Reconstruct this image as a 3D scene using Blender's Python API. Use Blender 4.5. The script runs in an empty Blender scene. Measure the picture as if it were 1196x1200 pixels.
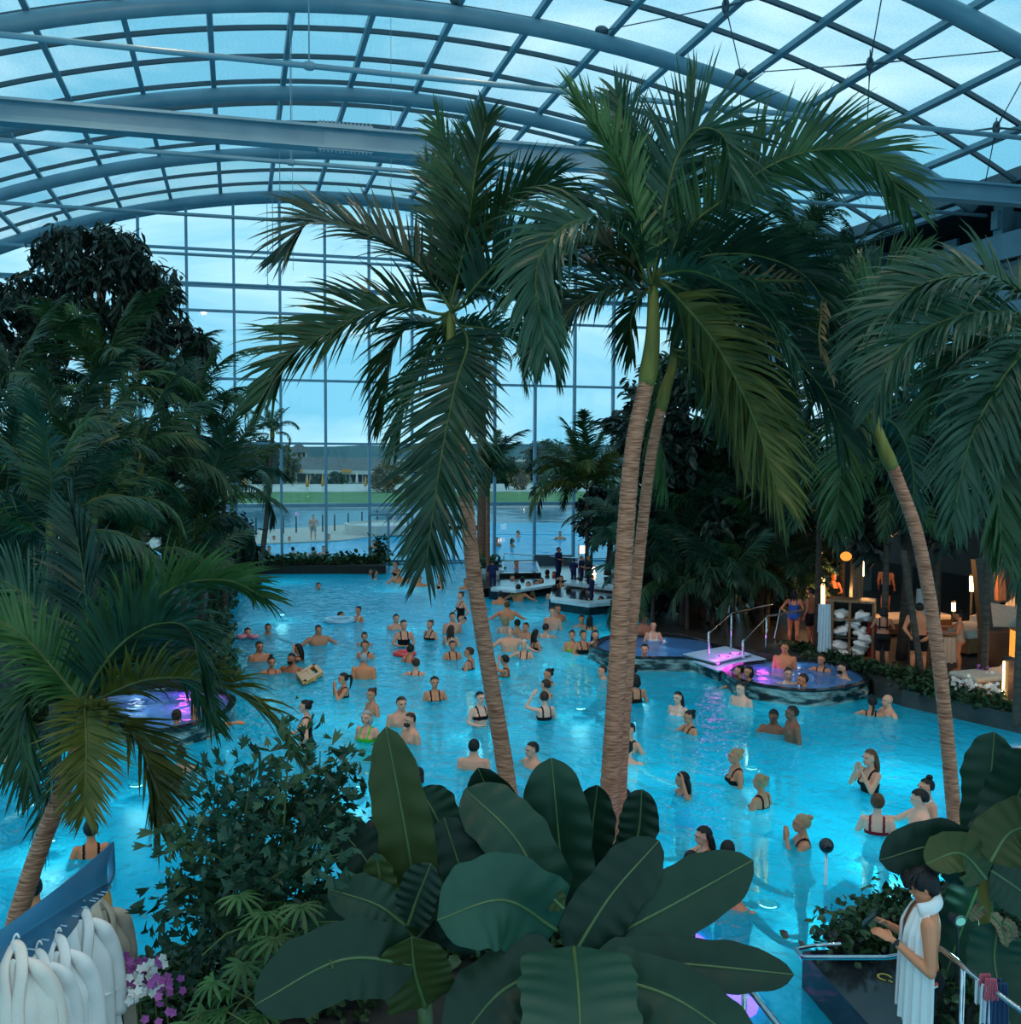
import bpy, bmesh, math, random
import numpy as np
from mathutils import Vector, Matrix
rng = np.random.default_rng(7)
random.seed(7)
scene = bpy.context.scene
COL = scene.collection
# ------------------------------------------------------------------ camera
F_PX, CX, CY = 1196.0, 598.0, 600.0
YAW, PITCH, ROLL, CAM_H = math.radians(15), math.radians(-3.35), math.radians(0.3), 4.9
FW = np.array([math.sin(YAW)*math.cos(PITCH), math.cos(YAW)*math.cos(PITCH), math.sin(PITCH)])
RT = np.array([math.cos(YAW), -math.sin(YAW), 0.0])
UP = np.cross(RT, FW)
cR, sR = math.cos(ROLL), math.sin(ROLL)
RT2 = cR*RT + sR*UP
UP2 = -sR*RT + cR*UP
CAM = np.array([0.0, 0.0, CAM_H])
cam_d = bpy.data.cameras.new('camera'); cam_d.sensor_fit = 'HORIZONTAL'; cam_d.sensor_width = 36.0
cam_d.lens = 36.0*F_PX/1196.0; cam_d.clip_end = 3000
cam = bpy.data.objects.new('camera', cam_d); COL.objects.link(cam)
cam.matrix_world = Matrix(((RT2[0], UP2[0], -FW[0], 0), (RT2[1], UP2[1], -FW[1], 0), (RT2[2], UP2[2], -FW[2], CAM_H), (0, 0, 0, 1)))
scene.camera = cam
def ray(x, y):
    return FW + (x-CX)/F_PX*RT2 - (y-CY)/F_PX*UP2
def G(x, y, z=0.0):
    "point of the place that the photo shows at (x, y), on the level z"
    d = ray(x, y); return CAM + d*((z-CAM_H)/d[2])
def W(x, y, d):
    "point at view depth d"
    return CAM + ray(x, y)*d
def onY(x, y, Y):
    d = ray(x, y); return CAM + d*(Y/d[1])
def proj(p):
    v = np.asarray(p, float)-CAM; dz = v@FW
    return CX+F_PX*(v@RT2)/dz, CY-F_PX*(v@UP2)/dz, dz
# ------------------------------------------------------------------ world
world = bpy.data.worlds.new('dusk_sky'); scene.world = world; world.use_nodes = True
wn = world.node_tree; wn.nodes.clear()
def N(nt, t, **kw):
    n = nt.nodes.new(t)
    for k, v in kw.items():
        if k in n.inputs: n.inputs[k].default_value = v
        else: setattr(n, k, v)
    return n
tc = N(wn, 'ShaderNodeTexCoord'); mp = N(wn, 'ShaderNodeMapping'); mp.inputs['Scale'].default_value = (1.6, 1.6, 5.0)
nz = N(wn, 'ShaderNodeTexNoise', Scale=1.7, Detail=6.0, Roughness=0.55, Distortion=0.4)
cr = N(wn, 'ShaderNodeValToRGB')
cr.color_ramp.elements[0].position = 0.42; cr.color_ramp.elements[0].color = (0.175, 0.49, 0.665, 1)
cr.color_ramp.elements[1].position = 0.72; cr.color_ramp.elements[1].color = (0.66, 0.88, 0.96, 1)
bg = N(wn, 'ShaderNodeBackground', Strength=1.45); wo = N(wn, 'ShaderNodeOutputWorld')
L = wn.links.new
L(tc.outputs['Generated'], mp.inputs['Vector']); L(mp.outputs[0], nz.inputs['Vector']); L(nz.outputs['Fac'], cr.inputs['Fac'])
L(cr.outputs[0], bg.inputs['Color']); L(bg.outputs[0], wo.inputs['Surface'])
vs = scene.view_settings; vs.view_transform = 'Standard'; vs.look = 'None'; vs.exposure = 0.0; vs.gamma = 1.0
vs.use_curve_mapping = False
# ------------------------------------------------------------------ materials
def new_mat(name):
    m = bpy.data.materials.new(name); m.use_nodes = True; nt = m.node_tree; nt.nodes.clear()
    return m, nt, N(nt, 'ShaderNodeOutputMaterial')
def srgb(r, g, b):
    f = lambda c: (c/255/12.92) if c/255 <= .04045 else ((c/255+.055)/1.055)**2.4
    return (f(r), f(g), f(b), 1)
def pmat(name, c1, c2=None, rough=.5, scale=6.0, detail=4.0, bump=0.0, metal=0.0, spec=.5, stretch=(1, 1, 1), coord='Object', lo=.35, hi=.65, objrand=0.0, trans=0.0, coat=0.0):
    m, nt, out = new_mat(name); l = nt.links.new
    p = N(nt, 'ShaderNodeBsdfPrincipled', Roughness=rough, Metallic=metal)
    p.inputs['Specular IOR Level'].default_value = spec
    if coat: p.inputs['Coat Weight'].default_value = coat
    c2 = c2 or tuple(min(1, x*1.25) for x in c1[:3])+(1,)
    t = N(nt, 'ShaderNodeTexCoord'); mpg = N(nt, 'ShaderNodeMapping'); mpg.inputs['Scale'].default_value = stretch
    nn = N(nt, 'ShaderNodeTexNoise', Scale=scale, Detail=detail)
    r = N(nt, 'ShaderNodeValToRGB'); r.color_ramp.elements[0].position = lo; r.color_ramp.elements[1].position = hi
    r.color_ramp.elements[0].color = c1; r.color_ramp.elements[1].color = c2
    l(t.outputs[coord], mpg.inputs['Vector']); l(mpg.outputs[0], nn.inputs['Vector']); l(nn.outputs['Fac'], r.inputs['Fac'])
    col = r.outputs[0]
    if objrand:
        oi = N(nt, 'ShaderNodeObjectInfo'); hs = N(nt, 'ShaderNodeHueSaturation'); mr = N(nt, 'ShaderNodeMapRange')
        mr.inputs['To Min'].default_value = 1-objrand; mr.inputs['To Max'].default_value = 1+objrand
        l(oi.outputs['Random'], mr.inputs['Value']); l(mr.outputs[0], hs.inputs['Value']); l(col, hs.inputs['Color']); col = hs.outputs[0]
    l(col, p.inputs['Base Color'])
    if bump:
        b = N(nt, 'ShaderNodeBump', Strength=bump); b.inputs['Distance'].default_value = .02; l(nn.outputs['Fac'], b.inputs['Height']); l(b.outputs[0], p.inputs['Normal'])
    if trans:
        tr = N(nt, 'ShaderNodeBsdfTranslucent'); l(col, tr.inputs['Color']); mx = N(nt, 'ShaderNodeMixShader', Fac=trans)
        l(p.outputs[0], mx.inputs[1]); l(tr.outputs[0], mx.inputs[2]); l(mx.outputs[0], out.inputs[0])
    else: l(p.outputs[0], out.inputs[0])
    return m
def colmat(name, rough=.6, spec=.3, scale=30.0, var=.25, sheen=0.0):
    "colour comes from the object's own colour, broken up a little"
    m, nt, out = new_mat(name); l = nt.links.new
    p = N(nt, 'ShaderNodeBsdfPrincipled', Roughness=rough); p.inputs['Specular IOR Level'].default_value = spec
    oi = N(nt, 'ShaderNodeObjectInfo'); t = N(nt, 'ShaderNodeTexCoord'); nn = N(nt, 'ShaderNodeTexNoise', Scale=scale, Detail=3.0)
    mr = N(nt, 'ShaderNodeMapRange'); mr.inputs['To Min'].default_value = 1-var; mr.inputs['To Max'].default_value = 1+var
    hs = N(nt, 'ShaderNodeHueSaturation')
    l(t.outputs['Object'], nn.inputs['Vector']); l(nn.outputs['Fac'], mr.inputs['Value']); l(mr.outputs[0], hs.inputs['Value']); l(oi.outputs['Color'], hs.inputs['Color'])
    l(hs.outputs[0], p.inputs['Base Color']); l(p.outputs[0], out.inputs[0]); return m
def emat(name, c, s):
    m, nt, out = new_mat(name); e = N(nt, 'ShaderNodeEmission', Strength=s, Color=c); nt.links.new(e.outputs[0], out.inputs[0]); return m
def front_only(nt, sock):
    "no mirror on the far face of a thin pane (avoids false total reflection inside it)"
    ge = N(nt, 'ShaderNodeNewGeometry'); sb = N(nt, 'ShaderNodeMath', operation='SUBTRACT'); sb.inputs[0].default_value = 1.0
    mu = N(nt, 'ShaderNodeMath', operation='MULTIPLY'); nt.links.new(ge.outputs['Backfacing'], sb.inputs[1])
    nt.links.new(sock, mu.inputs[0]); nt.links.new(sb.outputs[0], mu.inputs[1]); return mu.outputs[0]
def glassmat(name, tint, rough=.02, ior=1.45, drops=0.0):
    m, nt, out = new_mat(name); l = nt.links.new
    tr = N(nt, 'ShaderNodeBsdfTransparent', Color=tint); gl = N(nt, 'ShaderNodeBsdfGlossy', Roughness=rough, Color=(.9, .95, 1, 1))
    fr = N(nt, 'ShaderNodeFresnel', IOR=ior); mx = N(nt, 'ShaderNodeMixShader')
    if drops:
        t = N(nt, 'ShaderNodeTexCoord'); v = N(nt, 'ShaderNodeTexNoise', Scale=14.0, Detail=3.0); r = N(nt, 'ShaderNodeValToRGB')
        r.color_ramp.elements[0].position = .35; r.color_ramp.elements[1].position = .6
        r.color_ramp.elements[0].color = tuple(x*drops for x in tint[:3])+(1,); r.color_ramp.elements[1].color = tint
        l(t.outputs['Object'], v.inputs['Vector']); l(v.outputs['Fac'], r.inputs['Fac']); l(r.outputs[0], tr.inputs['Color'])
    l(front_only(nt, fr.outputs[0]), mx.inputs[0]); l(tr.outputs[0], mx.inputs[1]); l(gl.outputs[0], mx.inputs[2]); l(mx.outputs[0], out.inputs[0]); return m
def watermat(name, trans, diff, mixv, bscale, bstr, rough=.06, cap=.30):
    m, nt, out = new_mat(name); l = nt.links.new
    t = N(nt, 'ShaderNodeTexCoord'); mpg = N(nt, 'ShaderNodeMapping'); mpg.inputs['Scale'].default_value = (1, .75, 1); mpg.inputs['Rotation'].default_value = (0, 0, .5)
    n1 = N(nt, 'ShaderNodeTexNoise', Scale=bscale, Detail=3.0, Distortion=.6); n2 = N(nt, 'ShaderNodeTexNoise', Scale=bscale*.27, Detail=2.0)
    ad = N(nt, 'ShaderNodeMath', operation='ADD'); b = N(nt, 'ShaderNodeBump', Strength=bstr); b.inputs['Distance'].default_value = .12
    l(t.outputs['Object'], mpg.inputs['Vector'])
    for n_ in (n1, n2): l(mpg.outputs[0], n_.inputs['Vector'])
    l(n1.outputs['Fac'], ad.inputs[0]); l(n2.outputs['Fac'], ad.inputs[1]); l(ad.outputs[0], b.inputs['Height'])
    tr = N(nt, 'ShaderNodeBsdfTransparent', Color=trans); di = N(nt, 'ShaderNodeBsdfDiffuse', Color=diff); tl = N(nt, 'ShaderNodeBsdfTranslucent', Color=diff)
    gl = N(nt, 'ShaderNodeBsdfGlossy', Roughness=rough, Color=(1, 1, 1, 1)); fr = N(nt, 'ShaderNodeFresnel', IOR=1.17)
    for n_ in (gl, fr, di): l(b.outputs[0], n_.inputs['Normal'])
    m1 = N(nt, 'ShaderNodeMixShader', Fac=.45); l(di.outputs[0], m1.inputs[1]); l(tl.outputs[0], m1.inputs[2])
    m2 = N(nt, 'ShaderNodeMixShader', Fac=mixv); l(tr.outputs[0], m2.inputs[1]); l(m1.outputs[0], m2.inputs[2])
    mn = N(nt, 'ShaderNodeMath', operation='MINIMUM'); mn.inputs[1].default_value = cap; l(fr.outputs[0], mn.inputs[0])
    m3 = N(nt, 'ShaderNodeMixShader'); l(front_only(nt, mn.outputs[0]), m3.inputs[0]); l(m2.outputs[0], m3.inputs[1]); l(gl.outputs[0], m3.inputs[2])
    l(m3.outputs[0], out.inputs[0]); return m
def leafmat(name, c1, c2, rough=.38, trans=.25, scale=3.0, rnd=.3):
    return pmat(name, c1, c2, rough=rough, scale=scale, objrand=rnd, trans=trans, spec=.3)
M = {}
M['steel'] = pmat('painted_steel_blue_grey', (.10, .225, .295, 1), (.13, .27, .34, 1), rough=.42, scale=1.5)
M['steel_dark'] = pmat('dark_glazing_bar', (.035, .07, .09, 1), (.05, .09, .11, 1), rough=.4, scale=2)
M['mullion'] = pmat('facade_mullion', (.10, .26, .36, 1), (.14, .31, .42, 1), rough=.4, scale=1.2)
M['glass'] = glassmat('clear_glass', (.93, .985, 1, 1))
M['roofglass'] = glassmat('rain_wet_roof_glass', (.93, .985, 1, 1), drops=.955)
M['water'] = watermat('pool_water', (.40, .95, .99, 1), (.012, .68, .95, 1), .64, 4.2, .7)
M['water_out'] = watermat('outdoor_pool_water', (.3, .9, .97, 1), (.03, .60, .84, 1), .9, 2.5, .3)
M['lake'] = watermat('lake_water', (.2, .4, .5, 1), (.15, .33, .42, 1), .9, .6, .3)
M['tubwater'] = watermat('whirlpool_water', (.55, .85, .98, 1), (.16, .42, .86, 1), .55, 4.0, .3)
M['pool_tile'] = pmat('turquoise_pool_tiles', (.08, .72, .86, 1), (.12, .78, .90, 1), rough=.4, scale=1.2)
M['marble'] = pmat('green_black_marble', (.006, .022, .026, 1), (.34, .50, .48, 1), rough=.16, scale=2.3, detail=9, stretch=(1.1, 1.1, 4), lo=.44, hi=.68, spec=.6)
M['blackstone'] = pmat('black_polished_stone', (.006, .009, .012, 1), (.018, .024, .028, 1), rough=.15, scale=4, spec=.6)
M['deck'] = pmat('dark_stone_deck', (.03, .028, .026, 1), (.06, .055, .05, 1), rough=.35, scale=3)
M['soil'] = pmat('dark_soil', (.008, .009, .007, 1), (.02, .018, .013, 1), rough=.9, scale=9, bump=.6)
M['wood'] = pmat('warm_brown_wood', (.17, .075, .03, 1), (.30, .14, .06, 1), rough=.45, scale=4, stretch=(6, 6, .6))
M['wood_dark'] = pmat('dark_wood', (.03, .018, .012, 1), (.07, .04, .025, 1), rough=.5, scale=4, stretch=(.6, 6, 6))
M['white_fab'] = pmat('white_towelling', (.80, .75, .72, 1), (.83, .78, .75, 1), rough=.95, scale=90, bump=.05, spec=.1)
M['cream_fab'] = pmat('cream_upholstery', (.55, .45, .36, 1), (.66, .55, .45, 1), rough=.9, scale=20, spec=.1)
M['palm_leaf'] = leafmat('palm_leaf_green', (.011, .044, .013, 1), (.032, .088, .027, 1), trans=.22, rnd=.35)
M['palm_leaf_teal'] = leafmat('palm_leaf_bluegreen', (.009, .038, .020, 1), (.027, .078, .042, 1), trans=.2, rnd=.35)
M['palm_leaf_bright'] = leafmat('palm_leaf_bright', (.024, .080, .020, 1), (.065, .150, .045, 1), trans=.3, rnd=.3)
M['palm_leaf_olive'] = leafmat('palm_leaf_olive', (.052, .072, .012, 1), (.125, .13, .026, 1), trans=.3, rnd=.3)
M['palm_dry'] = leafmat('palm_leaf_dry', (.12, .07, .03, 1), (.26, .18, .10, 1), trans=.2, rnd=.3)
M['rachis'] = pmat('palm_rachis', (.06, .09, .025, 1), (.11, .13, .05, 1), rough=.75, spec=.1)
M['rachis_tan'] = pmat('palm_rachis_tan', (.20, .16, .07, 1), (.28, .22, .11, 1), rough=.45)
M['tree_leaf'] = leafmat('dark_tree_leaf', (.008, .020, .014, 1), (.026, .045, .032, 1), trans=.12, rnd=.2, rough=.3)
M['banana'] = leafmat('banana_leaf', (.0055, .026, .012, 1), (.012, .042, .021, 1), rough=.42, trans=.10, scale=2.0, rnd=.3)
M['banana_light'] = leafmat('banana_leaf_upper', (.012, .056, .033, 1), (.022, .076, .046, 1), rough=.42, trans=.10, scale=2.0, rnd=.2)
M['banana_olive'] = leafmat('banana_leaf_olive', (.034, .052, .012, 1), (.058, .078, .020, 1), rough=.42, trans=.25, scale=2.0, rnd=.2)
M['midrib'] = pmat('banana_midrib', (.05, .10, .03, 1), (.08, .13, .04, 1), rough=.4)
M['ivy'] = leafmat('ivy_leaf', (.010, .038, .016, 1), (.05, .095, .035, 1), trans=.1, rnd=.2)
M['trunk'] = pmat('ringed_palm_bark', (.23, .075, .036, 1), (.66, .29, .17, 1), rough=.85, scale=7, stretch=(1, 1, 12), bump=.6)
M['trunk_red'] = pmat('reddish_palm_bark', (.16, .06, .035, 1), (.27, .11, .06, 1), rough=.85, scale=5, stretch=(1, 1, 5), bump=.4)
M['trunk_dark'] = pmat('dark_palm_bark', (.03, .024, .016, 1), (.075, .055, .04, 1), rough=.85, scale=5, stretch=(1, 1, 5), bump=.4)
M['crownshaft'] = pmat('crownshaft_green', (.12, .12, .028, 1), (.24, .22, .055, 1), rough=.65, spec=.2, scale=2, stretch=(4, 4, .6))
M['skin'] = colmat('skin', rough=.5, spec=.35, scale=6, var=.10)
M['hair'] = colmat('hair', rough=.55, spec=.3, scale=40, var=.35)
M['cloth'] = colmat('cloth', rough=.8, spec=.2, scale=25, var=.15)
M['chrome'] = pmat('polished_steel', (.62, .66, .70, 1), (.72, .75, .78, 1), rough=.16, metal=1.0)
M['black'] = pmat('matt_black', (.008, .009, .010, 1), (.014, .015, .016, 1), rough=.5)
M['warm'] = emat('warm_lamp', (1.0, .60, .22, 1), 9.0)
M['warm_soft'] = emat('warm_lamp_shade', (1.0, .34, .05, 1), 1.3)
M['pink_lamp'] = emat('magenta_pool_lamp', (1.0, .10, .95, 1), 3.0)
M['cyan_lamp'] = emat('cyan_spot', (.25, 1.0, .95, 1), .5)
M['white_lamp'] = emat('white_lamp', (1, .93, .75, 1), 4.0)
# ------------------------------------------------------------------ builders
ORG = {}
def tag(o, label=None, cat=None, group=None, kind=None):
    if label: o['label'] = label
    if cat: o['category'] = cat
    if group: o['group'] = group
    if kind: o['kind'] = kind
    return o
def thing(name, label=None, cat=None, loc=(0, 0, 0), group=None, kind=None):
    o = bpy.data.objects.new(name, None); COL.objects.link(o); o.location = loc; o.empty_display_size = .1
    ORG[o.name] = np.array(loc, float); return tag(o, label, cat, group, kind)
def nrm(v):
    v = np.asarray(v, float); return v/(np.linalg.norm(v, axis=-1, keepdims=True)+1e-12)
class MB:
    def __init__(s): s.v = []; s.f = []; s.m = []; s.n = 0
    def add(s, v, f, mi=0):
        v = np.asarray(v, float).reshape(-1, 3); s.v.append(v)
        for q in f: s.f.append(tuple(int(i)+s.n for i in q)); s.m.append(mi)
        s.n += len(v); return s
    def addq(s, v, quads, mi=0):
        v = np.asarray(v, float).reshape(-1, 3); s.v.append(v)
        s.f.extend(map(tuple, (np.asarray(quads)+s.n).tolist())); s.m.extend([mi]*len(quads)); s.n += len(v); return s
    def box(s, c, size, rz=0.0, axes=None, mi=0):
        c = np.asarray(c, float); h = np.asarray(size, float)/2
        if axes is None:
            ax = np.array([[math.cos(rz), math.sin(rz), 0], [-math.sin(rz), math.cos(rz), 0], [0, 0, 1.0]])
        else: ax = np.asarray(axes, float)
        v = [c+sx*h[0]*ax[0]+sy*h[1]*ax[1]+sz*h[2]*ax[2] for sz in (-1, 1) for sy in (-1, 1) for sx in (-1, 1)]
        return s.add(v, [(0, 2, 3, 1), (4, 5, 7, 6), (0, 1, 5, 4), (2, 6, 7, 3), (0, 4, 6, 2), (1, 3, 7, 5)], mi)
    def beam(s, a, b, w, h, up=(0, 0, 1), mi=0):
        a = np.asarray(a, float); b = np.asarray(b, float); t = nrm(b-a); sd = nrm(np.cross(t, up)); u = np.cross(sd, t)
        return s.box((a+b)/2, (np.linalg.norm(b-a), w, h), axes=(t, sd, u), mi=mi)
    def tube(s, pts, rad, n=8, cap=True, mi=0, flat=None):
        P = np.asarray(pts, float); k = len(P); R = np.broadcast_to(np.asarray(rad, float), (k,)) if np.ndim(rad) < 2 else np.asarray(rad)
        T = np.gradient(P, axis=0); T = nrm(T)
        ref = np.array([0, 0, 1.0]) if abs(T[0][2]) < .9 else np.array([1.0, 0, 0])
        a = nrm(np.cross(T[0], ref)); ang = np.arange(n)*2*math.pi/n; vs_ = []
        for i in range(k):
            a = nrm(a-T[i]*(a@T[i])); b = np.cross(T[i], a)
            r = R[i] if np.ndim(R[i]) else (R[i], R[i])
            vs_.append(P[i]+np.outer(np.cos(ang)*r[0], a)+np.outer(np.sin(ang)*r[1], b))
        V = np.concatenate(vs_); q = []
        for i in range(k-1):
            for j in range(n): q.append((i*n+j, i*n+(j+1) % n, (i+1)*n+(j+1) % n, (i+1)*n+j))
        if cap: q += [tuple(range(n))[::-1], tuple((k-1)*n+j for j in range(n))]
        return s.add(V, q, mi)
    def prism(s, poly, z0, z1, mi=0):
        p = np.asarray(poly, float)[:, :2]
        if np.sum(p[:, 0]*np.roll(p[:, 1], -1)-np.roll(p[:, 0], -1)*p[:, 1]) < 0: p = p[::-1]
        n = len(p); v = np.concatenate([np.c_[p, np.full(n, z0)], np.c_[p, np.full(n, z1)]])
        return s.add(v, [tuple(range(n))[::-1], tuple(range(n, 2*n))]+[(i, (i+1) % n, n+(i+1) % n, n+i) for i in range(n)], mi)
    def ellipsoid(s, c, r, nu=12, nv=8, axes=None, mi=0):
        c = np.asarray(c, float); ax = np.eye(3) if axes is None else np.asarray(axes); v = []
        for i in range(1, nv):
            th = math.pi*i/nv
            for j in range(nu):
                ph = 2*math.pi*j/nu; v.append((math.sin(th)*math.cos(ph)*r[0], math.sin(th)*math.sin(ph)*r[1], math.cos(th)*r[2]))
        v += [(0, 0, r[2]), (0, 0, -r[2])]; v = np.array(v)@ax+c; f = []
        for i in range(nv-2):
            for j in range(nu): f.append((i*nu+j, (i+1)*nu+j, (i+1)*nu+(j+1) % nu, i*nu+(j+1) % nu))
        top, bot = (nv-1)*nu, (nv-1)*nu+1
        for j in range(nu): f.append((top, j, (j+1) % nu)); f.append((bot, (nv-2)*nu+(j+1) % nu, (nv-2)*nu+j))
        return s.add(v, f, mi)
    def lathe(s, prof, c, n=16, mi=0):
        c = np.asarray(c, float); v = []; k = len(prof)
        for r, z in prof:
            for j in range(n): v.append(c+(r*math.cos(2*math.pi*j/n), r*math.sin(2*math.pi*j/n), z))
        f = [(i*n+j, i*n+(j+1) % n, (i+1)*n+(j+1) % n, (i+1)*n+j) for i in range(k-1) for j in range(n)]
        f += [tuple(range(n))[::-1], tuple((k-1)*n+j for j in range(n))]
        return s.add(v, f, mi)
    def sheet(s, Pg, mi=0):
        Pg = np.asarray(Pg, float); a, b = Pg.shape[:2]; i, j = np.meshgrid(np.arange(a-1), np.arange(b-1), indexing='ij'); q = (i*b+j).ravel()
        return s.addq(Pg.reshape(-1, 3), np.c_[q, q+1, q+b+1, q+b], mi)
    def slabsheet(s, Pg, th, mi=0):
        "a sheet with real thickness"
        Pg = np.asarray(Pg, float); du = np.gradient(Pg, axis=0); dv = np.gradient(Pg, axis=1); n = nrm(np.cross(du, dv))
        s.sheet(Pg, mi); s.sheet((Pg-n*th)[:, ::-1], mi)
        B = Pg-n*th
        for A_, B_ in ((Pg[0], B[0]), (B[-1], Pg[-1]), (B[:, 0], Pg[:, 0]), (Pg[:, -1], B[:, -1])): s.sheet(np.stack([A_, B_]), mi)
        return s
    def mesh(s, name, mats, smooth=False, org=None):
        v = np.concatenate(s.v) if s.v else np.zeros((0, 3))
        if org is not None: v = v-org
        me = bpy.data.meshes.new(name); me.from_pydata(v.tolist(), [], s.f)
        for m in (mats if isinstance(mats, (list, tuple)) else [mats]): me.materials.append(m)
        if isinstance(mats, (list, tuple)) and len(mats) > 1: me.polygons.foreach_set('material_index', s.m)
        if smooth: me.polygons.foreach_set('use_smooth', [True]*len(me.polygons))
        me.update(); return me
    def build(s, name, mats, parent=None, smooth=False, loc=None, **tags):
        if parent is not None: org = ORG[parent.name]
        else:
            if loc is None:
                v = np.concatenate(s.v); loc = np.array([(v[:, 0].min()+v[:, 0].max())/2, (v[:, 1].min()+v[:, 1].max())/2, v[:, 2].min()])
            org = np.asarray(loc, float)
        o = bpy.data.objects.new(name, s.mesh(name, mats, smooth, org)); COL.objects.link(o)
        if parent is not None: o.parent = parent; ORG[o.name] = org
        else: o.location = org; ORG[o.name] = org
        return tag(o, **tags)
def inst(name, me, parent=None, mat4=None, color=None, **tags):
    o = bpy.data.objects.new(name, me); COL.objects.link(o)
    if parent is not None: o.parent = parent
    if mat4 is not None: o.matrix_local = mat4
    if color is not None: o.color = color
    return tag(o, **tags)
def lamp(name, loc, energy, color=(1, 1, 1), radius=.1, parent=None):
    d = bpy.data.lights.new(name, 'POINT'); d.energy = energy; d.color = color; d.shadow_soft_size = radius
    o = bpy.data.objects.new(name, d); COL.objects.link(o)
    if parent is not None: o.parent = parent; o.location = np.asarray(loc)-ORG[parent.name]
    else: o.location = loc
    return o
def spline(ctrl, n=24):
    "smooth curve through control points"
    P = np.asarray(ctrl, float); P = np.vstack([2*P[0]-P[1], P, 2*P[-1]-P[-2]]); out = []
    k = len(P)-3
    for t in np.linspace(0, k-1e-9, n):
        i = int(t); u = t-i; a, b, c, d = P[i:i+4]
        out.append(.5*((2*b)+(c-a)*u+(2*a-5*b+4*c-d)*u*u+(3*b-a-3*c+d)*u**3))
    return np.array(out)
# ================================================================== setting: basin, decks
WALL_Y, X_L, X_R = 44.0, -15.0, 20.2
ST = dict(kind='structure')
MB().box((3, 23.5, -1.5), (37, 43, .1)).build('floor', M['pool_tile'], label='turquoise tiled bottom of the big indoor pool', **ST)
g = MB(); xs = np.linspace(-15.4, 21.5, 3); ys = np.linspace(2.5, 43.8, 3)
g.sheet(np.array([[(x, y, 0.0) for y in ys] for x in xs])[::-1]); g.build('pool_water_surface', M['water'], loc=(0, 0, 0), label='rippled turquoise water of the big indoor pool', **ST)
def land(name, pix, z, mat, label, z0=-1.5, parent=None, extra=()):
    poly = [G(x, y, z)[:2] for x, y in pix]+[np.array(e) for e in extra]
    return MB().prism(poly, z0, z).build(name, mat, parent, label=label, kind='structure')
DZ = .33
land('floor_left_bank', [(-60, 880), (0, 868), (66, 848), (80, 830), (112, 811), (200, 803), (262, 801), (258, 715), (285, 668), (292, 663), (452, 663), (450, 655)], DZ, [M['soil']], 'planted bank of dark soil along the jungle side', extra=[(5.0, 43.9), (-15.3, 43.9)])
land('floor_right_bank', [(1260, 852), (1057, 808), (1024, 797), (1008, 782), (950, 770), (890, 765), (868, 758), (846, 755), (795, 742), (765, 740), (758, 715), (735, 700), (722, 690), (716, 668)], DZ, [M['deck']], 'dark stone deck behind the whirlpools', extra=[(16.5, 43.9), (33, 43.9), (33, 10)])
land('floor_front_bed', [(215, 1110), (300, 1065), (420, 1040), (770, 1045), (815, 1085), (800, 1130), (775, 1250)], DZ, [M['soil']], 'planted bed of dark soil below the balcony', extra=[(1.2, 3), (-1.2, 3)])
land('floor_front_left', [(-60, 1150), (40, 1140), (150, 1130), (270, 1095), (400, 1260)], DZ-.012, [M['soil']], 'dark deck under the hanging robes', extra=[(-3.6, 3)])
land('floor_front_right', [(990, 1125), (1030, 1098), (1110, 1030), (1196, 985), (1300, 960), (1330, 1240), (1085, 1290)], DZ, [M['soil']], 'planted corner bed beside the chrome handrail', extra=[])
# green marble band along the right deck edge
e = [G(x, y, 0) for x, y in [(1250, 851), (1196, 839.5), (1120, 822), (1057, 809)]]
b = MB()
for a_, c_ in zip(e[:-1], e[1:]): b.beam(a_+(0, 0, .17), c_+(0, 0, .17), .12, .40)
b.build('trim_1', M['blackstone'], label='polished black stone edge below the deck', **ST)
# ================================================================== ceiling: barrel vault of glass
XC, ZC, R0 = 4.6, -18.3, 33.8
DTH = 1.9/R0; TH0 = -3.25/R0
ths = [TH0+DTH*k for k in range(-8, 12)]
TH_A, TH_B = ths[0], math.asin((X_R-.6-XC)/R0)
def vault(th, r, y): return np.array([XC+r*math.sin(th), y, ZC+r*math.cos(th)])
ceil = thing('ceiling', 'barrel vaulted glass roof on blue grey steel arches', None, (XC, 26, 15), kind='structure')
for Y in (6, 12, 18, 24, 30, 36, 42):
    MB().tube([vault(t, R0-.40, Y) for t in np.linspace(TH_A, TH_B, 48)], .20, 14).build('arch_tube', M['steel'], ceil, smooth=True)
for t in ths:
    er = np.array([math.sin(t), 0, math.cos(t)]); et = np.array([math.cos(t), 0, -math.sin(t)])
    a_, b_ = vault(t, R0-.08, 3), vault(t, R0-.08, WALL_Y+.2)
    MB().box((a_+b_)/2, (.13, b_[1]-a_[1], .17), axes=(et, (0, 1, 0), er)).build('purlin', M['steel'], ceil)
row_y = np.arange(3.7, 44.01, 1.9)
tt = np.linspace(TH_A, TH_B, 40)
for Y in row_y:
    g = MB(); i_ = [vault(t, R0-.02, Y-.045) for t in tt]; o_ = [vault(t, R0-.02, Y+.045) for t in tt]
    i2 = [vault(t, R0+.09, Y-.045) for t in tt]; o2 = [vault(t, R0+.09, Y+.045) for t in tt]
    g.sheet(np.array([i_, o_, o2, i2, i_])); g.build('glazing_bar', M['steel_dark'], ceil)
gm = MB().box((0, 0, 0), (1.87, 1.87, .014)).mesh('roof_pane', M['roofglass'])
rest = MB(); npane = 0
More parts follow.
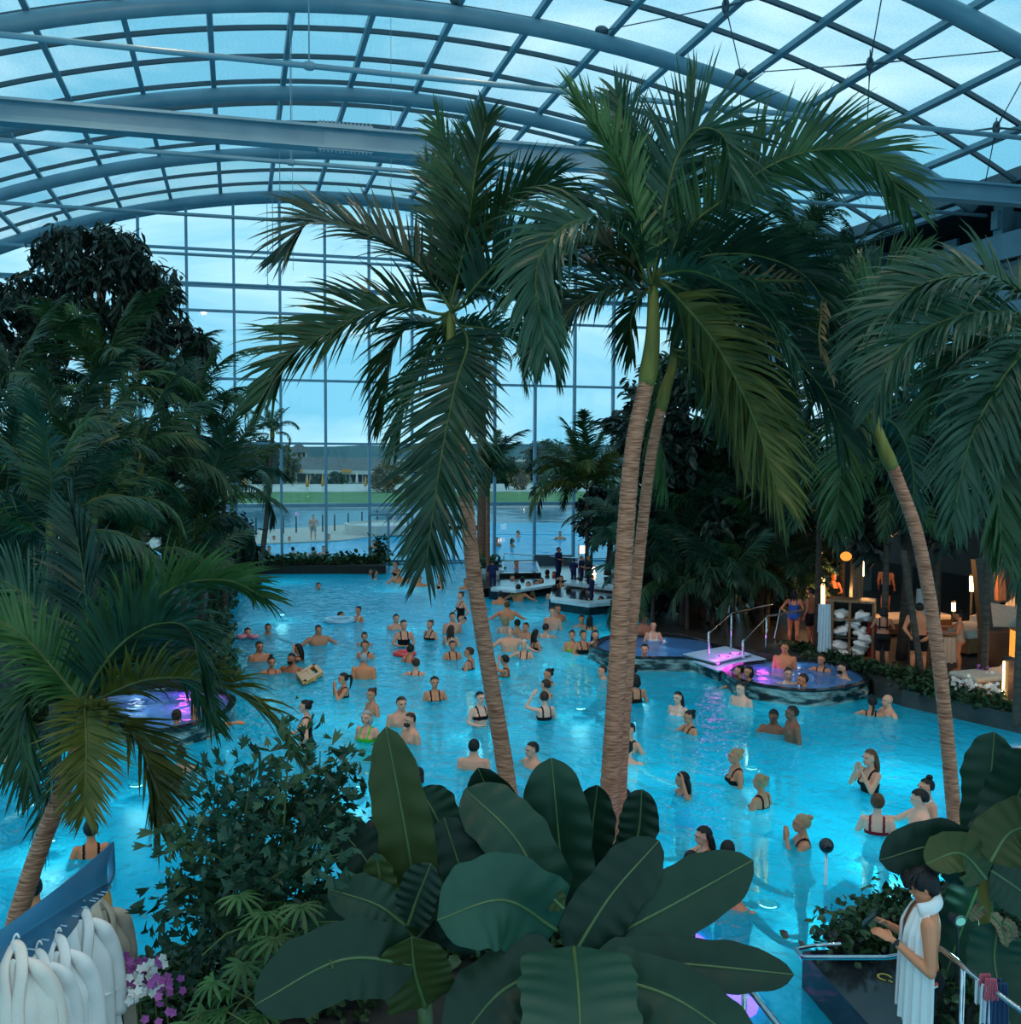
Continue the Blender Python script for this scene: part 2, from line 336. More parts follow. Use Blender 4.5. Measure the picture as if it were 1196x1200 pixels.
for k in range(len(ths)-1):
    t = (ths[k]+ths[k+1])/2
    if t > TH_B: continue
    er = np.array([math.sin(t), 0, math.cos(t)]); et = np.array([math.cos(t), 0, -math.sin(t)])
    for Y in row_y[:-1]:
        c = vault(t, R0+.045, Y+.95); px, py, dd = proj(c)
        if dd > 3 and -60 < px < 1260 and -60 < py < 320 and npane < 300:
            m4 = Matrix(((et[0], 0, er[0], c[0]-XC), (et[1], 1, er[1], c[1]-26), (et[2], 0, er[2], c[2]-15), (0, 0, 0, 1)))
            inst('pane', gm, ceil, m4); npane += 1
        else: rest.box(c, (1.87, 1.87, .014), axes=(et, (0, 1, 0), er))
rest.build('overhead_glazing', M['roofglass'], ceil, kind='stuff')
# tie rods with hangers, girder, bracing
def arch_x(z, side): return XC+side*math.sqrt((R0-.4)**2-(z-ZC)**2)
for Y in (12, 18, 24, 30, 36, 42):
    z = 11.42; MB().tube([(arch_x(z, -1), Y, z), (arch_x(z, 1), Y, z)], .052, 8).build('tie_rod', M['steel'], ceil, smooth=True)
    MB().tube([(1.25, Y, z), (1.25, Y, ZC+math.sqrt((R0-.4)**2-(1.25-XC)**2))], .014, 6).build('hanger', M['steel'], ceil)
    g = MB(); g.ellipsoid((1.25, Y, z), (.13, .08, .08), 10, 6); g.build('clamp', M['steel'], ceil, smooth=True)
gy, gz = 20.0, 10.83
gir = MB()
for zz, hh, ww in ((.19, .05, .34), (0, .36, .05), (-.19, .05, .34)): gir.box((XC, gy, gz+zz), (36.0, ww, hh))
gird = gir.build('girder', M['steel'], ceil)
sp = MB()
pc = onY(405, 168, gy-.2)
for zz in (.235, -.235): sp.box((pc[0], gy, gz+zz), (1.05, .30, .03))
sp.box((pc[0], gy-.03, gz), (.8, .03, .30)); sp.build('splice_plate', M['steel'], ceil)
bo = MB()
for i in range(14):
    for zz in (.265, -.265): bo.tube([(pc[0]-.47+i*.0725, gy-.13, gz+zz-.02), (pc[0]-.47+i*.0725, gy-.13, gz+zz+.03)], .018, 6)
bo.build('bolt_row', M['steel'], ceil, kind='stuff')
def vz(x, r=R0-.2): return ZC+math.sqrt(r*r-(x-XC)**2)
br = [(-.05+1.85*k) for k in (0, 4, 6, 8, 10)]
nodes = [onY(850, 7, 21), onY(1019, 75, 21), onY(1167, 150, 21)]
att24 = [onY(705, 36, 24.0), onY(868, 86, 24.0), onY(1015, 168, 24.0), onY(1150, 235, 24)]
for i, nd in enumerate(nodes):
    n_ = MB(); n_.ellipsoid(nd, (.09, .09, .17), 10, 8); n_.ellipsoid(nd+(0, 0, -.16), (.04, .04, .12), 8, 6)
    nn_ = n_.build('bracing_node', M['steel_dark'], ceil, smooth=True)
    ends = [att24[i], att24[i+1]]
    for e_ in list(ends): ends.append(np.array([e_[0], 18.0, vz(e_[0])]))
    ends.append(np.array([nd[0], 21, vz(nd[0], R0)]))
    for e_ in ends:
        MB().tube([nd, nd+(e_-nd)*.22, e_], [.03, .014, .014], 6).build('bracing_cable', M['steel_dark'], ceil)
for a_ in att24[:3]+[onY(130, 3, 24.0), onY(535, 0, 24.0)]:
    MB().ellipsoid(a_, (.18, .12, .12), 10, 6).build('bracket', M['steel_dark'], ceil, smooth=True)
for px_ in (342, 458+0, 816, 1018):
    p_ = onY(px_, 120, 24)
    MB().tube([(p_[0], 24, vz(p_[0])), (p_[0], 24, 9.0)], .006, 5).build('hanging_wire', M['steel'], ceil)
# ================================================================== glass end wall
wb = thing('wall_back', 'tall gridded glass end wall facing the outdoor pools', None, (XC, WALL_Y, 0), kind='structure')
mx_ = [-.05+1.85*k for k in range(-8, 12)]
tz = [.02, 2.6, 5.22, 7.87, 10.63, 11.63, 13.1]
for x in mx_:
    zt = vz(x, R0); MB().box((x, WALL_Y, zt/2), (.11, .20, zt)).build('mullion', M['mullion'], wb)
for z in tz:
    hx = math.sqrt(R0**2-(z-ZC)**2) if z > 9 else 99
    xa, xb = max(mx_[0], XC-hx), min(X_R, XC+hx)
    h = .16 if z == 2.6 else .10
    MB().box(((xa+xb)/2, WALL_Y, z), (xb-xa, .17, h)).build('transom', M['mullion'], wb)
for i in range(len(mx_)-1):
    for z0, z1 in zip(tz, tz[1:]+[99]):
        xa, xb = mx_[i]+.05, mx_[i+1]-.05
        za, zb = min(z1-.05, vz(xa, R0)), min(z1-.05, vz(xb, R0))
        if za < z0+.1 and zb < z0+.1: continue
        za, zb = max(za, z0+.06), max(zb, z0+.06)
        poly = [(xa, z0+.05), (xb, z0+.05), (xb, zb), (xa, za)]
        MB().add([(x, WALL_Y-.01, z) for x, z in poly]+[(x, WALL_Y+.01, z) for x, z in poly],
                 [(0, 1, 2, 3), (7, 6, 5, 4), (0, 4, 5, 1), (1, 5, 6, 2), (2, 6, 7, 3), (3, 7, 4, 0)]).build('pane', M['glass'], wb)
MB().tube([vault(t, R0-.12, WALL_Y) for t in np.linspace(TH_A, TH_B, 48)], .12, 10).build('end_arch', M['steel'], wb, smooth=True)
MB().box((XC, WALL_Y, -.75), (37.5, .3, 1.5)).build('plinth', M['blackstone'], wb)
# ================================================================== side walls with gallery
wr = thing('wall_right', 'side wall with columns, white gallery beams and dark soffit', None, (X_R, 26, 0), kind='structure')
EZ = vz(X_R-.6)
for i, Y in enumerate((6, 12, 18, 24, 30, 36, 42)):
    MB().box((X_R+.2, Y, EZ/2), (.35, .35, EZ)).build('column', M['steel'], wr)
    MB().box((X_R+1.6, Y, EZ-.45), (3.4, .25, .5)).build('soffit_beam', M['steel'], wr)
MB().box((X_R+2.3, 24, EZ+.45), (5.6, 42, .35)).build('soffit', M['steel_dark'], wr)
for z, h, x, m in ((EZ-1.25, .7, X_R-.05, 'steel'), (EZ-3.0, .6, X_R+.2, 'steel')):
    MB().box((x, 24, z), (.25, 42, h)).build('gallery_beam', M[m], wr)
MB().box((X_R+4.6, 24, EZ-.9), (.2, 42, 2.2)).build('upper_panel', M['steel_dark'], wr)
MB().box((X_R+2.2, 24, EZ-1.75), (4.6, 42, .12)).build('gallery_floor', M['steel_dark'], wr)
for Y in np.arange(9, 44, 3.0): MB().box((X_R+.9, Y, EZ-.62), (.10, .6, .55)).build('vent_box', M['steel'], wr)
for Y in np.arange(6, 44, 6.0):
    MB().box((X_R+.3, Y+3, 5.2), (.02, 5.6, 5.0)).build('pane', M['glass'], wr)
    MB().box((X_R+.3, Y+3, 5.3), (.08, 5.7, .08)).build('transom', M['mullion'], wr)
MB().box((X_R+6.5, 26, 1.9), (.25, 40, 3.2)).build('wood_partition', M['wood_dark'], wr); MB().box((X_R+2.4, 26, 3.6), (9.0, 38, .15)).build('added_lounge_shade', M['wood_dark'], wr)  # low roof over the lounge is added to cut the sky light there
wl = thing('wall_left', 'glazed side wall behind the jungle planting', None, (X_L, 26, 0), kind='structure')
EL = vault(TH_A, R0, 0)[2]
for Y in (6, 12, 18, 24, 30, 36, 42):
    MB().box((X_L-.4, Y, EL/2), (.35, .35, EL)).build('column', M['steel'], wl)
    MB().box((X_L-.4, Y+3, EL/2), (.02, 5.6, EL)).build('pane', M['glass'], wl)
MB().box((X_L-.4, 24, EL-.2), (.4, 42, .4)).build('gallery_beam', M['steel'], wl)
# ================================================================== whirlpools in green marble
def ring(pts, k, c):
    return [c+(p-c)*k for p in pts]
def tub(name, pix, label, z=.31, zw=.27, kin=.90, zb=-.35, mat='marble', water='tubwater'):
    P = [G(x, y, z)[:2] for x, y in pix]; P = spline(np.array(P+[P[0]]), 61)[:-1]; c = P.mean(0); Q = np.array(ring(P, kin, c)); n = len(P)
    t = thing(name, label, 'whirlpool', (c[0], c[1], zb))
    Z = lambda A, zz: np.c_[A, np.full(n, zz)]
    loop = lambda A: np.vstack([A, A[:1]])
    g = MB(); g.sheet(np.array([loop(Z(P*1.0+(P-c)*.03, zb)), loop(Z(P, z-.04))])); g.build('wall', M[mat], t, smooth=False)
    g = MB(); g.sheet(np.array([loop(Z(P, z-.04)), loop(Z(P+(P-c)*.01, z)), loop(Z(Q, z)), loop(Z(Q, zb+.05))])); g.build('rim', M['blackstone'], t)
    MB().add(Z(Q+(Q-c)*.01, .03), [tuple(range(n))]).build('basin_floor', M['tub_tile'], t)
    MB().add(Z(Q+(Q-c)*.02, zw), [tuple(range(n))]).build('water', M[water], t)
    return t, c
M['tub_tile'] = pmat('pale_blue_tub_tiles', (.42, .62, .80, 1), (.48, .68, .85, 1), rough=.4, scale=2)
tub('whirlpool_tub', [(690, 757), (705, 763), (740, 770), (808, 771), (838, 777), (842, 762), (832, 750), (795, 745), (755, 744), (712, 745)], 'green marble whirlpool behind the twin palm trunks')
tub('whirlpool_tub', [(846, 785), (862, 796), (897, 804), (945, 809), (986, 806), (1018, 798), (1012, 788), (990, 779), (950, 773), (905, 773), (860, 778)], 'green marble whirlpool with most bathers beside the ivy edge')
tub('whirlpool_tub', [(77, 838), (139, 848), (190, 856), (250, 842), (274, 826), (266, 812), (197, 806), (123, 813)], 'round green marble whirlpool under the leaning foreground palm')
# pink lit entry steps between the two right whirlpools
st = thing('entry_steps', 'violet lit steps between the two marble whirlpools', 'steps', G(840, 772, .0))
for i, (pix, z) in enumerate([([(806, 772), (842, 786), (898, 772), (866, 762)], .26), ([(800, 766), (838, 776), (880, 766), (850, 757)], .34)]):
    MB().prism([G(x, y, z-.03) for x, y in pix], -.3, z-.03).build('riser', M['marble'], st); MB().prism([G(x, y, z) for x, y in pix], z-.03, z).build('step', M['tub_tile'], st)
def pool_lamp(px, py, z, label, e=16, mat='pink_lamp', col=(1, .12, .95), r=.10, grp=None):
    c = G(px, py, z); t = thing('pool_lamp', label, 'lamp', c, group=grp)
    MB().lathe([(r*1.35, -.03), (r*1.35, .0), (r*1.2, .012), (r, .014)], c, 14).build('bezel', M['chrome'], t)
    MB().lathe([(r*.98, .012), (r*.9, .02), (r*.3, .026)], c, 14).build('lens', M[mat], t, smooth=True)
    lamp('pool_lamp_light', c+(0, 0, .12), e*(.5 if mat == 'pink_lamp' else 2.0 if e > 26 else 1.9), col, .2, t); return t
for px, py, z, lab, e in [(848, 769, .34, 'magenta lamp on the upper entry step', 10), (861, 766, .34, 'magenta lamp beside the handrail foot', 5), (838, 778, .26, 'magenta lamp on the lower entry step', 10),
        (893, 795, .06, 'magenta lamp on the floor of the busy whirlpool', 18), (864, 789, .06, 'magenta lamp at the corner of the busy whirlpool', 12), (715, 752, .06, 'magenta lamp in the whirlpool behind the palm trunks', 10),
        (215, 826, .06, 'magenta lamp in the round whirlpool under the palm', 30), (228, 816, .06, 'violet lamp at the back of the round whirlpool', 22), (803, 1104, -.03, 'magenta lamp under water below the banana leaf', 9), (850, 1178, -.03, 'magenta lamp on the steps at the lower edge', 16),
        (372, 659, .02, 'small magenta lamp by the flower hedge', 5), (690, 716, .02, 'magenta lamp by the pool bar counter', 8), (664, 706, .02, 'violet lamp in front of the bar counter', 8), (598, 692, .02, 'violet lamp at the corner of the bar', 8), (641, 689, .02, 'violet lamp between bathers at the bar', 6)]:
    pool_lamp(px, py, z, lab, e, r=.10 if py < 1000 else .22 if py < 1150 else .30)
for px, py, e, lab in [(745, 800, 60, 'underwater lamp glowing beneath the marble whirlpool wall'), (1050, 1000, 60, 'underwater lamp glowing beside the ball topped post'), (985, 1075, 30, 'underwater lamp glowing near the corner bed'), (255, 850, 45, 'underwater lamp glowing beside the round whirlpool'),
        (55, 985, 30, 'underwater lamp glowing by the leaning palm trunk'), (420, 920, 22, 'underwater lamp in mid pool near the fishtail bush'), (560, 850, 22, 'underwater lamp under the leaning palm in mid pool'), (680, 830, 22, 'underwater lamp beside the twin palm trunks'), (880, 900, 10, 'underwater lamp in the open water right of the twin trunks'),
        (470, 730, 25, 'underwater lamp among the bathers in mid pool'), (620, 770, 25, 'underwater lamp under the large group of bathers'), (330, 720, 25, 'underwater lamp in the open water by the jungle'), (1110, 880, 22, 'underwater lamp near the deck edge'), (760, 1000, 22, 'underwater lamp behind the banana plant'), (160, 920, 22, 'underwater lamp below the round whirlpool'), (900, 1060, 10, 'underwater lamp off the end of the banana leaves')]:
    pool_lamp(px, py, -1.2, lab, e, 'cyan_lamp', (.55, .95, 1.0), .12)
for px, py, e, lab in [(775, 757, 10, 'added pale fill lamp in the whirlpool behind the trunks'), (930, 790, 14, 'added pale fill lamp in the busy whirlpool'), (160, 830, 14, 'added pale fill lamp in the round whirlpool')]:
    pool_lamp(px, py, .06, lab, e*.3, 'cyan_lamp', (.55, .75, 1.0), .1)  # pale tub lamps are added to brighten the whirlpool water
FILL_ENERGY = 470.0
# ================================================================== warm fill lamps under the arches, added to warm skin, trunks and robes
M['fill_glow'] = emat('added_fill_lens', (1.0, .80, .58, 1), 5.0)
FL = [(6, -3, 'on the first arch towards the jungle'), (6, 3, 'on the first arch near the crown'), (6, 9, 'on the first arch towards the deck'), (12, -3, 'on the second arch towards the jungle'), (12, 3, 'on the second arch near the crown'), (12, 9, 'on the second arch towards the deck'), (18, -2, 'on the third arch towards the jungle'), (18, 4.5, 'on the third arch near the crown')]
for Y, x, w_ in FL:
    z = vz(x, R0-.62); t = thing('added_fill_lamp', 'added warm fill light '+w_, 'lamp', (x, Y, z-.25), group='added fill lights under the arches')
    MB().lathe([(.05, .22), (.13, .16), (.15, .0), (.14, 0)], (x, Y, z-.25), 14).build('housing', M['steel_dark'], t, smooth=True); MB().lathe([(.125, 0), (.12, -.012), (.05, -.02)], (x, Y, z-.25), 14).build('lens', M['fill_glow'], t)
    MB().box((x, Y, z+.02), (.05, .05, .16)).build('bracket', M['steel_dark'], t)
    ld = bpy.data.lights.new('added_fill_bulb', 'SPOT'); ld.energy = FILL_ENERGY*(1 if Y < 18 else 1.3); ld.color = (1, .70, .45); ld.shadow_soft_size = .14; ld.spot_size = math.radians(125); ld.spot_blend = .6
    lo = bpy.data.objects.new('added_fill_bulb', ld); COL.objects.link(lo); lo.parent = t; lo.location = (0, 0, -.06)
    lo.rotation_euler = Vector((0, .45 if Y < 18 else .9, -1)).to_track_quat('-Z', 'Y').to_euler()
# ================================================================== plants
def frond_geo(P, L0, n, w, a0=62, a1=22, droop=.35, twist=0.0, seg=4, vee=.35, jit=.15, t0=.12, rg=rng, side=None, tipf=.35):
    "leaflets along the rachis curve P -> MB; every leaflet is a tapering strip that bends down"
    n = int(n*1.4); w = w*.80; L0 = L0*1.12
    P = np.asarray(P, float); d = np.r_[0, np.cumsum(np.linalg.norm(np.diff(P, axis=0), axis=1))]; tot = d[-1]
    ts = np.linspace(t0, 1, n); s_ = ts*tot
    C = np.stack([np.interp(s_, d, P[:, k]) for k in range(3)], 1)
    Tg = nrm(np.gradient(P, axis=0)); T = nrm(np.stack([np.interp(s_, d, Tg[:, k]) for k in range(3)], 1))
    if side is None:
        ch = P[-1]-P[0]; ch[2] = 0
        if np.linalg.norm(ch) < .15*tot: ch = np.cross((0, 0, 1.0), FW)
        side = nrm(np.cross(nrm(ch), (0, 0, 1.0)))
    S = nrm(side-T*(T@side)[:, None]); Nn = np.cross(S, T); fl = np.where(Nn[:, 2] < -.3, 1, 1)
    tw = math.radians(twist); S2 = S*math.cos(tw)+Nn*math.sin(tw); N2 = np.cross(S2, T)
    out = MB()
    for sg in (-1, 1):
        tj = ts+rg.normal(0, .004, n); prof = (np.clip(1-((tj-.42)/.62)**2, 0, 1)**.7)*(1-tipf)+tipf
        prof = np.where(tj < .3, np.minimum(prof, .45+1.7*tj), prof)
        Ln = L0*prof*(1+rg.normal(0, jit*.6, n))
        a = np.radians(a0+(a1-a0)*ts**1.3+rg.normal(0, 5, n))
        v = vee+rg.normal(0, jit, n)
        D = nrm(T*np.cos(a)[:, None]+(sg*S2*np.cos(v)[:, None]+N2*np.sin(v)[:, None])*np.sin(a)[:, None]); Wd = nrm(T-D*np.sum(T*D, 1)[:, None])
        X = C.copy(); cols = []; dr = droop*(1+rg.normal(0, .35, n))[:, None]
        rollw = rg.normal(0, .35, n)[:, None]
        for k in range(seg+1):
            u = k/seg; ww = w*(.45+.55*math.sin(math.pi*min(1, .18+u*.6)))*(1-u**2.2)+.0012
            wv = nrm(Wd+np.cross(D, Wd)*rollw)
            cols.append(np.stack([X-wv*ww*.5, X+wv*ww*.5], 1))
            D = nrm(D+np.array([0, 0, -1.0])*dr*(2.2/seg)*(.12+1.35*u)); X = X+D*(Ln/seg)[:, None]
        V = np.stack(cols, 1)  # n, seg+1, 2, 3
        idx = np.arange(n*(seg+1)*2).reshape(n, seg+1, 2)
        q = np.stack([idx[:, :-1, 0], idx[:, :-1, 1], idx[:, 1:, 1], idx[:, 1:, 0]], -1).reshape(-1, 4)
        out.addq(V.reshape(-1, 3), q)
    return out
def rachis_geo(P, r): 
    P = np.asarray(P); return MB().tube(P, np.linspace(r, r*.22, len(P)), 6)
def trunk_geo(P, r0, r1, rings=40, n=14, amp=.03):
    rings = int(rings*1.8)
    C = spline(P, rings*3+1); rad = np.linspace(r0, r1, len(C)); ph = np.arange(len(C)) % 3
    rad = rad*(1+amp*np.where(ph == 0, 1, np.where(ph == 1, .1, -.4)))*(1+rng.normal(0, .012, len(C)))
    return MB().tube(C, rad, n)
def hero_palm(label, trunk, r0, r1, shaft, fronds, depth, mats=('palm_leaf',), bark='trunk', group=None, rings=40, rs=.020, shaft_r=None):
    "trunk: [(px,py,depth)...] from the base; fronds: (pixel path, tip depth offset, leaflet length, n, droop, twist, material)"
    T = [W(*p) for p in trunk]; base = T[0]
    root = thing('palm_tree', label, 'palm', base, group=group)
    trunk_geo(T, r0, r1, rings).build('trunk', M[bark], root, smooth=True)
    if shaft:
        S_ = [W(*p) for p in shaft]; sr = shaft_r or r1
        MB().tube(spline(S_, 14), sr*np.array([1.0, 1.12, 1.18, 1.15, 1.1, 1.05, 1., .95, .9, .85, .8, .75, .7, .6]), 14).build('crownshaft', M['crownshaft'], root, smooth=True)
    for i, (path, dz, L0, n, dr, tw, mt) in enumerate(fronds):
        path = ([shaft[-1][:2]] if shaft else [])+list(path); k = len(path); pts = [W(x, y, depth+dz*(j/(k-1))**1.0) for j, (x, y) in enumerate(path)]
        P = spline(pts, 30)
        f = frond_geo(P, L0, n, .050 if L0 > .5 else .038, droop=dr, twist=tw, seg=5).build('frond', M[mt], root)
        rachis_geo(P, rs).build('rachis', M['rachis'], f, smooth=True)
    return root
PL, PT, PB, PO, PD = 'palm_leaf', 'palm_leaf_teal', 'palm_leaf_bright', 'palm_leaf_olive', 'palm_dry'
d1 = 10.6
hero_palm('single leaning palm with curved ringed trunk rising from mid pool view', [(606, 1050, d1), (596, 930, d1), (575, 800, d1), (557, 690, d1), (546, 590, d1), (538, 520, d1)], .096, .068, [(538, 525, d1), (533, 470, d1), (529, 420, d1), (528, 365, d1)], [
    ([(527, 361), (494, 314), (454, 286), (414, 267), (366, 258), (338, 292)], -.4, .70, 60, .30, 35, PT),
    ([(514, 368), (470, 358), (430, 366), (390, 388), (345, 412), (306, 468)], -.3, .72, 66, .28, 42, PL),
    ([(507, 378), (475, 385), (457, 420), (447, 490)], .5, .6, 44, .5, 20, PL),
    ([(548, 400), (534, 450), (516, 540), (499, 660)], -.9, .70, 74, .14, 8, PT),
    ([(528, 358), (532, 274), (529, 194), (513, 145)], .5, .55, 50, .25, 60, PL),
    ([(530, 350), (548, 270), (557, 200), (570, 140)], -.2, .55, 50, .25, 50, PL),
    ([(528, 356), (520, 300), (512, 230), (500, 190)], .9, .5, 44, .25, 50, PT),
    ([(534, 358), (575, 272), (631, 220), (682, 240)], .3, .62, 56, .4, 30, PL),
    ([(534, 356), (560, 290), (600, 235), (650, 205)], 1.0, .6, 50, .35, 30, PT),
    ([(541, 354), (581, 312), (622, 300), (641, 360), (650, 430)], -.5, .62, 60, .6, 30, PT),
    ([(541, 360), (590, 330), (618, 360), (620, 420)], .5, .55, 50, .6, 20, PL),
    ([(538, 380), (575, 386), (605, 400), (612, 440)], -.6, .45, 40, .6, 30, PT),
    ([(520, 390), (540, 420), (552, 455), (556, 490)], .3, .45, 36, .5, 50, PL),
    ([(514, 385), (500, 420), (478, 460), (466, 515)], .2, .6, 44, .5, 40, PL),
    ], d1)
d2 = 10.2
hero_palm('tallest palm, thicker trunk of the twin palms in front', [(706, 1060, d2), (710, 985, d2), (721, 820, d2), (731, 650, d2), (741, 530, d2), (757, 450, d2)], .103, .080, [(757, 452, d2), (762, 420, d2), (765, 385, d2), (765, 335, d2)], [
    ([(765, 325), (776, 262), (790, 192), (818, 152), (848, 160), (858, 205)], -.3, .75, 64, .22, 55, PT),
    ([(772, 318), (806, 267), (848, 234), (898, 196), (956, 176), (1019, 182), (1062, 235)], -.2, .72, 84, .22, 65, PL),
    ([(760, 322), (743, 238), (712, 170), (676, 120)], -.5, .62, 60, .25, 60, PB),
    ([(762, 318), (752, 230), (735, 160), (722, 110)], .6, .6, 50, .2, 60, PT),
    ([(768, 318), (790, 230), (808, 150), (815, 90)], .5, .55, 50, .2, 60, PL),
    ([(756, 326), (739, 284), (701, 259), (659, 267), (628, 318), (640, 410)], -1.0, .66, 76, .6, 35, PT),
    ([(756, 330), (730, 300), (690, 285), (640, 290), (600, 320)], .3, .6, 60, .5, 35, PL),
    ([(756, 338), (718, 318), (655, 313), (597, 350)], .5, .55, 60, .5, 25, PL),
    ([(756, 343), (718, 338), (672, 359), (630, 405)], -.4, .52, 56, .5, 30, PT),
    ([(751, 347), (739, 376), (741, 414)], .4, .4, 36, .5, 30, PL),
    ([(776, 322), (814, 318), (864, 340), (898, 372), (921, 415)], -1.0, .62, 64, .75, 25, PT),
    ([(776, 318), (831, 299), (894, 301), (948, 328), (983, 390)], -.5, .70, 76, .6, 30, PT),
    ([(776, 320), (820, 310), (880, 325), (940, 370), (965, 440)], .5, .66, 70, .6, 30, PL),
    ([(780, 335), (831, 392), (864, 448), (889, 505), (905, 555), (915, 585)], -.7, .75, 72, .45, 65, PO),
    ([(780, 330), (852, 362), (914, 406), (962, 455), (990, 515)], -.3, .72, 72, .6, 45, PT),
    ([(778, 335), (810, 370), (835, 425), (850, 490)], .6, .6, 54, .5, 40, PL),
    ([(948, 330), (962, 360), (960, 400), (975, 440)], -.9, .22, 26, .4, 40, PD),
    ], d2)
hero_palm('slimmer second trunk of the twin palms in front', [(724, 1050, 10.8), (728, 900, 10.8), (738, 760, 10.8), (750, 640, 10.8), (762, 540, 10.8), (774, 480, 10.8)], .070, .056, [(774, 482, 10.8), (780, 455, 10.8), (788, 430, 10.8), (792, 405, 10.8)], [
    ([(790, 415), (820, 430), (850, 480), (868, 545)], -.3, .6, 56, .5, 50, PO),
    ([(792, 410), (830, 405), (880, 450), (915, 520)], .4, .6, 56, .55, 30, PL),
    ([(788, 415), (775, 430), (770, 490), (780, 570)], .5, .5, 44, .5, 60, PB),
    ([(792, 410), (840, 420), (895, 480), (920, 560)], -.5, .62, 60, .6, 50, PT),
    ([(792, 405), (810, 370), (850, 350), (900, 365)], .8, .5, 44, .5, 30, PL),
    ], 10.8, rings=36)
d3 = 11.6
hero_palm('slender palm with trunk bowed over the pool near the deck', [(1124, 1010, d3), (1118, 960, d3), (1108, 850, d3), (1095, 740, d3), (1075, 630, d3), (1046, 548, d3)], .082, .070, [(1046, 550, d3), (1035, 525, d3), (1026, 500, d3), (1020, 475, d3)], [
    ([(1019, 475), (1008, 410), (1024, 344), (1075, 305)], -.4, .6, 60, .35, 45, PL),
    ([(1019, 475), (1000, 420), (992, 360), (1010, 310)], .5, .55, 54, .3, 55, PL),
    ([(1022, 471), (1035, 400), (1090, 360), (1150, 370)], .3, .6, 60, .5, 35, PB),
    ([(1018, 478), (990, 450), (960, 460), (940, 510)], .4, .55, 50, .55, 30, PT),
    ([(1022, 480), (1060, 450), (1100, 465), (1125, 520)], .2, .58, 54, .55, 30, PT),
    ([(1018, 485), (1000, 500), (985, 550), (980, 610)], -.3, .55, 50, .5, 50, PL),
    ([(1024, 485), (1050, 500), (1068, 545), (1070, 600)], .6, .5, 46, .5, 40, PT),
    ([(1015, 490), (980, 490), (950, 540), (935, 600)], .6, .55, 50, .5, 35, PL),
    ], d3, rings=44)
d4 = 8.6
hero_palm('palm arching in from the upper side with trunk out of view', [(1262, 1060, d4), (1255, 800, d4), (1240, 600, d4), (1225, 450, d4)], .10, .08, [(1225, 452, d4), (1222, 420, d4), (1220, 395, d4), (1218, 370, d4)], [
    ([(1215, 360), (1160, 325), (1090, 330), (1035, 365), (1000, 410)], .2, .55, 76, .5, 35, PT),
    ([(1215, 372), (1150, 366), (1085, 385), (1045, 420), (1025, 470)], -.2, .52, 70, .55, 35, PT),
    ([(1215, 380), (1160, 400), (1110, 430), (1080, 490)], .5, .5, 60, .6, 35, PL),
    ([(1215, 390), (1170, 450), (1135, 520), (1118, 600)], -.4, .55, 64, .5, 55, PT),
    ([(1216, 395), (1185, 470), (1170, 560), (1174, 650)], -.2, .52, 60, .5, 60, PL),
    ([(1220, 400), (1200, 480), (1195, 580), (1200, 680)], .2, .5, 56, .5, 60, PT),
    ([(1215, 385), (1175, 430), (1150, 480), (1145, 560)], .9, .5, 50, .5, 50, PL),
    ], d4, rings=20)
d8 = 8.8
hero_palm('short palm leaning over the robes with wide drooping fronds', [(8, 1120, d8), (28, 1050, d8), (50, 985, d8), (76, 920, d8), (96, 868, d8)], .085, .070, [(96, 870, d8), (99, 852, d8), (101, 838, d8), (102, 815, d8)], [
    ([(100, 820), (114, 790), (145, 752), (184, 731), (222, 738), (238, 800)], -.5, .58, 66, .45, 35, PT),
    ([(104, 818), (150, 735), (205, 688), (265, 680), (310, 700)], .4, .50, 70, .30, 50, PB),
    ([(104, 824), (173, 796), (250, 800), (310, 836), (345, 885)], -.3, .50, 72, .5, 35, PO),
    ([(100, 833), (101, 880), (99, 952)], -1.0, .40, 52, .08, 4, PO),
    ([(104, 830), (150, 855), (176, 904), (186, 968)], -.6, .55, 56, .22, 25, PO),
    ([(96, 822), (55, 775), (20, 740), (-30, 715)], -.3, .42, 54, .35, 55, PB),
    ([(100, 818), (104, 740), (97, 665), (84, 600)], .5, .58, 56, .25, 60, PT),
    ([(97, 824), (50, 800), (25, 830), (35, 920)], -.2, .5, 54, .5, 45, PL),
    ([(98, 820), (60, 740), (20, 690), (-30, 670)], .8, .55, 54, .4, 50, PT),
    ([(104, 822), (160, 780), (215, 790), (250, 850)], .7, .45, 50, .5, 35, PL),
    ([(99, 828), (70, 870), (55, 930), (52, 990)], .2, .42, 40, .45, 60, PL),
    ], d8, rings=26)
# ---- smaller palms placed as whole plants: a few frond shapes, shared
def frond_template(name, L, bend, up, L0, n, w, dr, mat, tw=0.0, vee=.35):
    s = np.linspace(0, 1, 22); el = math.radians(up)-bend*s**1.25; dx = np.cos(el); dz = np.sin(el)
    P = np.c_[np.r_[0, np.cumsum(dx[:-1])], np.zeros(22), np.r_[0, np.cumsum(dz[:-1])]]*(L/21)
    g = frond_geo(P, L0, n, w, droop=dr, twist=tw, seg=4, vee=vee, side=np.array([0, 1.0, 0])); k = g.n
    r = rachis_geo(P, .016)
    g.add(np.concatenate(r.v), r.f, 1)
    return g.mesh(name, [M[mat], M['rachis']])
FT = {}
for mt in (PL, PT, PB, PO):
    FT[mt] = [frond_template('frond_'+mt, 2.4, 1.2, 72, .52, 46, .045, .35, mt), frond_template('frond_'+mt, 2.4, 1.9, 58, .52, 46, .045, .45, mt),
              frond_template('frond_'+mt, 2.2, 2.2, 35, .48, 42, .045, .5, mt), frond_template('frond_'+mt, 1.9, .6, 82, .45, 40, .040, .3, mt)]
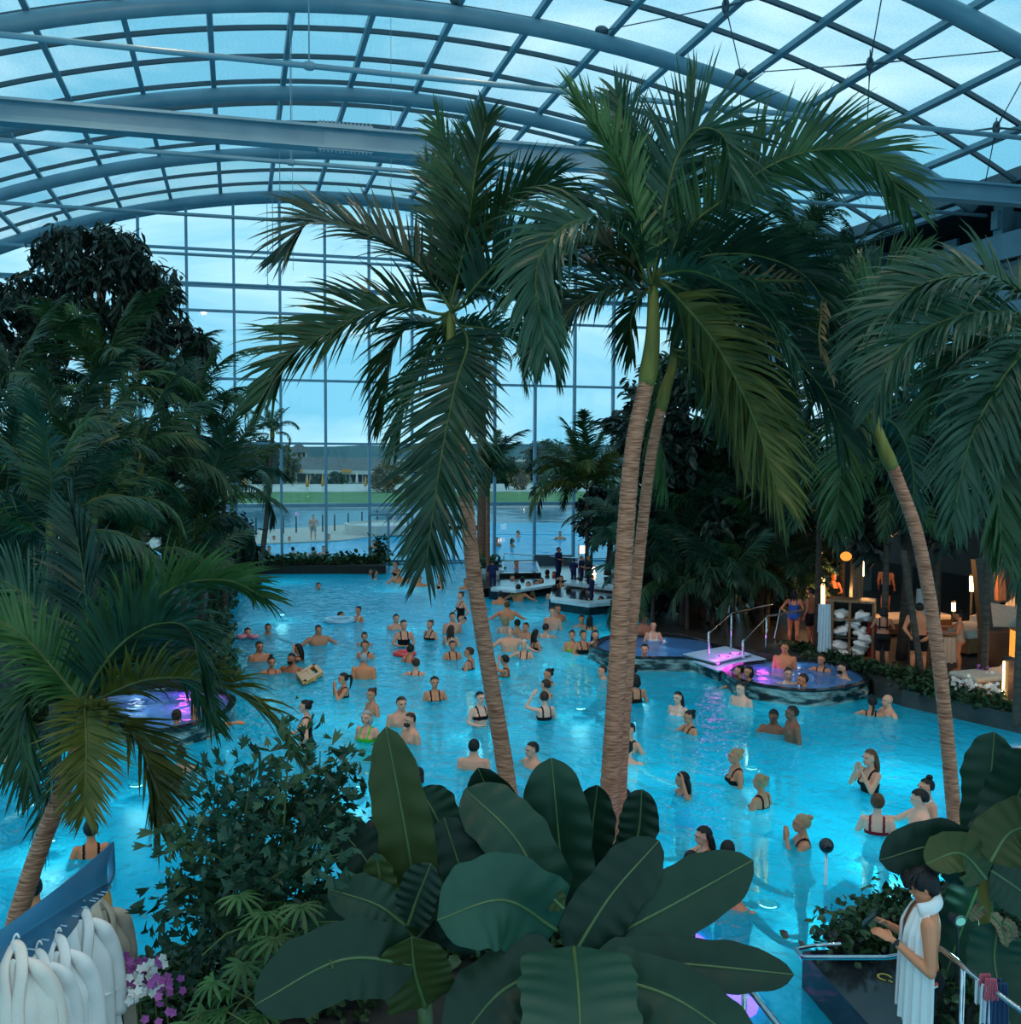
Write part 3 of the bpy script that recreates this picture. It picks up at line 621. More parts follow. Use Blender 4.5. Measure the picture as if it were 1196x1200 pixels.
def place_palm(label, px, py, d, nf, scale, mats, r=.07, bark='trunk_dark', zb=DZ, group='palms of the jungle planting', lean=0.0, shaft=True, droop=False, seed=0, spread=1.0):
    rg = np.random.default_rng(seed+int(px*7+py)); top = W(px, py, d); base = np.array([top[0]+lean, top[1]+lean*.3, zb])
    root = thing('palm_tree', label, 'palm', base, group=group)
    C = [base, base+(top-base)*.35+(-lean*.12, 0, 0), base+(top-base)*.7+(-lean*.08, 0, 0), top]
    trunk_geo(C, r*1.15, r*.8, max(6, int((top[2]-zb)*6)), 10).build('trunk', M[bark], root, smooth=True)
    if shaft: MB().tube([top-(0, 0, .05), top+(0, 0, .25), top+(0, 0, .5)], [r*.95, r*.9, r*.4], 10).build('crownshaft', M['crownshaft'], root, smooth=True)
    for i in range(nf):
        tier = i/nf; k = 3 if tier < .18 else 0 if tier < .45 else 1 if tier < .75 else 2
        if droop and k in (3, 0): k = 1
        az = i*2.39996+rg.normal(0, .25); s_ = scale*(1+rg.normal(0, .12))
        m4 = Matrix.Translation(Vector(top-base+(0, 0, .30*(1-tier)))) @ Matrix.Rotation(az, 4, 'Z') @ Matrix.Rotation(rg.normal(0, .12), 4, 'Y') @ Matrix.Rotation(rg.normal(0, .35), 4, 'X') @ Matrix.Diagonal((s_*spread, s_*spread, s_, 1))
        inst('frond', FT[mats[int(rg.integers(len(mats)))]][k], root, m4)
    return root
JL = 'palms of the jungle on the opposite side of the robes'
for a in [
    ('fan topped palm crowning the jungle below the dark tree', 126, 468, 22, 16, 1.0, (PB, PL)), ('palm at the frame edge below the dark tree', 18, 480, 21, 15, 1.0, (PT, PL)),
    ('palm between the jungle crown palm and the glass wall', 232, 500, 25, 16, 1.0, (PL, PT)), ('shorter palm under the jungle crown palm', 165, 560, 21, 16, .95, (PT, PL)),
    ('low palm at the jungle edge beside the far water', 262, 575, 27, 18, 1.05, (PL, PT)), ('palm with fine arching fronds in mid jungle', 75, 555, 18, 15, .95, (PT,)),
    ('bushy palm at the foot of the jungle by the far hedge', 235, 620, 24, 18, 1.0, (PT, PL)), ('palm behind the raised fronds of the leaning foreground palm', 60, 640, 14, 15, .95, (PB, PT)),
    ('palm low at the frame edge above the round whirlpool', 5, 610, 16, 14, .9, (PT,)), ('dark palm filling the jungle floor behind the round whirlpool', 150, 660, 19, 16, .9, (PT, PL)),
    ('low palm just behind the round whirlpool', 215, 690, 21, 14, .75, (PL, PT)), ('palm under the fine fronded palm in mid jungle', 110, 610, 17, 14, .85, (PL,)),
    ('low palm at the frame edge beside the round whirlpool', 20, 730, 15, 14, .75, (PT, PL)),
    ('palm peeking out between the jungle crown and the tall tree', 190, 480, 27, 14, .95, (PT,))]:
    place_palm(*a, group='palms of the jungle by the round whirlpool')
for a in [
    ('date palm with full crown standing by the pool bar', 688, 575, 37, 26, 1.15, (PL, PO)), ('palm in the thicket just behind the twin trunks', 800, 585, 28.5, 18, 1.25, (PT,)),
    ('palm in the thicket above the chrome handrails', 860, 620, 27.5, 18, 1.25, (PT, PL)), ('low palm drooping over the first marble whirlpool', 800, 655, 27, 16, 1.1, (PT,)),
    ('palm hanging over the entry steps', 900, 640, 26.5, 16, 1.05, (PL,)), ('tall palm of the thicket under the big drooping fronds', 900, 540, 28.5, 18, 1.25, (PT, PL)),
    ('palm in front of the warm lit bar posts', 960, 600, 24, 16, 1.0, (PL, PT)), ('palm over the towel shelf', 1040, 590, 22, 16, 1.0, (PT, PL)),
    ('palm over the couple in black shorts', 1100, 570, 22, 16, 1.0, (PL,)), ('palm above the daybeds', 1160, 560, 20, 16, 1.0, (PT,)),
    ('palm standing tall behind the bowed palm', 1105, 470, 24, 16, 1.1, (PT,)), ('palm at the frame edge over the lounger', 1200, 600, 17, 14, .95, (PL, PT)),
    ('palm in the dark thicket between handrails and bar', 745, 640, 29, 16, 1.0, (PT,)), ('crown of a tall palm just under the roof eave', 935, 300, 28, 14, .85, (PL,)), ('small palm crown below the gallery beam', 995, 330, 27, 12, .7, (PT,)),
    ('palm behind the blue swimsuit', 930, 690, 25, 12, .7, (PT,))]:
    place_palm(*a, group='palms of the thicket beside the deck', shaft=False)
for a in [('low palm clump at the water edge behind the twin trunks', 765, 700, 27, 15, .95, (PT,)), ('low palm clump behind the first marble whirlpool', 805, 695, 26.4, 16, 1.0, (PT, PL)), ('low palm clump beside the entry handrails', 850, 695, 26, 15, 1.0, (PT,)), ('low palm clump between handrail and blue swimsuit', 893, 695, 26, 15, .9, (PL, PT)), ('palm clump at mid height in the thicket', 835, 650, 27, 15, .9, (PT,)), ('palm clump filling the thicket beside the bar', 755, 665, 31, 14, .9, (PT, PL))]:
    place_palm(*a, group='palms of the thicket beside the deck', shaft=False, r=.05)
place_palm('thin tall reddish trunked palm in front of the glass wall', 565, 412, 41, 16, .8, (PL, PO), r=.17, bark='trunk_red', group='palms by the glass wall', shaft=False, droop=True, zb=.1)
place_palm('short green palm crown beside the reddish trunk', 572, 562, 38, 20, .80, (PT, PL), r=.07, bark='trunk_red', group='palms by the glass wall', shaft=False, zb=.1)
place_palm('small slim palm standing alone behind the flower hedge', 319, 512, 40, 10, .62, (PL, PT), r=.10, bark='trunk_dark', group='palms by the glass wall', lean=-.5)
# ---- broadleaf trees
def leaf_shape(l, w, fold=.15):
    return np.array([(0, 0, 0), (l*.35, w*.5, fold*w), (l*.75, w*.36, fold*w*.6-.05*l), (l, 0, -.12*l), (l*.75, -w*.36, fold*w*.6-.05*l), (l*.35, -w*.5, fold*w), (l*.5, 0, 0)])
LEAF_F = [(0, 6, 1), (1, 6, 2), (2, 6, 3), (0, 5, 6), (5, 4, 6), (4, 3, 6)]
def scatter_leaves(C, D, l, w, rg, jit=.25):
    "C centres, D pointing directions"
    n = len(C); D = nrm(D); ref = nrm(rg.normal(0, 1, (n, 3))*.5+np.array([0, 0, 1.0])); S = nrm(np.cross(ref, D)); U = np.cross(D, S)
    sc = (1+rg.normal(0, jit, n))[:, None, None]; sh = leaf_shape(l, w)
    V = C[:, None]+sc*(sh[None, :, 0:1]*D[:, None]+sh[None, :, 1:2]*S[:, None]+sh[None, :, 2:3]*U[:, None])
    f = (np.array(LEAF_F)[None]+(np.arange(n)*7)[:, None, None]).reshape(-1, 3); return V.reshape(-1, 3), f
def broad_tree(label, px, py, d, rad, nclump, per, l, w, group, zb=DZ, squash=1.0, seed=1, trunk_r=.14, mat='tree_leaf', droop=.5, clump=.35):
    rg = np.random.default_rng(seed); c = W(px, py, d); base = np.array([c[0], c[1], zb]); t = thing('broadleaf_tree', label, 'tree', base, group=group)
    MB().tube(spline([base, base+(0.1, 0, (c[2]-zb)*.5), c], 10), np.linspace(trunk_r, trunk_r*.5, 10), 10).build('trunk', M['trunk_dark'], t, smooth=True)
    for b_ in range(8):
        dirv = nrm(rg.normal(0, 1, 3)*(1, 1, .6)+(0, 0, .35)); st_ = c-(0, 0, rad*.5)
        br_ = spline([st_, st_+dirv*rad*.5+(0, 0, .1), st_+dirv*rad*1.1], 8)
        MB().tube(br_, np.linspace(trunk_r*.4, .015, 8), 6).build('branch', M['trunk_dark'], t)
        CC, DD = [], []
        for k in range(nclump//8):
            u = nrm(rg.normal(0, 1, 3)+dirv*1.3); q = c+u*rad*(.45+.6*rg.random()**.6)*np.array([1, 1, squash])
            for j in range(per):
                dd = nrm(rg.normal(0, 1, 3)*(1, 1, .5)+np.array([0, 0, -droop])); CC.append(q+rg.normal(0, clump*.35, 3)); DD.append(dd)
        V, f = scatter_leaves(np.array(CC), np.array(DD), l, w, rg)
        MB().addq(V, f).build('foliage', M[mat], t, kind='stuff')
    return t
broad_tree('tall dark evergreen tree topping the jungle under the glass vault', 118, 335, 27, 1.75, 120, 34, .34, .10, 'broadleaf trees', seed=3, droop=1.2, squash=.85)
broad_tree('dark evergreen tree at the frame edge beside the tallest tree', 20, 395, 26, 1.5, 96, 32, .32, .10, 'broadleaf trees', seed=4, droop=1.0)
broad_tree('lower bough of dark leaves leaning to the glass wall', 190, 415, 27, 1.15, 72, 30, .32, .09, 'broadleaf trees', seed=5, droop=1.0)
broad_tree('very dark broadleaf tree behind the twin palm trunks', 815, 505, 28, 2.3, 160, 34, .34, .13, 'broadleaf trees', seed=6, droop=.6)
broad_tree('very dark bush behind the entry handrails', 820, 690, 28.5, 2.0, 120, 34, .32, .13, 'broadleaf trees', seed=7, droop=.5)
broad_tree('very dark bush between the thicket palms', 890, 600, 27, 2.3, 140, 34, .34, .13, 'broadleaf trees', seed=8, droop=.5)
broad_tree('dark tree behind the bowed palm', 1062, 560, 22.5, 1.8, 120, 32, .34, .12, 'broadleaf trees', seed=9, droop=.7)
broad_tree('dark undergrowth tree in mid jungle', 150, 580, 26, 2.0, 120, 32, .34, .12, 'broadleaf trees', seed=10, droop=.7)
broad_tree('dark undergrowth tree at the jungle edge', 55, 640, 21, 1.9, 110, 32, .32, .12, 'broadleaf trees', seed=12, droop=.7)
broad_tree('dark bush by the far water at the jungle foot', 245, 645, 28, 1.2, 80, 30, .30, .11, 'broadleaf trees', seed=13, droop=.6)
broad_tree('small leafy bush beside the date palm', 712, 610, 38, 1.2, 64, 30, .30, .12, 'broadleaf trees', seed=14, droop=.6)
# ---- ivy and hedges
def ivy(name, label, pix, z, hgt, n, l=.10, seed=0, cat='hedge', mat='ivy', up=.6):
    rg = np.random.default_rng(seed); P = [G(x, y, z) for x, y in pix]; seg = rg.integers(0, len(P)-1, n); u = rg.random(n)[:, None]
    P = np.array(P); C = P[seg]*(1-u)+P[seg+1]*u+np.c_[rg.normal(0, .14, n), rg.normal(0, .14, n), np.abs(rg.normal(0, hgt*.55, n)).clip(0, hgt*1.3)]
    D = rg.normal(0, 1, (n, 3))+np.array([0, 0, up]); V, f = scatter_leaves(C, D, l, l*.75, rg)
    t = thing(name, label, cat, P.mean(0)); MB().addq(V, f).build('foliage', M[mat], t, kind='stuff')
    g = MB()
    for a_, b_ in zip(P[:-1], P[1:]): g.beam(a_+(0, 0, hgt*.25), b_+(0, 0, hgt*.25), .3, hgt*.5)
    g.build('stems', M['soil'], t); return t
ivy('ivy_border', 'ivy border between the towel shelf and the busy whirlpool', [(925, 760), (980, 776), (1030, 789), (1090, 800)], DZ, .16, 1500, .11, 21, 'ivy')
ivy('ivy_border', 'ivy border beside the round whirlpool and jungle', [(20, 838), (70, 826), (110, 806), (140, 800)], DZ, .25, 900, .11, 22, 'ivy')
ivy('ivy_border', 'ivy border at the frame edge below the jungle', [(-30, 858), (30, 846), (66, 838)], DZ, .3, 800, .12, 23, 'ivy')
ivy('ivy_border', 'dark planting along the jungle water edge', [(262, 803), (256, 770), (258, 720), (270, 690), (285, 668)], DZ, .5, 2200, .16, 31, 'ivy')
ivy('flower_hedge', 'low clipped hedge along the foot of the glass wall', [(293, 662), (340, 662), (400, 661), (449, 660)], DZ, .32, 1500, .17, 24)
ivy('flower_hedge', 'taller end clump of the hedge with red flowers', [(441, 657), (449, 657)], DZ, .75, 300, .18, 25)
ivy('flower_hedge', 'low green planting at the jungle foot before the hedge', [(262, 668), (285, 664), (325, 661)], DZ, .28, 900, .16, 26)
ivy('ivy_border', 'leafy ivy bush on the corner bed behind the phone user', [(985, 1118), (1012, 1103), (1045, 1085), (1065, 1085)], DZ, .28, 1500, .075, 27, 'ivy')
ivy('ivy_border', 'dark ivy mass beside the lower handrail', [(1105, 1130), (1140, 1110), (1190, 1120), (1150, 1180), (1110, 1210)], DZ, .5, 2400, .085, 28, 'ivy')
ivy('ivy_border', 'green planting at the foot of the reddish trunk', [(556, 672), (572, 671), (585, 670)], .3, .45, 400, .17, 29, 'ivy')
ivy('ivy_border', 'dark ground cover under the banana plants', [(330, 1150), (450, 1120), (600, 1110), (760, 1110)], DZ, .35, 2600, .12, 30, 'ivy')
ivy('ivy_border', 'dark trailing greenery below the clipped hedge at the water', [(294, 666), (370, 665), (449, 663)], .06, .22, 1100, .17, 33, 'ivy')
ivy('ivy_border', 'dark ground cover around the orchids', [(150, 1168), (205, 1145), (285, 1125)], DZ, .16, 900, .09, 34, 'ivy')
ivy('ivy_border', 'dark ground cover under the lady palms', [(150, 1215), (230, 1195), (330, 1180), (430, 1170)], DZ, .22, 1600, .09, 35, 'ivy')
# ---- banana plants
def banana_leaf(root, base, mid, tip, wpx, d, mat='banana', roll=0.0, dz=(0, 0, 0), fold=.25, notch=0, seed=0, stalk=True):
    rg = np.random.default_rng(seed+int(base[0]+tip[1])); P3 = [W(base[0], base[1], d+dz[0]), W(mid[0], mid[1], d+dz[1]), W(tip[0], tip[1], d+dz[2])]
    n, m = 34, 11; C = spline(P3, n); T = nrm(np.gradient(C, axis=0)); view = nrm(C.mean(0)-CAM)
    S = nrm(np.cross(T, np.broadcast_to(view, T.shape))); Nn = np.cross(S, T); c_, s_ = math.cos(roll), math.sin(roll)
    S2 = S*c_+Nn*s_; N2 = -S*s_+Nn*c_; hw = wpx*.5*d/F_PX; u = np.linspace(0, 1, n)
    prof = (np.clip(u/.16, 0, 1)**.7)*(1-np.clip((u-.50)/.50, 0, 1)**3.4)**.62; prof[0] = .02; prof[-1] = .03
    vv = np.linspace(-1, 1, m); rip = rg.random(6)*6.28
    rows = []
    for i in range(n):
        e = 1+.035*math.sin(u[i]*17+rip[0])+.025*math.sin(u[i]*41+rip[1])
        e2 = 1+.035*math.sin(u[i]*19+rip[2])+.025*math.sin(u[i]*37+rip[3])
        row = []
        for v in vv:
            ww = hw*prof[i]*(e if v > 0 else e2); off = fold*hw*abs(v)*prof[i]*(1-.55*abs(v))+.009*math.sin(u[i]*46+abs(v)*2+rip[4])*abs(v)*min(1, prof[i]*2)+.03*hw*math.sin(u[i]*9+rip[5])*abs(v)
            row.append(C[i]+S2[i]*ww*v-N2[i]*off*(1 if fold > 0 else -1))
        rows.append(row)
    g = MB().slabsheet(np.array(rows), .003); lf = g.build('leaf', M[mat], root, smooth=True)
    MB().tube(C-N2*.0, np.linspace(.016, .004, n), 6).build('midrib', M['midrib'], lf, smooth=True)
    return lf
def stalk(root, a, b, r0, r1, mat='midrib'): MB().tube(spline([a, (np.asarray(a)+b)/2+(.02, 0, 0), b], 8), np.linspace(r0, r1, 8), 10).build('pseudostem', M[mat], root, smooth=True)
db = 6.6
c1 = W(672, 1122, db); b1 = thing('banana_plant', 'large banana plant with broad fan of leaves in front', 'banana plant', (c1[0], c1[1], DZ))
stalk(b1, (c1[0], c1[1], DZ), c1, .085, .05)
BL, BN, BO = 'banana_light', 'banana', 'banana_olive'
for a in [
    ((662, 1085), (655, 990), (646, 888), 82, db+.5, BN, .15, (0, .1, .1)), ((650, 1075), (605, 985), (545, 925), 78, db+.3, BN, -.2, (0, 0, .2)),
    ((652, 1090), (590, 1055), (512, 1078), 100, db, BL, .1, (0, -.3, -.6)), ((668, 1125), (715, 1050), (772, 985), 74, db, BN, -.3, (0, .1, .2)),
    ((675, 1118), (770, 1070), (882, 1008), 80, db+.1, BN, .1, (0, 0, .1)), ((690, 1128), (800, 1130), (930, 1142), 60, db-.1, BN, .25, (0, 0, -.1)),
    ((672, 1110), (678, 1170), (682, 1270), 128, db-.3, BL, .1, (0, -.5, -1.0)), ((735, 1020), (748, 975), (752, 925), 48, db+.8, BN, .3, (0, 0, 0)),
    ((665, 1130), (590, 1160), (530, 1230), 90, db-.2, BN, -.2, (0, -.2, -.4)), ((690, 1140), (790, 1170), (890, 1240), 74, db-.2, BN, .2, (0, -.2, -.4)),
    ((640, 1060), (600, 990), (560, 900), 70, db+.9, BN, .3, (0, .1, .1)), ((660, 1065), (640, 1045), (622, 1030), 26, db-.1, 'banana_olive', .2, (0, 0, 0)),
    ((690, 1060), (692, 990), (700, 920), 56, db+1.0, BN, .2, (0, 0, 0))]:
    banana_leaf(b1, *a[:6], roll=a[6], dz=a[7])
c2 = W(497, 1165, db-.2); b2 = thing('banana_plant', 'smaller banana plant with upright torn leaf beside the fishtail bush', 'banana plant', (c2[0], c2[1], DZ))
stalk(b2, (c2[0], c2[1], DZ), c2, .07, .045)
for a in [
    ((492, 1090), (478, 990), (452, 852), 70, db+.2, BO, .35, (0, 0, 0)), ((488, 1130), (400, 1125), (298, 1178), 84, db-.4, BN, .1, (0, -.2, -.4)),
    ((498, 1180), (486, 1140), (482, 1098), 82, db-.3, BO, .0, (0, -.1, -.2)), ((475, 1085), (440, 1060), (384, 1042), 56, db, BN, -.2, (0, 0, 0)),
    ((478, 1085), (490, 1050), (505, 1012), 50, db, BN, .3, (0, 0, 0)), ((560, 1120), (545, 1040), (520, 958), 86, db+.3, BN, -.1, (0, 0, .1)),
    ((470, 1080), (430, 1010), (388, 962), 60, db+.6, BN, .2, (0, 0, .1)), ((485, 1100), (452, 1050), (440, 1000), 44, db+.1, BO, .5, (0, 0, 0)), ((480, 1110), (520, 1060), (560, 985), 60, db+.4, BN, .2, (0, 0, .1)),
    ((470, 1130), (430, 1085), (370, 1080), 60, db+.1, BN, .2, (0, 0, 0)), ((530, 1010), (512, 960), (492, 925), 60, db+.8, BN, .2, (0, 0, .1))]:
    banana_leaf(b2, *a[:6], roll=a[6], dz=a[7])
d5 = 7.6; c3 = W(1165, 1075, d5); b3 = thing('banana_plant', 'banana plant with dry bracts behind the phone user', 'banana plant', (c3[0], c3[1], DZ))
stalk(b3, (c3[0], c3[1], DZ), W(1152, 1020, d5), .075, .05, 'crownshaft')
for a in [
    ((1152, 1035), (1105, 992), (1030, 1008), 62, d5, BN, .2, (0, -.1, -.1)), ((1155, 1030), (1125, 1000), (1085, 1012), 50, d5-.2, BO, -.3, (0, -.1, -.2)),
    ((1160, 1000), (1160, 930), (1165, 858), 66, d5+.3, BN, .35, (0, 0, 0)), ((1165, 1005), (1190, 940), (1215, 880), 76, d5-.1, BN, .3, (0, 0, -.2)),
    ((1160, 1010), (1185, 975), (1230, 965), 70, d5-.3, BO, .2, (0, 0, -.2)), ((1160, 1020), (1190, 1040), (1230, 1070), 60, d5-.1, BN, .2, (0, 0, 0)),
    ((1150, 1030), (1130, 1080), (1105, 1150), 60, d5+.4, BN, .2, (0, .1, .1)), ((1170, 1080), (1165, 1130), (1185, 1210), 60, d5-.2, BN, .2, (0, 0, -.2))]:
    banana_leaf(b3, *a[:6], roll=a[6], dz=a[7])
for i, (x, y, x2, y2) in enumerate([(1160, 1070, 1180, 1110), (1152, 1062, 1136, 1078), (1175, 1080, 1186, 1102)]):
    banana_leaf(b3, (x, y), ((x+x2)/2+3, (y+y2)/2-4), (x2, y2), 15, d5-.25, 'palm_dry', .4).name = 'dry_bract'
# ---- fishtail palm bush
def wedge_leaves(C, D, l, rg):
    n = len(C); D = nrm(D); ref = nrm(rg.normal(0, 1, (n, 3))*.5-nrm(FW)); S = nrm(np.cross(ref, D)); U = np.cross(D, S); sc = (1+rg.normal(0, .2, n))[:, None, None]
    sh = np.array([(0, 0, 0), (.55, .20, .02), (1.0, .30, -.06), (.80, .10, 0), (1.05, .02, -.08), (.78, -.10, 0), (.92, -.28, -.06), (.5, -.2, .02)])*l
    V = C[:, None]+sc*(sh[None, :, 0:1]*D[:, None]+sh[None, :, 1:2]*S[:, None]+sh[None, :, 2:3]*U[:, None])
    f = (np.array([(0, 1, 3), (1, 2, 3), (0, 3, 5), (3, 4, 5), (0, 5, 7), (5, 6, 7)])[None]+(np.arange(n)*8)[:, None, None]).reshape(-1, 3); return V.reshape(-1, 3), f
df = 7.2; cb = W(320, 1130, df); fb = thing('fishtail_palm', 'dense fishtail palm bush in front of the pool', 'palm bush', (cb[0], cb[1], DZ))
for k, (x, y) in enumerate([(340, 850), (300, 880), (375, 880), (405, 872), (262, 905), (225, 905), (410, 905), (330, 905), (290, 930), (370, 925), (240, 940), (400, 935), (190, 985), (225, 985), (262, 975), (320, 965), (360, 970), (395, 965), (215, 1030), (190, 1050), (180, 1072), (240, 1040), (280, 1020), (320, 1010), (360, 1010), (400, 1000), (230, 1075), (270, 1070), (310, 1060), (350, 1050), (385, 1045), (240, 1110), (215, 1130), (290, 1110), (345, 1095), (255, 1000), (340, 940), (300, 990)]):
    rg = np.random.default_rng(100+k); dd = df+rg.normal(0, .35); tip = W(x, y, dd); a_ = W(318+rg.normal(0, 25), 1100+rg.normal(0, 40), df)
    P = spline([a_, (a_*.45+tip*.55)+(0, 0, .12), tip], 12); br_ = MB().tube(P, np.linspace(.012, .004, 12), 5).build('stem', M['rachis'], fb)
    n = 70; ii = rg.uniform(.45, 1.03, n); C = np.stack([np.interp(ii, np.linspace(0, 1, 12), P[:, j]) for j in range(3)], 1)+rg.normal(0, .09, (n, 3)); tg = nrm(P[-1]-P[-5])
    V, f = wedge_leaves(C, rg.normal(0, 1, (n, 3))*.9+tg*.6+np.array([0, 0, -.25]), .098, rg); MB().addq(V, f).build('leaflet_spray', M['palm_leaf_teal' if k % 3 else 'ivy'], br_, kind='stuff')
# ---- lady palms with finger leaves
def finger_leaf(nf, l, w, seed):
    rg = np.random.default_rng(seed); g = MB()
    for k in range(nf):
        a = math.radians(-105+210*k/(nf-1)); L_ = l*(1-.25*abs(k/(nf-1)-.5)*2)*(1+rg.normal(0, .06)); X = np.zeros(3); D = np.array([math.cos(a), math.sin(a), .25]); rows = []
        for s_ in range(6):
            u = s_/5; ww = w*(.35+.65*math.sin(math.pi*(.12+.75*u)))*(1 if s_ < 5 else .3); sd = np.array([-math.sin(a), math.cos(a), 0]); rows.append([X-sd*ww/2+(0, 0, .15*ww), X, X+sd*ww/2+(0, 0, .15*ww)]); D = nrm(D+(0, 0, -.16)); X = X+D*L_/5
        g.sheet(np.array(rows))
    g.tube([(0, 0, 0), (-.12, 0, -.1), (-.22, 0, -.3)], [.006, .006, .007], 5, mi=1); return g
LP = [finger_leaf(9, .24, .030, s).mesh('lady_palm_leaf', [M['palm_leaf_bright'], M['rachis']]) for s in (1, 2, 3)]
dl = 6.3
for gi, (px, py, lab, pts) in enumerate([(290, 1190, 'lady palm with finger leaves below the fishtail bush', [(310, 1070), (300, 1105), (318, 1130), (335, 1058), (285, 1130), (270, 1160), (300, 1160), (330, 1150), (265, 1185), (322, 1100), (250, 1150), (290, 1085)]),
        (250, 1200, 'lady palm at the bottom edge beside the orchids', [(240, 1185), (260, 1205), (225, 1200), (285, 1195), (305, 1190)]), (360, 1120, 'lady palm half hidden under the fishtail bush', [(352, 1062), (372, 1085), (345, 1110), (330, 1085), (280, 1050)])]):
    c = W(px, py, dl); t = thing('lady_palm', lab, 'palm bush', (c[0], c[1], DZ), group='lady palms'); 
    stalk(t, (c[0], c[1], DZ), (c[0], c[1], DZ+.5), .02, .015, 'trunk_dark')
    for k, (x, y) in enumerate(pts):
        rg = np.random.default_rng(gi*50+k); p = W(x, y, dl+rg.normal(0, .15))-np.array([c[0], c[1], DZ])
        toc = math.atan2(-FW[1], -FW[0])
        m4 = Matrix.Translation(Vector(p)) @ Matrix.Rotation(toc+rg.normal(0, 1.3), 4, 'Z') @ Matrix.Rotation(rg.uniform(.1, .6), 4, 'Y') @ Matrix.Diagonal((.85, .85, .85, 1)); inst('leaf', LP[k % 3], t, m4)
# ---- orchids
def orchid(label, px, py, d, mats, n, zb=DZ, s=1.0):
    c = W(px, py, d); t = thing('orchid', label, 'orchid', (c[0], c[1], zb), group='orchids by the robes')
    rg = np.random.default_rng(int(px*3+py)); MB().lathe([(.05, 0), (.075, .12), (.07, .13)], (c[0], c[1], zb), 12).build('pot', M['blackstone'], t)
    for k in range(4):
        a = k*1.57+.4; R_ = np.array([math.cos(a), math.sin(a), 0]); rows = []
        for u in np.linspace(0, 1, 6): p = np.array([c[0], c[1], zb+.13])+R_*.24*u+(0, 0, .10*math.sin(u*2.2)); sd = np.array([-R_[1], R_[0], 0])*.032*math.sin(math.pi*min(1, .15+u*.85)); rows.append([p-sd, p, p+sd])
        MB().sheet(np.array(rows)).build('leaf', M['banana'], t)
    top = c-np.array([0, 0, 0.0]); MB().tube(spline([(c[0], c[1], zb+.1), (c[0]+.02, c[1], (zb+top[2])/2), top], 8), .006, 5).build('stem', M['rachis'], t)
    for k in range(n):
        p = top+rg.normal(0, .055, 3)*(1, 1, 1.3); g = MB(); q = nrm(CAM-p+rg.normal(0, 2.0, 3)); sx = nrm(np.cross(q, (0, 0, 1.0))); uy = np.cross(sx, q)
        for a in np.arange(5)*2*math.pi/5:
            dv = sx*math.cos(a)+uy*math.sin(a); sd = -sx*math.sin(a)+uy*math.cos(a); r_ = .030*s; g.add([p, p+dv*r_*.6+sd*r_*.45+q*.004, p+dv*r_*1.1, p+dv*r_*.6-sd*r_*.45+q*.004], [(0, 1, 2, 3)])
        g.build('flower', M[mats], t)
M['orchid_pink'] = pmat('orchid_magenta', (.28, .04, .22, 1), (.45, .10, .36, 1), rough=.6)
M['orchid_white'] = pmat('orchid_white', (.62, .60, .58, 1), (.78, .75, .72, 1), rough=.6)
for a in [('magenta orchid, tallest of the group by the robes', 158, 1138, 6.9, 'orchid_pink', 26), ('white orchid under the tallest magenta one', 163, 1158, 6.8, 'orchid_white', 22), ('magenta orchid at the end towards the fishtail bush', 194, 1158, 6.8, 'orchid_pink', 26), ('white orchid in front of the robes', 138, 1158, 6.9, 'orchid_white', 16), ('small magenta orchid touching the last robe', 140, 1142, 7.0, 'orchid_pink', 12), ('white orchid between the two big magenta ones', 180, 1142, 6.9, 'orchid_white', 12)]: orchid(*a)
# ================================================================== people
def remesh(g, vox, name, smooth_it=2):
    me = g.mesh('tmp', M['skin']); o = bpy.data.objects.new('tmp', me); COL.objects.link(o)
    r = o.modifiers.new('r', 'REMESH'); r.mode = 'VOXEL'; r.voxel_size = vox
    s = o.modifiers.new('s', 'SMOOTH'); s.factor = .5; s.iterations = smooth_it
    dg = bpy.context.evaluated_depsgraph_get(); me2 = bpy.data.meshes.new_from_object(o.evaluated_get(dg)); me2.name = name
    bpy.data.objects.remove(o); bpy.data.meshes.remove(me)
    me2.materials.clear(); me2.materials.append(M['skin']); me2.polygons.foreach_set('use_smooth', [True]*len(me2.polygons)); return me2
def limb(g, pts, rads, n=10, k=6):
    P = spline(pts, (len(pts)-1)*k+1); R_ = np.interp(np.linspace(0, 1, len(P)), np.linspace(0, 1, len(rads)), rads); g.tube(P, R_, n)
    g.ellipsoid(P[0], (R_[0],)*3, 8, 6); g.ellipsoid(P[-1], (R_[-1],)*3, 8, 6)
def loft_z(g, secs, n=16):
    V = []; k = len(secs)
    for z, rx, ry, x0, y0 in secs:
        for j in range(n): a = 2*math.pi*j/n; V.append((x0+rx*math.copysign(abs(math.cos(a))**.85, math.cos(a)), y0+ry*math.copysign(abs(math.sin(a))**.85, math.sin(a)), z))
    f = [(i*n+j, i*n+(j+1) % n, (i+1)*n+(j+1) % n, (i+1)*n+j) for i in range(k-1) for j in range(n)]+[tuple(range(n))[::-1], tuple((k-1)*n+j for j in range(n))]
    g.add(V, f)
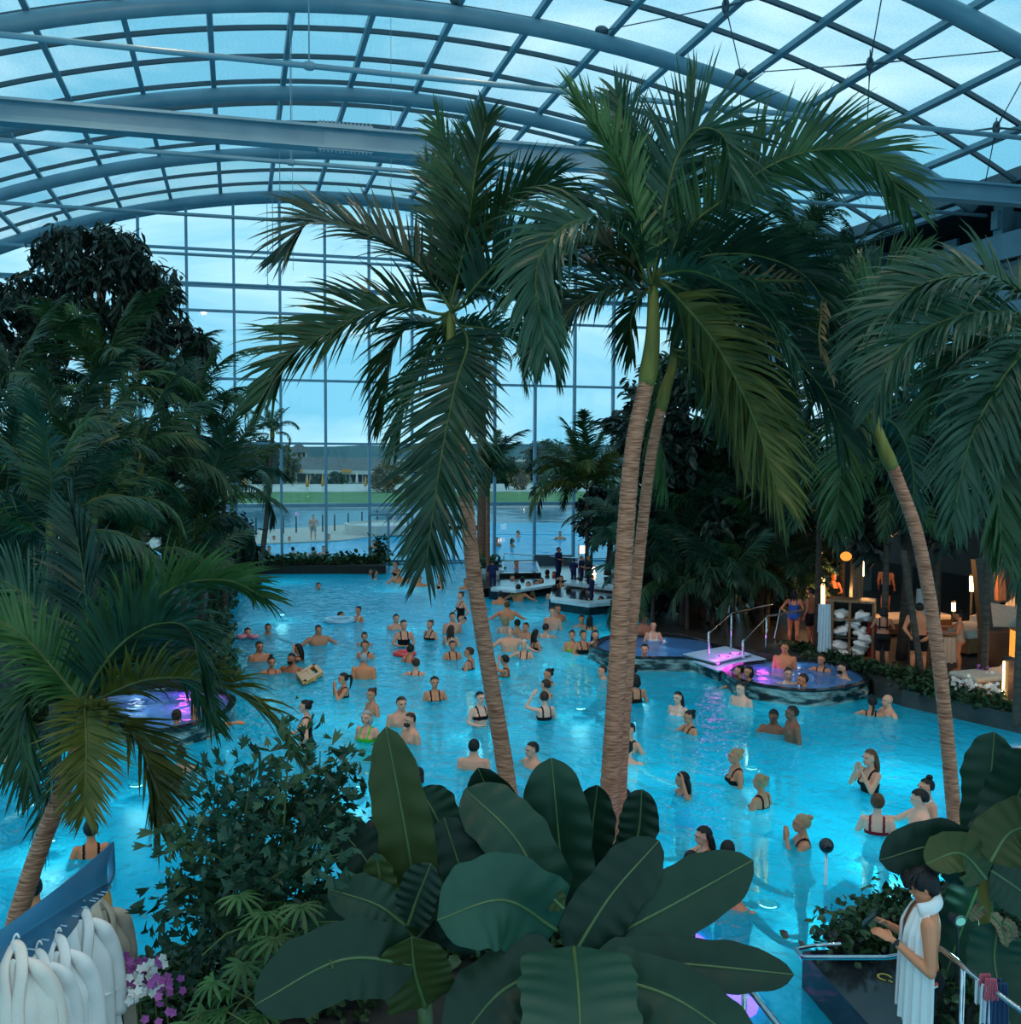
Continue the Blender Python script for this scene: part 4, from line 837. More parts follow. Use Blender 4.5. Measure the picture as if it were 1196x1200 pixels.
def hand(g, wrist, dirv, palm_n, s=1.0, curl=.5, sgn=1):
    d_ = nrm(dirv); pn = nrm(np.asarray(palm_n, float)-d_*np.dot(palm_n, d_)); sd = np.cross(d_, pn)*sgn; w = np.asarray(wrist, float)
    g.ellipsoid(w+d_*.048*s, (.040*s, .016*s, .052*s), 10, 8, axes=(sd, pn, d_))
    for k, (o_, l_) in enumerate([(-.030, .066), (-.010, .078), (.010, .074), (.029, .058)]):
        p0 = w+d_*.085*s+sd*o_*s; d1_ = nrm(d_+pn*curl*.5); p1 = p0+d1_*l_*.5*s; d2_ = nrm(d_+pn*curl*1.6); p2 = p1+d2_*l_*.55*s
        limb(g, [p0-d_*.02*s, p0, p1, p2], [.0095*s, .0095*s, .0085*s, .007*s], 7, 3)
    t0_ = w+d_*.025*s-sd*.030*s; t1_ = t0_-sd*.026*s+d_*.030*s+pn*.012*s; t2_ = t1_+d_*.032*s+pn*.018*s*(1+curl); limb(g, [t0_, t1_, t2_], [.0115*s, .010*s, .008*s], 7, 3)
def body_geo(fem, arms, knee=0.0, turn=0.0, nod=0.0, fat=1.0, sit=False, stride=0.0, fine=False):
    "arms: two lists [elbow, wrist, hand direction] in body space; x is the body's own axis across, face towards -y. Returns geometry, frame info"
    g = MB(); dz = -knee; H = {}
    if fem: secs = [(.80, .10, .09, 0, .01), (.86, .168, .115, 0, .015), (.93, .175, .12, 0, .012), (1.0, .150, .105, 0, 0), (1.08, .126, .092, 0, -.005), (1.17, .138, .098, 0, -.005), (1.26, .150, .102, 0, -.004), (1.34, .148, .092, 0, 0), (1.385, .130, .076, 0, .008), (1.42, .080, .060, 0, .012), (1.455, .050, .050, 0, .008), (1.53, .046, .049, 0, -.005)]
    else: secs = [(.82, .10, .09, 0, .01), (.88, .158, .108, 0, .01), (.95, .160, .112, 0, .008), (1.04, .150, .105, 0, 0), (1.13, .154, .108, 0, -.005), (1.24, .178, .120, 0, -.006), (1.33, .186, .115, 0, 0), (1.40, .165, .092, 0, .008), (1.435, .105, .070, 0, .012), (1.47, .064, .060, 0, .010), (1.54, .058, .058, 0, -.005)]
    secs = [(z+dz, rx*fat, ry*fat, x0, y0) for z, rx, ry, x0, y0 in secs]; loft_z(g, secs)
    if fem:
        for s in (-1, 1): g.ellipsoid((s*.070, -.085, 1.235+dz), (.062, .058, .060), 12, 8)
        for s in (-1, 1): g.ellipsoid((s*.075, .075, .875+dz), (.085, .075, .085), 12, 8)
    else:
        for s in (-1, 1): g.ellipsoid((s*.080*fat, -.085*fat, 1.275+dz), (.080, .040, .060), 12, 8); g.ellipsoid((s*.07, .07, .90+dz), (.078, .065, .08), 12, 8)
    hc = np.array([0, -.022, 1.598+dz]); ct, st_ = math.cos(turn), math.sin(turn); cn, sn = math.cos(nod), math.sin(nod)
    sn = -sn; Rh = np.array([[ct, st_, 0], [-st_*cn, ct*cn, -sn], [-st_*sn, ct*sn, cn]])  # rows: head x, back(+y), up
    pt = lambda x, y, z: hc+x*Rh[0]+y*Rh[1]+z*Rh[2]
    g.ellipsoid(pt(0, .012, .018), (.076, .096, .098), 16, 12, axes=Rh); g.ellipsoid(pt(0, -.030, -.045), (.056, .060, .068), 12, 10, axes=Rh); g.ellipsoid(pt(0, -.062, -.085), (.028, .026, .024), 8, 6, axes=Rh)
    g.ellipsoid(pt(0, -.093, -.018), (.013, .020, .022), 8, 6, axes=Rh); g.ellipsoid(pt(0, -.090, .004), (.009, .012, .026), 8, 6, axes=Rh); g.ellipsoid(pt(0, -.086, -.055), (.024, .010, .010), 8, 6, axes=Rh)
    for s in (-1, 1): g.ellipsoid(pt(s*.077, .012, -.008), (.011, .020, .032), 8, 6, axes=Rh); g.ellipsoid(pt(s*.032, -.080, .030), (.022, .012, .008), 8, 6, axes=Rh)
    H['head'] = (hc, Rh); sw = .155 if fem else .188*min(fat, 1.12); ar = .85 if fem else 1.0*fat**.5; A = []
    for s, (el, wr_, hd) in zip((-1, 1), arms):
        S_ = np.array([s*sw, .005, 1.375+dz]); E_ = np.array([el[0]*s, el[1], el[2]+dz]); W_ = np.array([wr_[0]*s, wr_[1], wr_[2]+dz]); hd = np.array([hd[0]*s, hd[1], hd[2]], float)
        limb(g, [S_, (S_+E_)/2, E_], [.058*ar, .050*ar, .040*ar]); limb(g, [E_, (E_*.65+W_*.35), W_], [.040*ar, .041*ar, .026*ar])
        hand(g, W_, hd, np.array([-s*.6, -.5, -.4]), 1.0 if fem else 1.08, .45, s); A += [(S_, E_, .075*ar), (E_, W_, .055*ar), (W_, W_+nrm(hd)*.19, .07)]
    H['arms'] = A
    for s in (-1, 1):
        hp = np.array([s*.085, .01, .88+dz]); fr = stride*s
        if sit: kn = hp+(s*.03, -.42, .02); an = kn+(0, -.02, -.42)
        else:
            L1 = .42; dzk = max(.0, (.88-knee-.08)); kn_y = -math.sqrt(max(0, .43**2-(dzk/2)**2)) if knee > .02 else 0
            kn = np.array([s*.10, kn_y*.95-fr*.18-.012, (hp[2]+.08)/2]); an = np.array([s*.105, -.0-fr*.30+.03, .085])
        limb(g, [hp, hp*.55+kn*.45, kn], [.088 if fem else .084, .076, .053]); limb(g, [kn, kn*.62+an*.38+(0, .02, 0), an], [.053, .054, .034])
        g.ellipsoid(an+(0, -.06, -.045), (.040, .115, .034), 10, 8)
    return g, H
def arm_mask(co, arms):
    m = np.zeros(len(co), bool)
    for a, b, r in arms:
        ab = b-a; t = np.clip(((co-a)@ab)/(ab@ab), 0, 1); d_ = np.linalg.norm(co-a-t[:, None]*ab, axis=1); m |= (d_ < r) & (t > (.30 if r > .06 and r < .08 else 0))
    return m
def garment(me, sel, off, name, mat='cloth'):
    n = len(me.vertices); co = np.zeros(n*3); me.vertices.foreach_get('co', co); co = co.reshape(-1, 3); no = np.zeros(n*3); me.vertices.foreach_get('normal', no); no = no.reshape(-1, 3)
    keep = sel(co); idx = -np.ones(n, int); F = [tuple(p.vertices) for p in me.polygons if all(keep[v] for v in p.vertices)]
    used = sorted({v for f in F for v in f})
    for i, v in enumerate(used): idx[v] = i
    if not used: return None
    m = bpy.data.meshes.new(name); m.from_pydata((co[used]+no[used]*off).tolist(), [], [tuple(int(idx[v]) for v in f) for f in F]); m.materials.append(M[mat]); m.polygons.foreach_set('use_smooth', [True]*len(m.polygons)); m.update(); return m
# resting arm poses: elbow, wrist, hand direction (x is multiplied by the side)
AR = {'down': ((.235, .03, 1.10), (.25, -.05, .88), (.0, -.2, -1)), 'front': ((.25, -.02, 1.13), (.12, -.22, 1.10), (-.9, -.3, .1)), 'wide': ((.42, -.02, 1.22), (.62, -.12, 1.12), (.7, -.5, -.2)),
      'face': ((.22, -.16, 1.17), (.07, -.20, 1.42), (-.3, .1, 1)), 'up': ((.33, -.12, 1.42), (.20, -.12, 1.64), (-.5, .1, .8)), 'fwd': ((.24, -.22, 1.22), (.18, -.46, 1.24), (-.1, -1, 0)),
      'back': ((.27, .12, 1.12), (.16, .20, .95), (-.6, .2, -.5)), 'rim': ((.42, .03, 1.30), (.66, .04, 1.30), (1, 0, -.1)), 'hips': ((.32, .06, 1.12), (.20, -.02, .98), (-.6, -.4, -.5))}
TM = {}
def template(key, fem, al, arr, knee=0.0, turn=0.0, nod=0.0, fat=1.0, sit=False, stride=0.0, vox=.0145):
    g, H = body_geo(fem, (AR[al], AR[arr]), knee, turn, nod, fat, sit, stride); me = remesh(g, vox, 'person_'+key); dz = -knee; T = {'me': me, 'head': H['head'], 'top': 1.715-knee, 'suits': {}}
    tor = lambda co: ~arm_mask(co, H['arms'])
    strap = lambda co, z0: (co[:, 2]-dz > z0) & (co[:, 2]-dz < 1.45) & (np.abs(np.abs(co[:, 0])-.078) < .017)
    if fem:
        T['suits']['one'] = garment(me, lambda co: tor(co) & (((co[:, 2]-dz > .80) & (co[:, 2]-dz < 1.25) & ((co[:, 2]-dz > .90) | (np.abs(co[:, 0]) < .05+(co[:, 2]-dz-.78)*1.0))) | strap(co, 1.2)), .006, 'swimsuit')
        T['suits']['bikini'] = garment(me, lambda co: tor(co) & (((co[:, 2]-dz > 1.18) & (co[:, 2]-dz < 1.265)) | ((co[:, 2]-dz > .80) & (co[:, 2]-dz < .92) & (np.abs(co[:, 0]) < .05+(co[:, 2]-dz-.78)*1.0)) | strap(co, 1.2)), .006, 'bikini')
        T['suits']['shorts'] = garment(me, lambda co: (tor(co) & (co[:, 2]-dz > .50) & (co[:, 2]-dz < 1.0)) | (tor(co) & strap(co, 1.1)) | (tor(co) & (co[:, 2]-dz > 1.14) & (co[:, 2]-dz < 1.20)), .012, 'shorts')
    else:
        T['suits']['trunks'] = garment(me, lambda co: tor(co) & (co[:, 2] < .98+dz) & (co[:, 2] > (.58 if knee < .1 else .50)+dz), .010, 'swim_trunks')
    T['suits']['uniform'] = garment(me, lambda co: (co[:, 2]-dz > .12) & (co[:, 2]-dz < 1.47) & ~arm_mask(co, [(a, b, r+.02) for a, b, r in H['arms'][1:3]+H['arms'][4:6]]), .014, 'uniform')
    TM[key] = T
template('f_down', True, 'down', 'front'); template('f_front', True, 'front', 'front', turn=.3); template('f_face', True, 'face', 'face'); template('f_up', True, 'front', 'up', turn=-.4, nod=.1)
template('f_low', True, 'wide', 'front', knee=.40); template('f_low2', True, 'front', 'wide', knee=.40, turn=.4); template('f_hips', True, 'front', 'hips', stride=.3); template('f_fwd', True, 'fwd', 'front', nod=.15)
template('m_down', False, 'down', 'down'); template('m_front', False, 'front', 'down', turn=.2); template('m_low', False, 'wide', 'wide', knee=.40); template('m_wide', False, 'wide', 'wide'); template('m_big', False, 'wide', 'wide', fat=1.25)
template('m_rim', False, 'rim', 'rim', knee=.35); template('m_back', False, 'back', 'back'); template('m_fwd', False, 'fwd', 'down', nod=.25); template('m_walk', False, 'down', 'hips', stride=.5)
def hair_mesh(style):
    g = MB(); nu, nv = 20, 14; V = []; keep = []
    for i in range(nv+1):
        th = math.pi*i/nv
        for j in range(nu):
            ph = 2*math.pi*j/nu; x, y, z = math.sin(th)*math.cos(ph), math.sin(th)*math.sin(ph), math.cos(th); V.append((x*.086, .016+y*.106, .022+z*.110)); keep.append((y > -.15 and z > -.55-.2*(y > .4)) or z > .42+.25*max(0, -y-.5))
    F = []
    for i in range(nv):
        for j in range(nu):
            q = (i*nu+j, (i+1)*nu+j, (i+1)*nu+(j+1) % nu, i*nu+(j+1) % nu)
            if all(keep[k] for k in q): F.append(q)
    g.add(V, F)
    if style == 'bun': g.ellipsoid((0, .105, .085), (.040, .040, .040), 10, 8)
    if style == 'topbun': g.ellipsoid((0, .05, .140), (.042, .045, .038), 10, 8)
    if style == 'pony': g.tube(spline([(0, .11, .05), (0, .17, .03), (0, .175, -.08), (0, .14, -.24)], 10), np.array([.022, .032, .034, .034, .032, .03, .027, .022, .016, .006]), 8)
    if style == 'long':
        for x, r in ((-.05, .042), (0, .05), (.05, .042)): g.tube(spline([(x, .06, .02), (x*1.25, .09, -.10), (x*1.35, .085, -.22), (x*1.1, .075, -.33)], 8), np.linspace(r, r*.45, 8), 8)
    if style == 'braid': g.tube(spline([(0, .10, .0), (0, .12, -.12), (.02, .10, -.25), (.02, .09, -.42)], 16), .020+.006*np.sin(np.arange(16)*2.4), 8)
    if style == 'bob':
        for s in (-1, 1): g.ellipsoid((s*.066, .03, -.05), (.034, .06, .08), 10, 8)
        g.ellipsoid((0, .085, -.05), (.08, .04, .085), 10, 8)
    m = g.mesh('hair_'+style, M['hair'], smooth=True); return m
HM = {s: hair_mesh(s) for s in ('short', 'bun', 'topbun', 'pony', 'long', 'braid', 'bob')}
M['lips'] = pmat('lips', (.30, .07, .06, 1), rough=.5)
beard = MB().ellipsoid((0, -.052, -.062), (.060, .058, .052), 12, 8).mesh('beard', M['hair'], smooth=True)
eye_me = MB().ellipsoid((0, 0, 0), (.015, .008, .009), 8, 6).mesh('eye', M['black'])
mouth_me = MB().ellipsoid((0, 0, 0), (.020, .006, .006), 8, 6).mesh('mouth', M['lips'])
SK = {'p': (.78, .35, .225, 1), 't': (.64, .245, .13, 1), 'd': (.24, .09, .05, 1), 'o': (.72, .23, .10, 1), 'b': (.44, .165, .09, 1), 'w': (.86, .46, .33, 1)}
HC = {'k': (.010, .008, .008, 1), 'b': (.045, .022, .013, 1), 'l': (.36, .24, .12, 1), 'g': (.34, .33, .33, 1), 'r': (.12, .045, .02, 1), 'w': (.60, .58, .55, 1)}
SC = {'k': (.008, .008, .010, 1), 'n': (.012, .018, .07, 1), 'b': (.02, .07, .30, 1), 'r': (.40, .03, .035, 1), 'w': (.70, .68, .66, 1), 'g': (.10, .55, .04, 1), 't': (.50, .30, .20, 1), 'm': (.20, .015, .03, 1), 'y': (.45, .40, .05, 1), 'u': (.03, .10, .36, 1), 's': (.35, .33, .30, 1), 'i': (.55, .12, .20, 1)}
NP = 0
def person(px, wl, top, face, tm, sk, hs, hc, suit, sc, label, z=0.0, group='bathers in the big pool', ground=False, s=None):
    global NP; NP += 1; rg = np.random.default_rng(NP*13); P = G(px, wl, z); dd = (P-CAM)@FW; e = (wl-top)*dd/F_PX*1.02
    T = TM[tm]; sc_ = s or (1.0+rg.normal(0, .02))*(.95 if tm[0] == 'f' else 1.0)
    if ground: sc_ = s or e/T['top']; zb = z
    else:
        if e < .33 and tm in ('f_down', 'f_front', 'f_fwd', 'm_down', 'm_front', 'm_fwd', 'm_wide') and not s: T = TM['f_low' if tm[0] == 'f' else 'm_low']
        zb = z+e-T['top']*sc_
    v = CAM-P; rz = math.atan2(v[0], -v[1])+math.radians(face)
    o = bpy.data.objects.new('person', T['me']); COL.objects.link(o); o.location = (P[0], P[1], zb); o.rotation_euler = (0, 0, rz); wd = (1.16 if ground else 1.06)+rg.normal(0, .03); o.scale = (sc_*wd, sc_*wd, sc_); o.color = SK[sk]
    tag(o, label, 'person', group); hcx, Rh = T['head']
    hm4 = Matrix(((Rh[0][0], Rh[1][0], Rh[2][0], hcx[0]), (Rh[0][1], Rh[1][1], Rh[2][1], hcx[1]), (Rh[0][2], Rh[1][2], Rh[2][2], hcx[2]), (0, 0, 0, 1)))
    if hs != 'bald': inst('hair', HM[hs.replace('+', '')], o, hm4, HC[hc])
    if '+' in hs: inst('beard', beard, o, hm4, HC[hc])
    if dd < 24 and abs(face) < 115:
        for sx in (-1, 1): inst('eye', eye_me, o, hm4 @ Matrix.Translation((sx*.031, -.087, .018)))
        inst('mouth', mouth_me, o, hm4 @ Matrix.Translation((0, -.093, -.055)))
    gm_ = T['suits'].get(suit) or T['suits'].get('trunks') or T['suits'].get('one')
    inst('swimwear' if suit != 'uniform' else 'uniform', gm_, o, None, SC[sc]); return o
PEOPLE = [
 # along the hedge and far water
 (357, 666, 658, 60, 'f_low', 't', 'bun', 'b', 'one', 'k', 'person resting at the hedge, first from the jungle'), (374, 666, 658, -50, 'f_low', 't', 'short', 'b', 'one', 'n', 'person resting at the hedge, second from the jungle'),
 (412, 667, 659, 40, 'm_low', 'p', 'short', 'g', 'trunks', 'k', 'person resting at the hedge, third from the jungle'), (431, 667, 657, 80, 'f_low', 't', 'topbun', 'b', 'one', 'r', 'person by the hedge end near the red flowers'),
 (434, 674, 667, 30, 'm_low', 'b', 'short', 'k', 'trunks', 'k', 'person low in the water just off the hedge end'), (439, 678, 668, 100, 'f_low', 't', 'long', 'k', 'one', 'k', 'person close to the pair off the hedge end'),
 (464, 675, 658, -60, 'f_down', 't', 'bun', 'k', 'one', 'k', 'person standing in front of the metal exit door'), (467, 683, 668, 10, 'm_low', 'o', 'short', 'b', 'trunks', 'n', 'person below the drooping frond tips, facing out'),
 (478, 680, 671, 90, 'm_low', 't', 'short', 'b', 'trunks', 'k', 'person partly behind the drooping frond, facing the bar'), (480, 668, 656, 10, 'f_low', 'o', 'long', 'k', 'one', 'r', 'person behind the drooping frond near the glass'),
 (491, 687, 675, 0, 'm_low', 'o', 'short', 'b', 'trunks', 'k', 'person under the tips of the hanging frond'), (516, 690, 672, -80, 'f_front', 'p', 'bun', 'b', 'one', 'k', 'person standing left of the leaning trunk by the bar'),
 (546, 690, 678, 30, 'm_low', 'o', 'short', 'r', 'trunks', 'k', 'person low in the water touching the leaning trunk'), (561, 688, 675, 0, 'f_down', 'p', 'bun', 'b', 'bikini', 'w', 'person just beyond the leaning trunk at the bar'),
 (373, 691, 683, 20, 'm_low', 't', 'short', 'k', 'trunks', 'k', 'lone swimmer with only the head out, near the hedge'),
 (420, 728, 711, -50, 'f_front', 't', 'bun', 'k', 'bikini', 'w', 'person standing beside the float ring swimmer'), (399, 724, 717, 60, 'm_low', 't', 'short', 'k', 'trunks', 'b', 'swimmer holding the pale blue float ring'),
 (290, 747, 736, 20, 'f_low', 'p', 'short', 'b', 'one', 'i', 'child with pink armbands near the jungle edge'), (314, 743, 731, 10, 'm_low', 't', 'short', 'k', 'trunks', 'k', 'person with head above water beside the child with armbands'),
 (373, 755, 733, 15, 'm_big', 't', 'short', 'k', 'trunks', 'k', 'broad bare chested person standing alone in open water'),
 (304, 774, 752, 20, 'm_down', 't', 'short', 'k', 'trunks', 'k', 'person upright at the jungle side of the group of four'), (318, 789, 770, 10, 'f_low', 't', 'topbun', 'k', 'one', 'r', 'person with raised hair knot in the group of four'),
 (342, 787, 766, -30, 'm_low', 'b', '+short', 'k', 'trunks', 'k', 'bearded person in the group of four'), (350, 774, 755, -90, 'f_up', 't', 'long', 'k', 'bikini', 'r', 'person at the back of the group of four, turned aside'),
 (427, 756, 741, 0, 'f_down', 't', 'bun', 'k', 'one', 'k', 'person in black swimsuit, rearmost of the file of three'), (428, 771, 751, -20, 'f_down', 't', 'short', 'b', 'bikini', 'k', 'person in the middle of the file of three'),
 (426, 795, 766, 170, 'm_down', 'o', 'short', 'g', 'trunks', 'k', 'grey haired person facing away, front of the file of three'), (403, 816, 789, -80, 'f_face', 't', 'pony', 'k', 'bikini', 'k', 'person with ponytail and hands raised to the face'),
 (436, 837, 807, -60, 'f_front', 't', 'bun', 'b', 'bikini', 't', 'person turned aside above the tip of the upright banana leaf'), (430, 868, 833, -30, 'f_down', 'p', 'bob', 'g', 'one', 'g', 'person in bright green and yellow swimsuit'),
 (470, 850, 817, 20, 'm_down', 'p', 'short', 'b', 'trunks', 'k', 'person standing behind the bearded one near the banana leaf'), (481, 869, 836, -60, 'm_front', 'p', '+short', 'b', 'trunks', 'k', 'bearded person turned aside near the banana leaf'),
 (509, 820, 793, 10, 'f_down', 't', 'short', 'k', 'one', 'k', 'person standing alone left of the leaning trunk, mid pool'), (359, 874, 821, -100, 'f_hips', 'p', 'bun', 'k', 'one', 'k', 'person in black swimsuit standing high beside the foreground frond'),
 (362, 897, 883, 180, 'm_low', 't', 'short', 'k', 'trunks', 'k', 'dark head just above the fishtail bush'), (464, 737, 720, 20, 'm_down', 'p', 'short', 'k', 'trunks', 'k', 'person at the back of the row left of the leaning trunk'),
 (473, 757, 727, 10, 'f_front', 'p', 'short', 'b', 'one', 'k', 'person in black swimsuit with folded arms in that row'), (504, 749, 727, -40, 'f_down', 'p', 'bun', 'r', 'one', 'k', 'person in black swimsuit alone beyond the row'),
 (481, 776, 756, 150, 'f_down', 't', 'topbun', 'k', 'bikini', 'r', 'person with hair knot and red patterned swimwear'), (487, 791, 772, 170, 'f_low2', 'p', 'short', 'b', 'bikini', 'r', 'person facing away at the front of the row'),
 (530, 742, 718, 20, 'm_down', 'p', 'short', 'k', 'trunks', 'k', 'person at the back of the file beside the leaning trunk'), (528, 756, 733, 150, 'f_front', 'p', 'long', 'b', 'bikini', 'w', 'person with long hair in the file beside the leaning trunk'),
 (530, 772, 751, 10, 'f_front', 't', 'short', 'b', 'one', 'k', 'person at the front of the file beside the leaning trunk'), (550, 784, 759, -110, 'f_front', 't', 'short', 'b', 'one', 'n', 'person in dark swimsuit close to the leaning trunk'),
 (540, 730, 694, -60, 'f_hips', 'p', 'bun', 'b', 'one', 'k', 'person in black swimsuit raised out of the water near the bar'), (566, 722, 710, 90, 'm_low', 't', 'short', 'k', 'trunks', 'k', 'dark head showing just behind the leaning trunk'),
 (586, 708, 693, 175, 'm_down', 'o', 'short', 'k', 'trunks', 'k', 'bare backed person facing the bar, first from the trunk'), (607, 704, 685, 180, 'm_wide', 'o', 'short', 'k', 'trunks', 'k', 'bare backed person facing the bar with arms spread'),
 (594, 726, 705, 180, 'm_big', 'o', 'short', 'r', 'trunks', 'k', 'broad sunburnt person seen from behind'), (592, 742, 723, 160, 'f_down', 'p', 'bob', 'l', 'bikini', 'w', 'fair haired person in front of the sunburnt one'),
 (606, 743, 726, 190, 'm_down', 't', 'short', 'k', 'trunks', 'k', 'person seen from behind next to the fair haired one'), (597, 763, 735, 0, 'm_big', 'p', 'short', 'g', 'trunks', 'k', 'stout older person facing out in the large group'),
 (616, 748, 730, -20, 'm_down', 't', 'short', 'b', 'trunks', 'k', 'person at the back of the large group'), (627, 761, 738, 120, 'f_front', 't', 'long', 'k', 'bikini', 'k', 'person with long dark hair in the large group'),
 (614, 771, 750, -10, 'f_low', 'p', 'bob', 'w', 'one', 'k', 'white haired person in black swimsuit at the front of the group'), (639, 747, 731, 170, 'f_low', 'p', 'short', 'b', 'one', 'w', 'person in white top bending in the water'),
 (647, 738, 712, -20, 'm_front', 'p', 'short', 'b', 'trunks', 'k', 'front one of the embracing couple below the bar'), (653, 728, 709, 30, 'm_down', 't', 'short', 'k', 'trunks', 'k', 'rear one of the embracing couple below the bar'),
 (592, 792, 768, -100, 'f_up', 't', 'short', 'k', 'bikini', 'k', 'person raising a hand to the forehead'), (577, 798, 781, 160, 'm_low', 'b', 'short', 'k', 'trunks', 'k', 'person half hidden by the leaning trunk'),
 (643, 801, 784, -60, 'f_low', 't', 'bun', 'k', 'bikini', 'k', 'person with hair bun behind two others, mid pool'), (640, 818, 797, -120, 'f_fwd', 'p', 'short', 'b', 'bikini', 'k', 'person between the hair bun one and the strap backed one'),
 (638, 843, 811, -150, 'f_up', 'w', 'short', 'b', 'one', 'k', 'person with black straps across the back and raised arm'), (562, 850, 811, 30, 'f_hips', 'w', 'short', 'k', 'bikini', 'k', 'person half hidden behind the leaning trunk in black and white'),
 (588, 874, 860, 120, 'm_low', 'o', 'short', 'b', 'trunks', 'k', 'person showing one shoulder beside the leaning trunk'), (555, 900, 867, 170, 'm_down', 'p', 'short', 'k', 'trunks', 'k', 'person facing away just above the banana leaves'),
 (624, 898, 870, -60, 'm_low', 'p', 'short', 'k', 'trunks', 'k', 'dark haired head rising above the tallest banana leaf'), (490, 915, 900, 170, 'f_low', 't', 'long', 'k', 'one', 'k', 'dark haired head behind the torn upright banana leaf'), (436, 978, 962, 170, 'm_low', 't', 'short', 'k', 'trunks', 'k', 'dark head low behind the banana leaves'),
 (681, 734, 721, 10, 'm_low', 't', 'short', 'k', 'trunks', 'k', 'short haired one of the pair above the trio'), (691, 738, 722, 170, 'f_down', 't', 'long', 'k', 'one', 'k', 'long haired one of the pair above the trio'),
 (670, 764, 739, 0, 'f_down', 't', 'bun', 'k', 'bikini', 'y', 'first of the trio beside the twin trunks'), (683, 766, 739, 20, 'f_front', 't', 'short', 'k', 'one', 'k', 'middle one of the trio beside the twin trunks'), (697, 763, 739, 10, 'f_down', 'p', 'long', 'k', 'bikini', 'w', 'last of the trio, touching the twin trunks'),
 # bar bathers
 (600, 688, 674, 30, 'f_low', 'p', 'short', 'k', 'bikini', 'k', 'bather at the corner of the bar steps'), (619, 700, 682, -20, 'f_front', 't', 'short', 'b', 'bikini', 'k', 'bather in the crowd at the bar, facing out'), (628, 696, 680, 40, 'm_down', 't', 'short', 'k', 'trunks', 'k', 'bather pressed into the crowd at the bar'),
 (634, 692, 677, 0, 'f_low', 't', 'long', 'k', 'one', 'k', 'bather with long hair in the bar crowd'), (649, 702, 686, 175, 'm_down', 'p', 'short', 'k', 'trunks', 'k', 'bather leaning on the bar counter, first from the crowd'), (666, 704, 688, 180, 'm_wide', 'o', 'short', 'k', 'trunks', 'k', 'bather leaning on the bar counter with arms spread'),
 (657, 691, 675, 10, 'f_low', 't', 'long', 'k', 'one', 'k', 'bather behind the counter with long hair'), (677, 691, 677, -20, 'm_low', 't', 'short', 'k', 'trunks', 'k', 'bather at the far end of the counter'), (641, 683, 668, 160, 'm_down', 'o', 'short', 'k', 'trunks', 'k', 'bare backed bather at the rear of the bar crowd'), (649, 684, 670, -30, 'f_low', 'o', 'long', 'k', 'bikini', 'k', 'bather facing out at the rear of the bar crowd'),
 (684, 706, 690, 120, 'f_low', 'o', 'short', 'k', 'one', 'r', 'bather in red at the end of the counter'), (692, 714, 695, 160, 'm_big', 'w', 'short', 'b', 'trunks', 'k', 'pale broad bather at the end of the counter'), (704, 714, 699, -60, 'f_low', 't', 'long', 'k', 'one', 'k', 'bather just left of the twin trunks by the bar'), (612, 690, 676, 170, 'f_low', 't', 'long', 'k', 'one', 'n', 'bather between the corner and the bar crowd'),
 # right half
 (742, 792, 779, 170, 'm_low', 'b', 'short', 'k', 'trunks', 'k', 'dark head emerging behind the slimmer twin trunk'), (744, 823, 791, -160, 'f_front', 't', 'bob', 'k', 'one', 'k', 'person in black swimsuit just right of the twin trunks'), (706, 795, 780, -60, 'm_low', 'p', 'short', 'b', 'trunks', 'k', 'person partly hidden at the front of the twin trunks'),
 (794, 837, 811, -30, 'f_down', 'w', 'long', 'k', 'bikini', 'w', 'person in white bikini top in open water'), (808, 858, 833, -60, 'f_fwd', 't', 'bun', 'k', 'one', 'k', 'person leaning into a swim in black swimsuit'), (868, 826, 800, -40, 'm_down', 'w', 'short', 'b', 'trunks', 'k', 'pale person standing against the marble wall'),
 (906, 858, 832, -20, 'm_fwd', 'd', 'short', 'k', 'trunks', 'k', 'front one of the two friends below the busy whirlpool'), (928, 868, 828, -70, 'm_down', 'd', 'short', 'k', 'trunks', 'n', 'taller one of the two friends below the busy whirlpool'), (738, 880, 848, -40, 'f_hips', 'p', 'short', 'k', 'one', 'k', 'person in dark swimsuit right of the trunks, mid pool'),
 (735, 893, 869, 160, 'm_low', 'w', 'short', 'k', 'trunks', 'b', 'child with dark hair in front of the twin trunks'), (731, 942, 925, 170, 'm_low', 't', 'short', 'k', 'trunks', 'k', 'dark head between trunk and small banana leaf'), (800, 931, 905, -60, 'f_up', 't', 'long', 'k', 'one', 'u', 'person with long hair and blue patterned swimsuit'),
 (862, 918, 878, -70, 'f_down', 't', 'bun', 'l', 'bikini', 'k', 'fair haired person in black bikini'), (891, 945, 908, -120, 'f_down', 't', 'bun', 'l', 'bikini', 'k', 'fair haired person turned away in black top'), (940, 990, 955, -80, 'f_face', 't', 'bun', 'l', 'bikini', 'k', 'fair haired person beside the ball topped post'),
 (825, 1004, 969, -70, 'f_fwd', 'p', 'long', 'k', 'bikini', 'k', 'person with long dark hair just above the big banana leaf'), (809, 1022, 998, 170, 'm_low', 't', 'short', 'k', 'trunks', 'k', 'head partly hidden at the edge of the big banana leaf'), (852, 1012, 986, 170, 'm_low', 't', 'short', 'k', 'trunks', 'k', 'dark head directly above the big banana leaf tip'), (862, 1062, 1030, 150, 'm_low', 't', 'short', 'k', 'trunks', 'r', 'swimmer in red and blue partly behind the big banana leaf'),
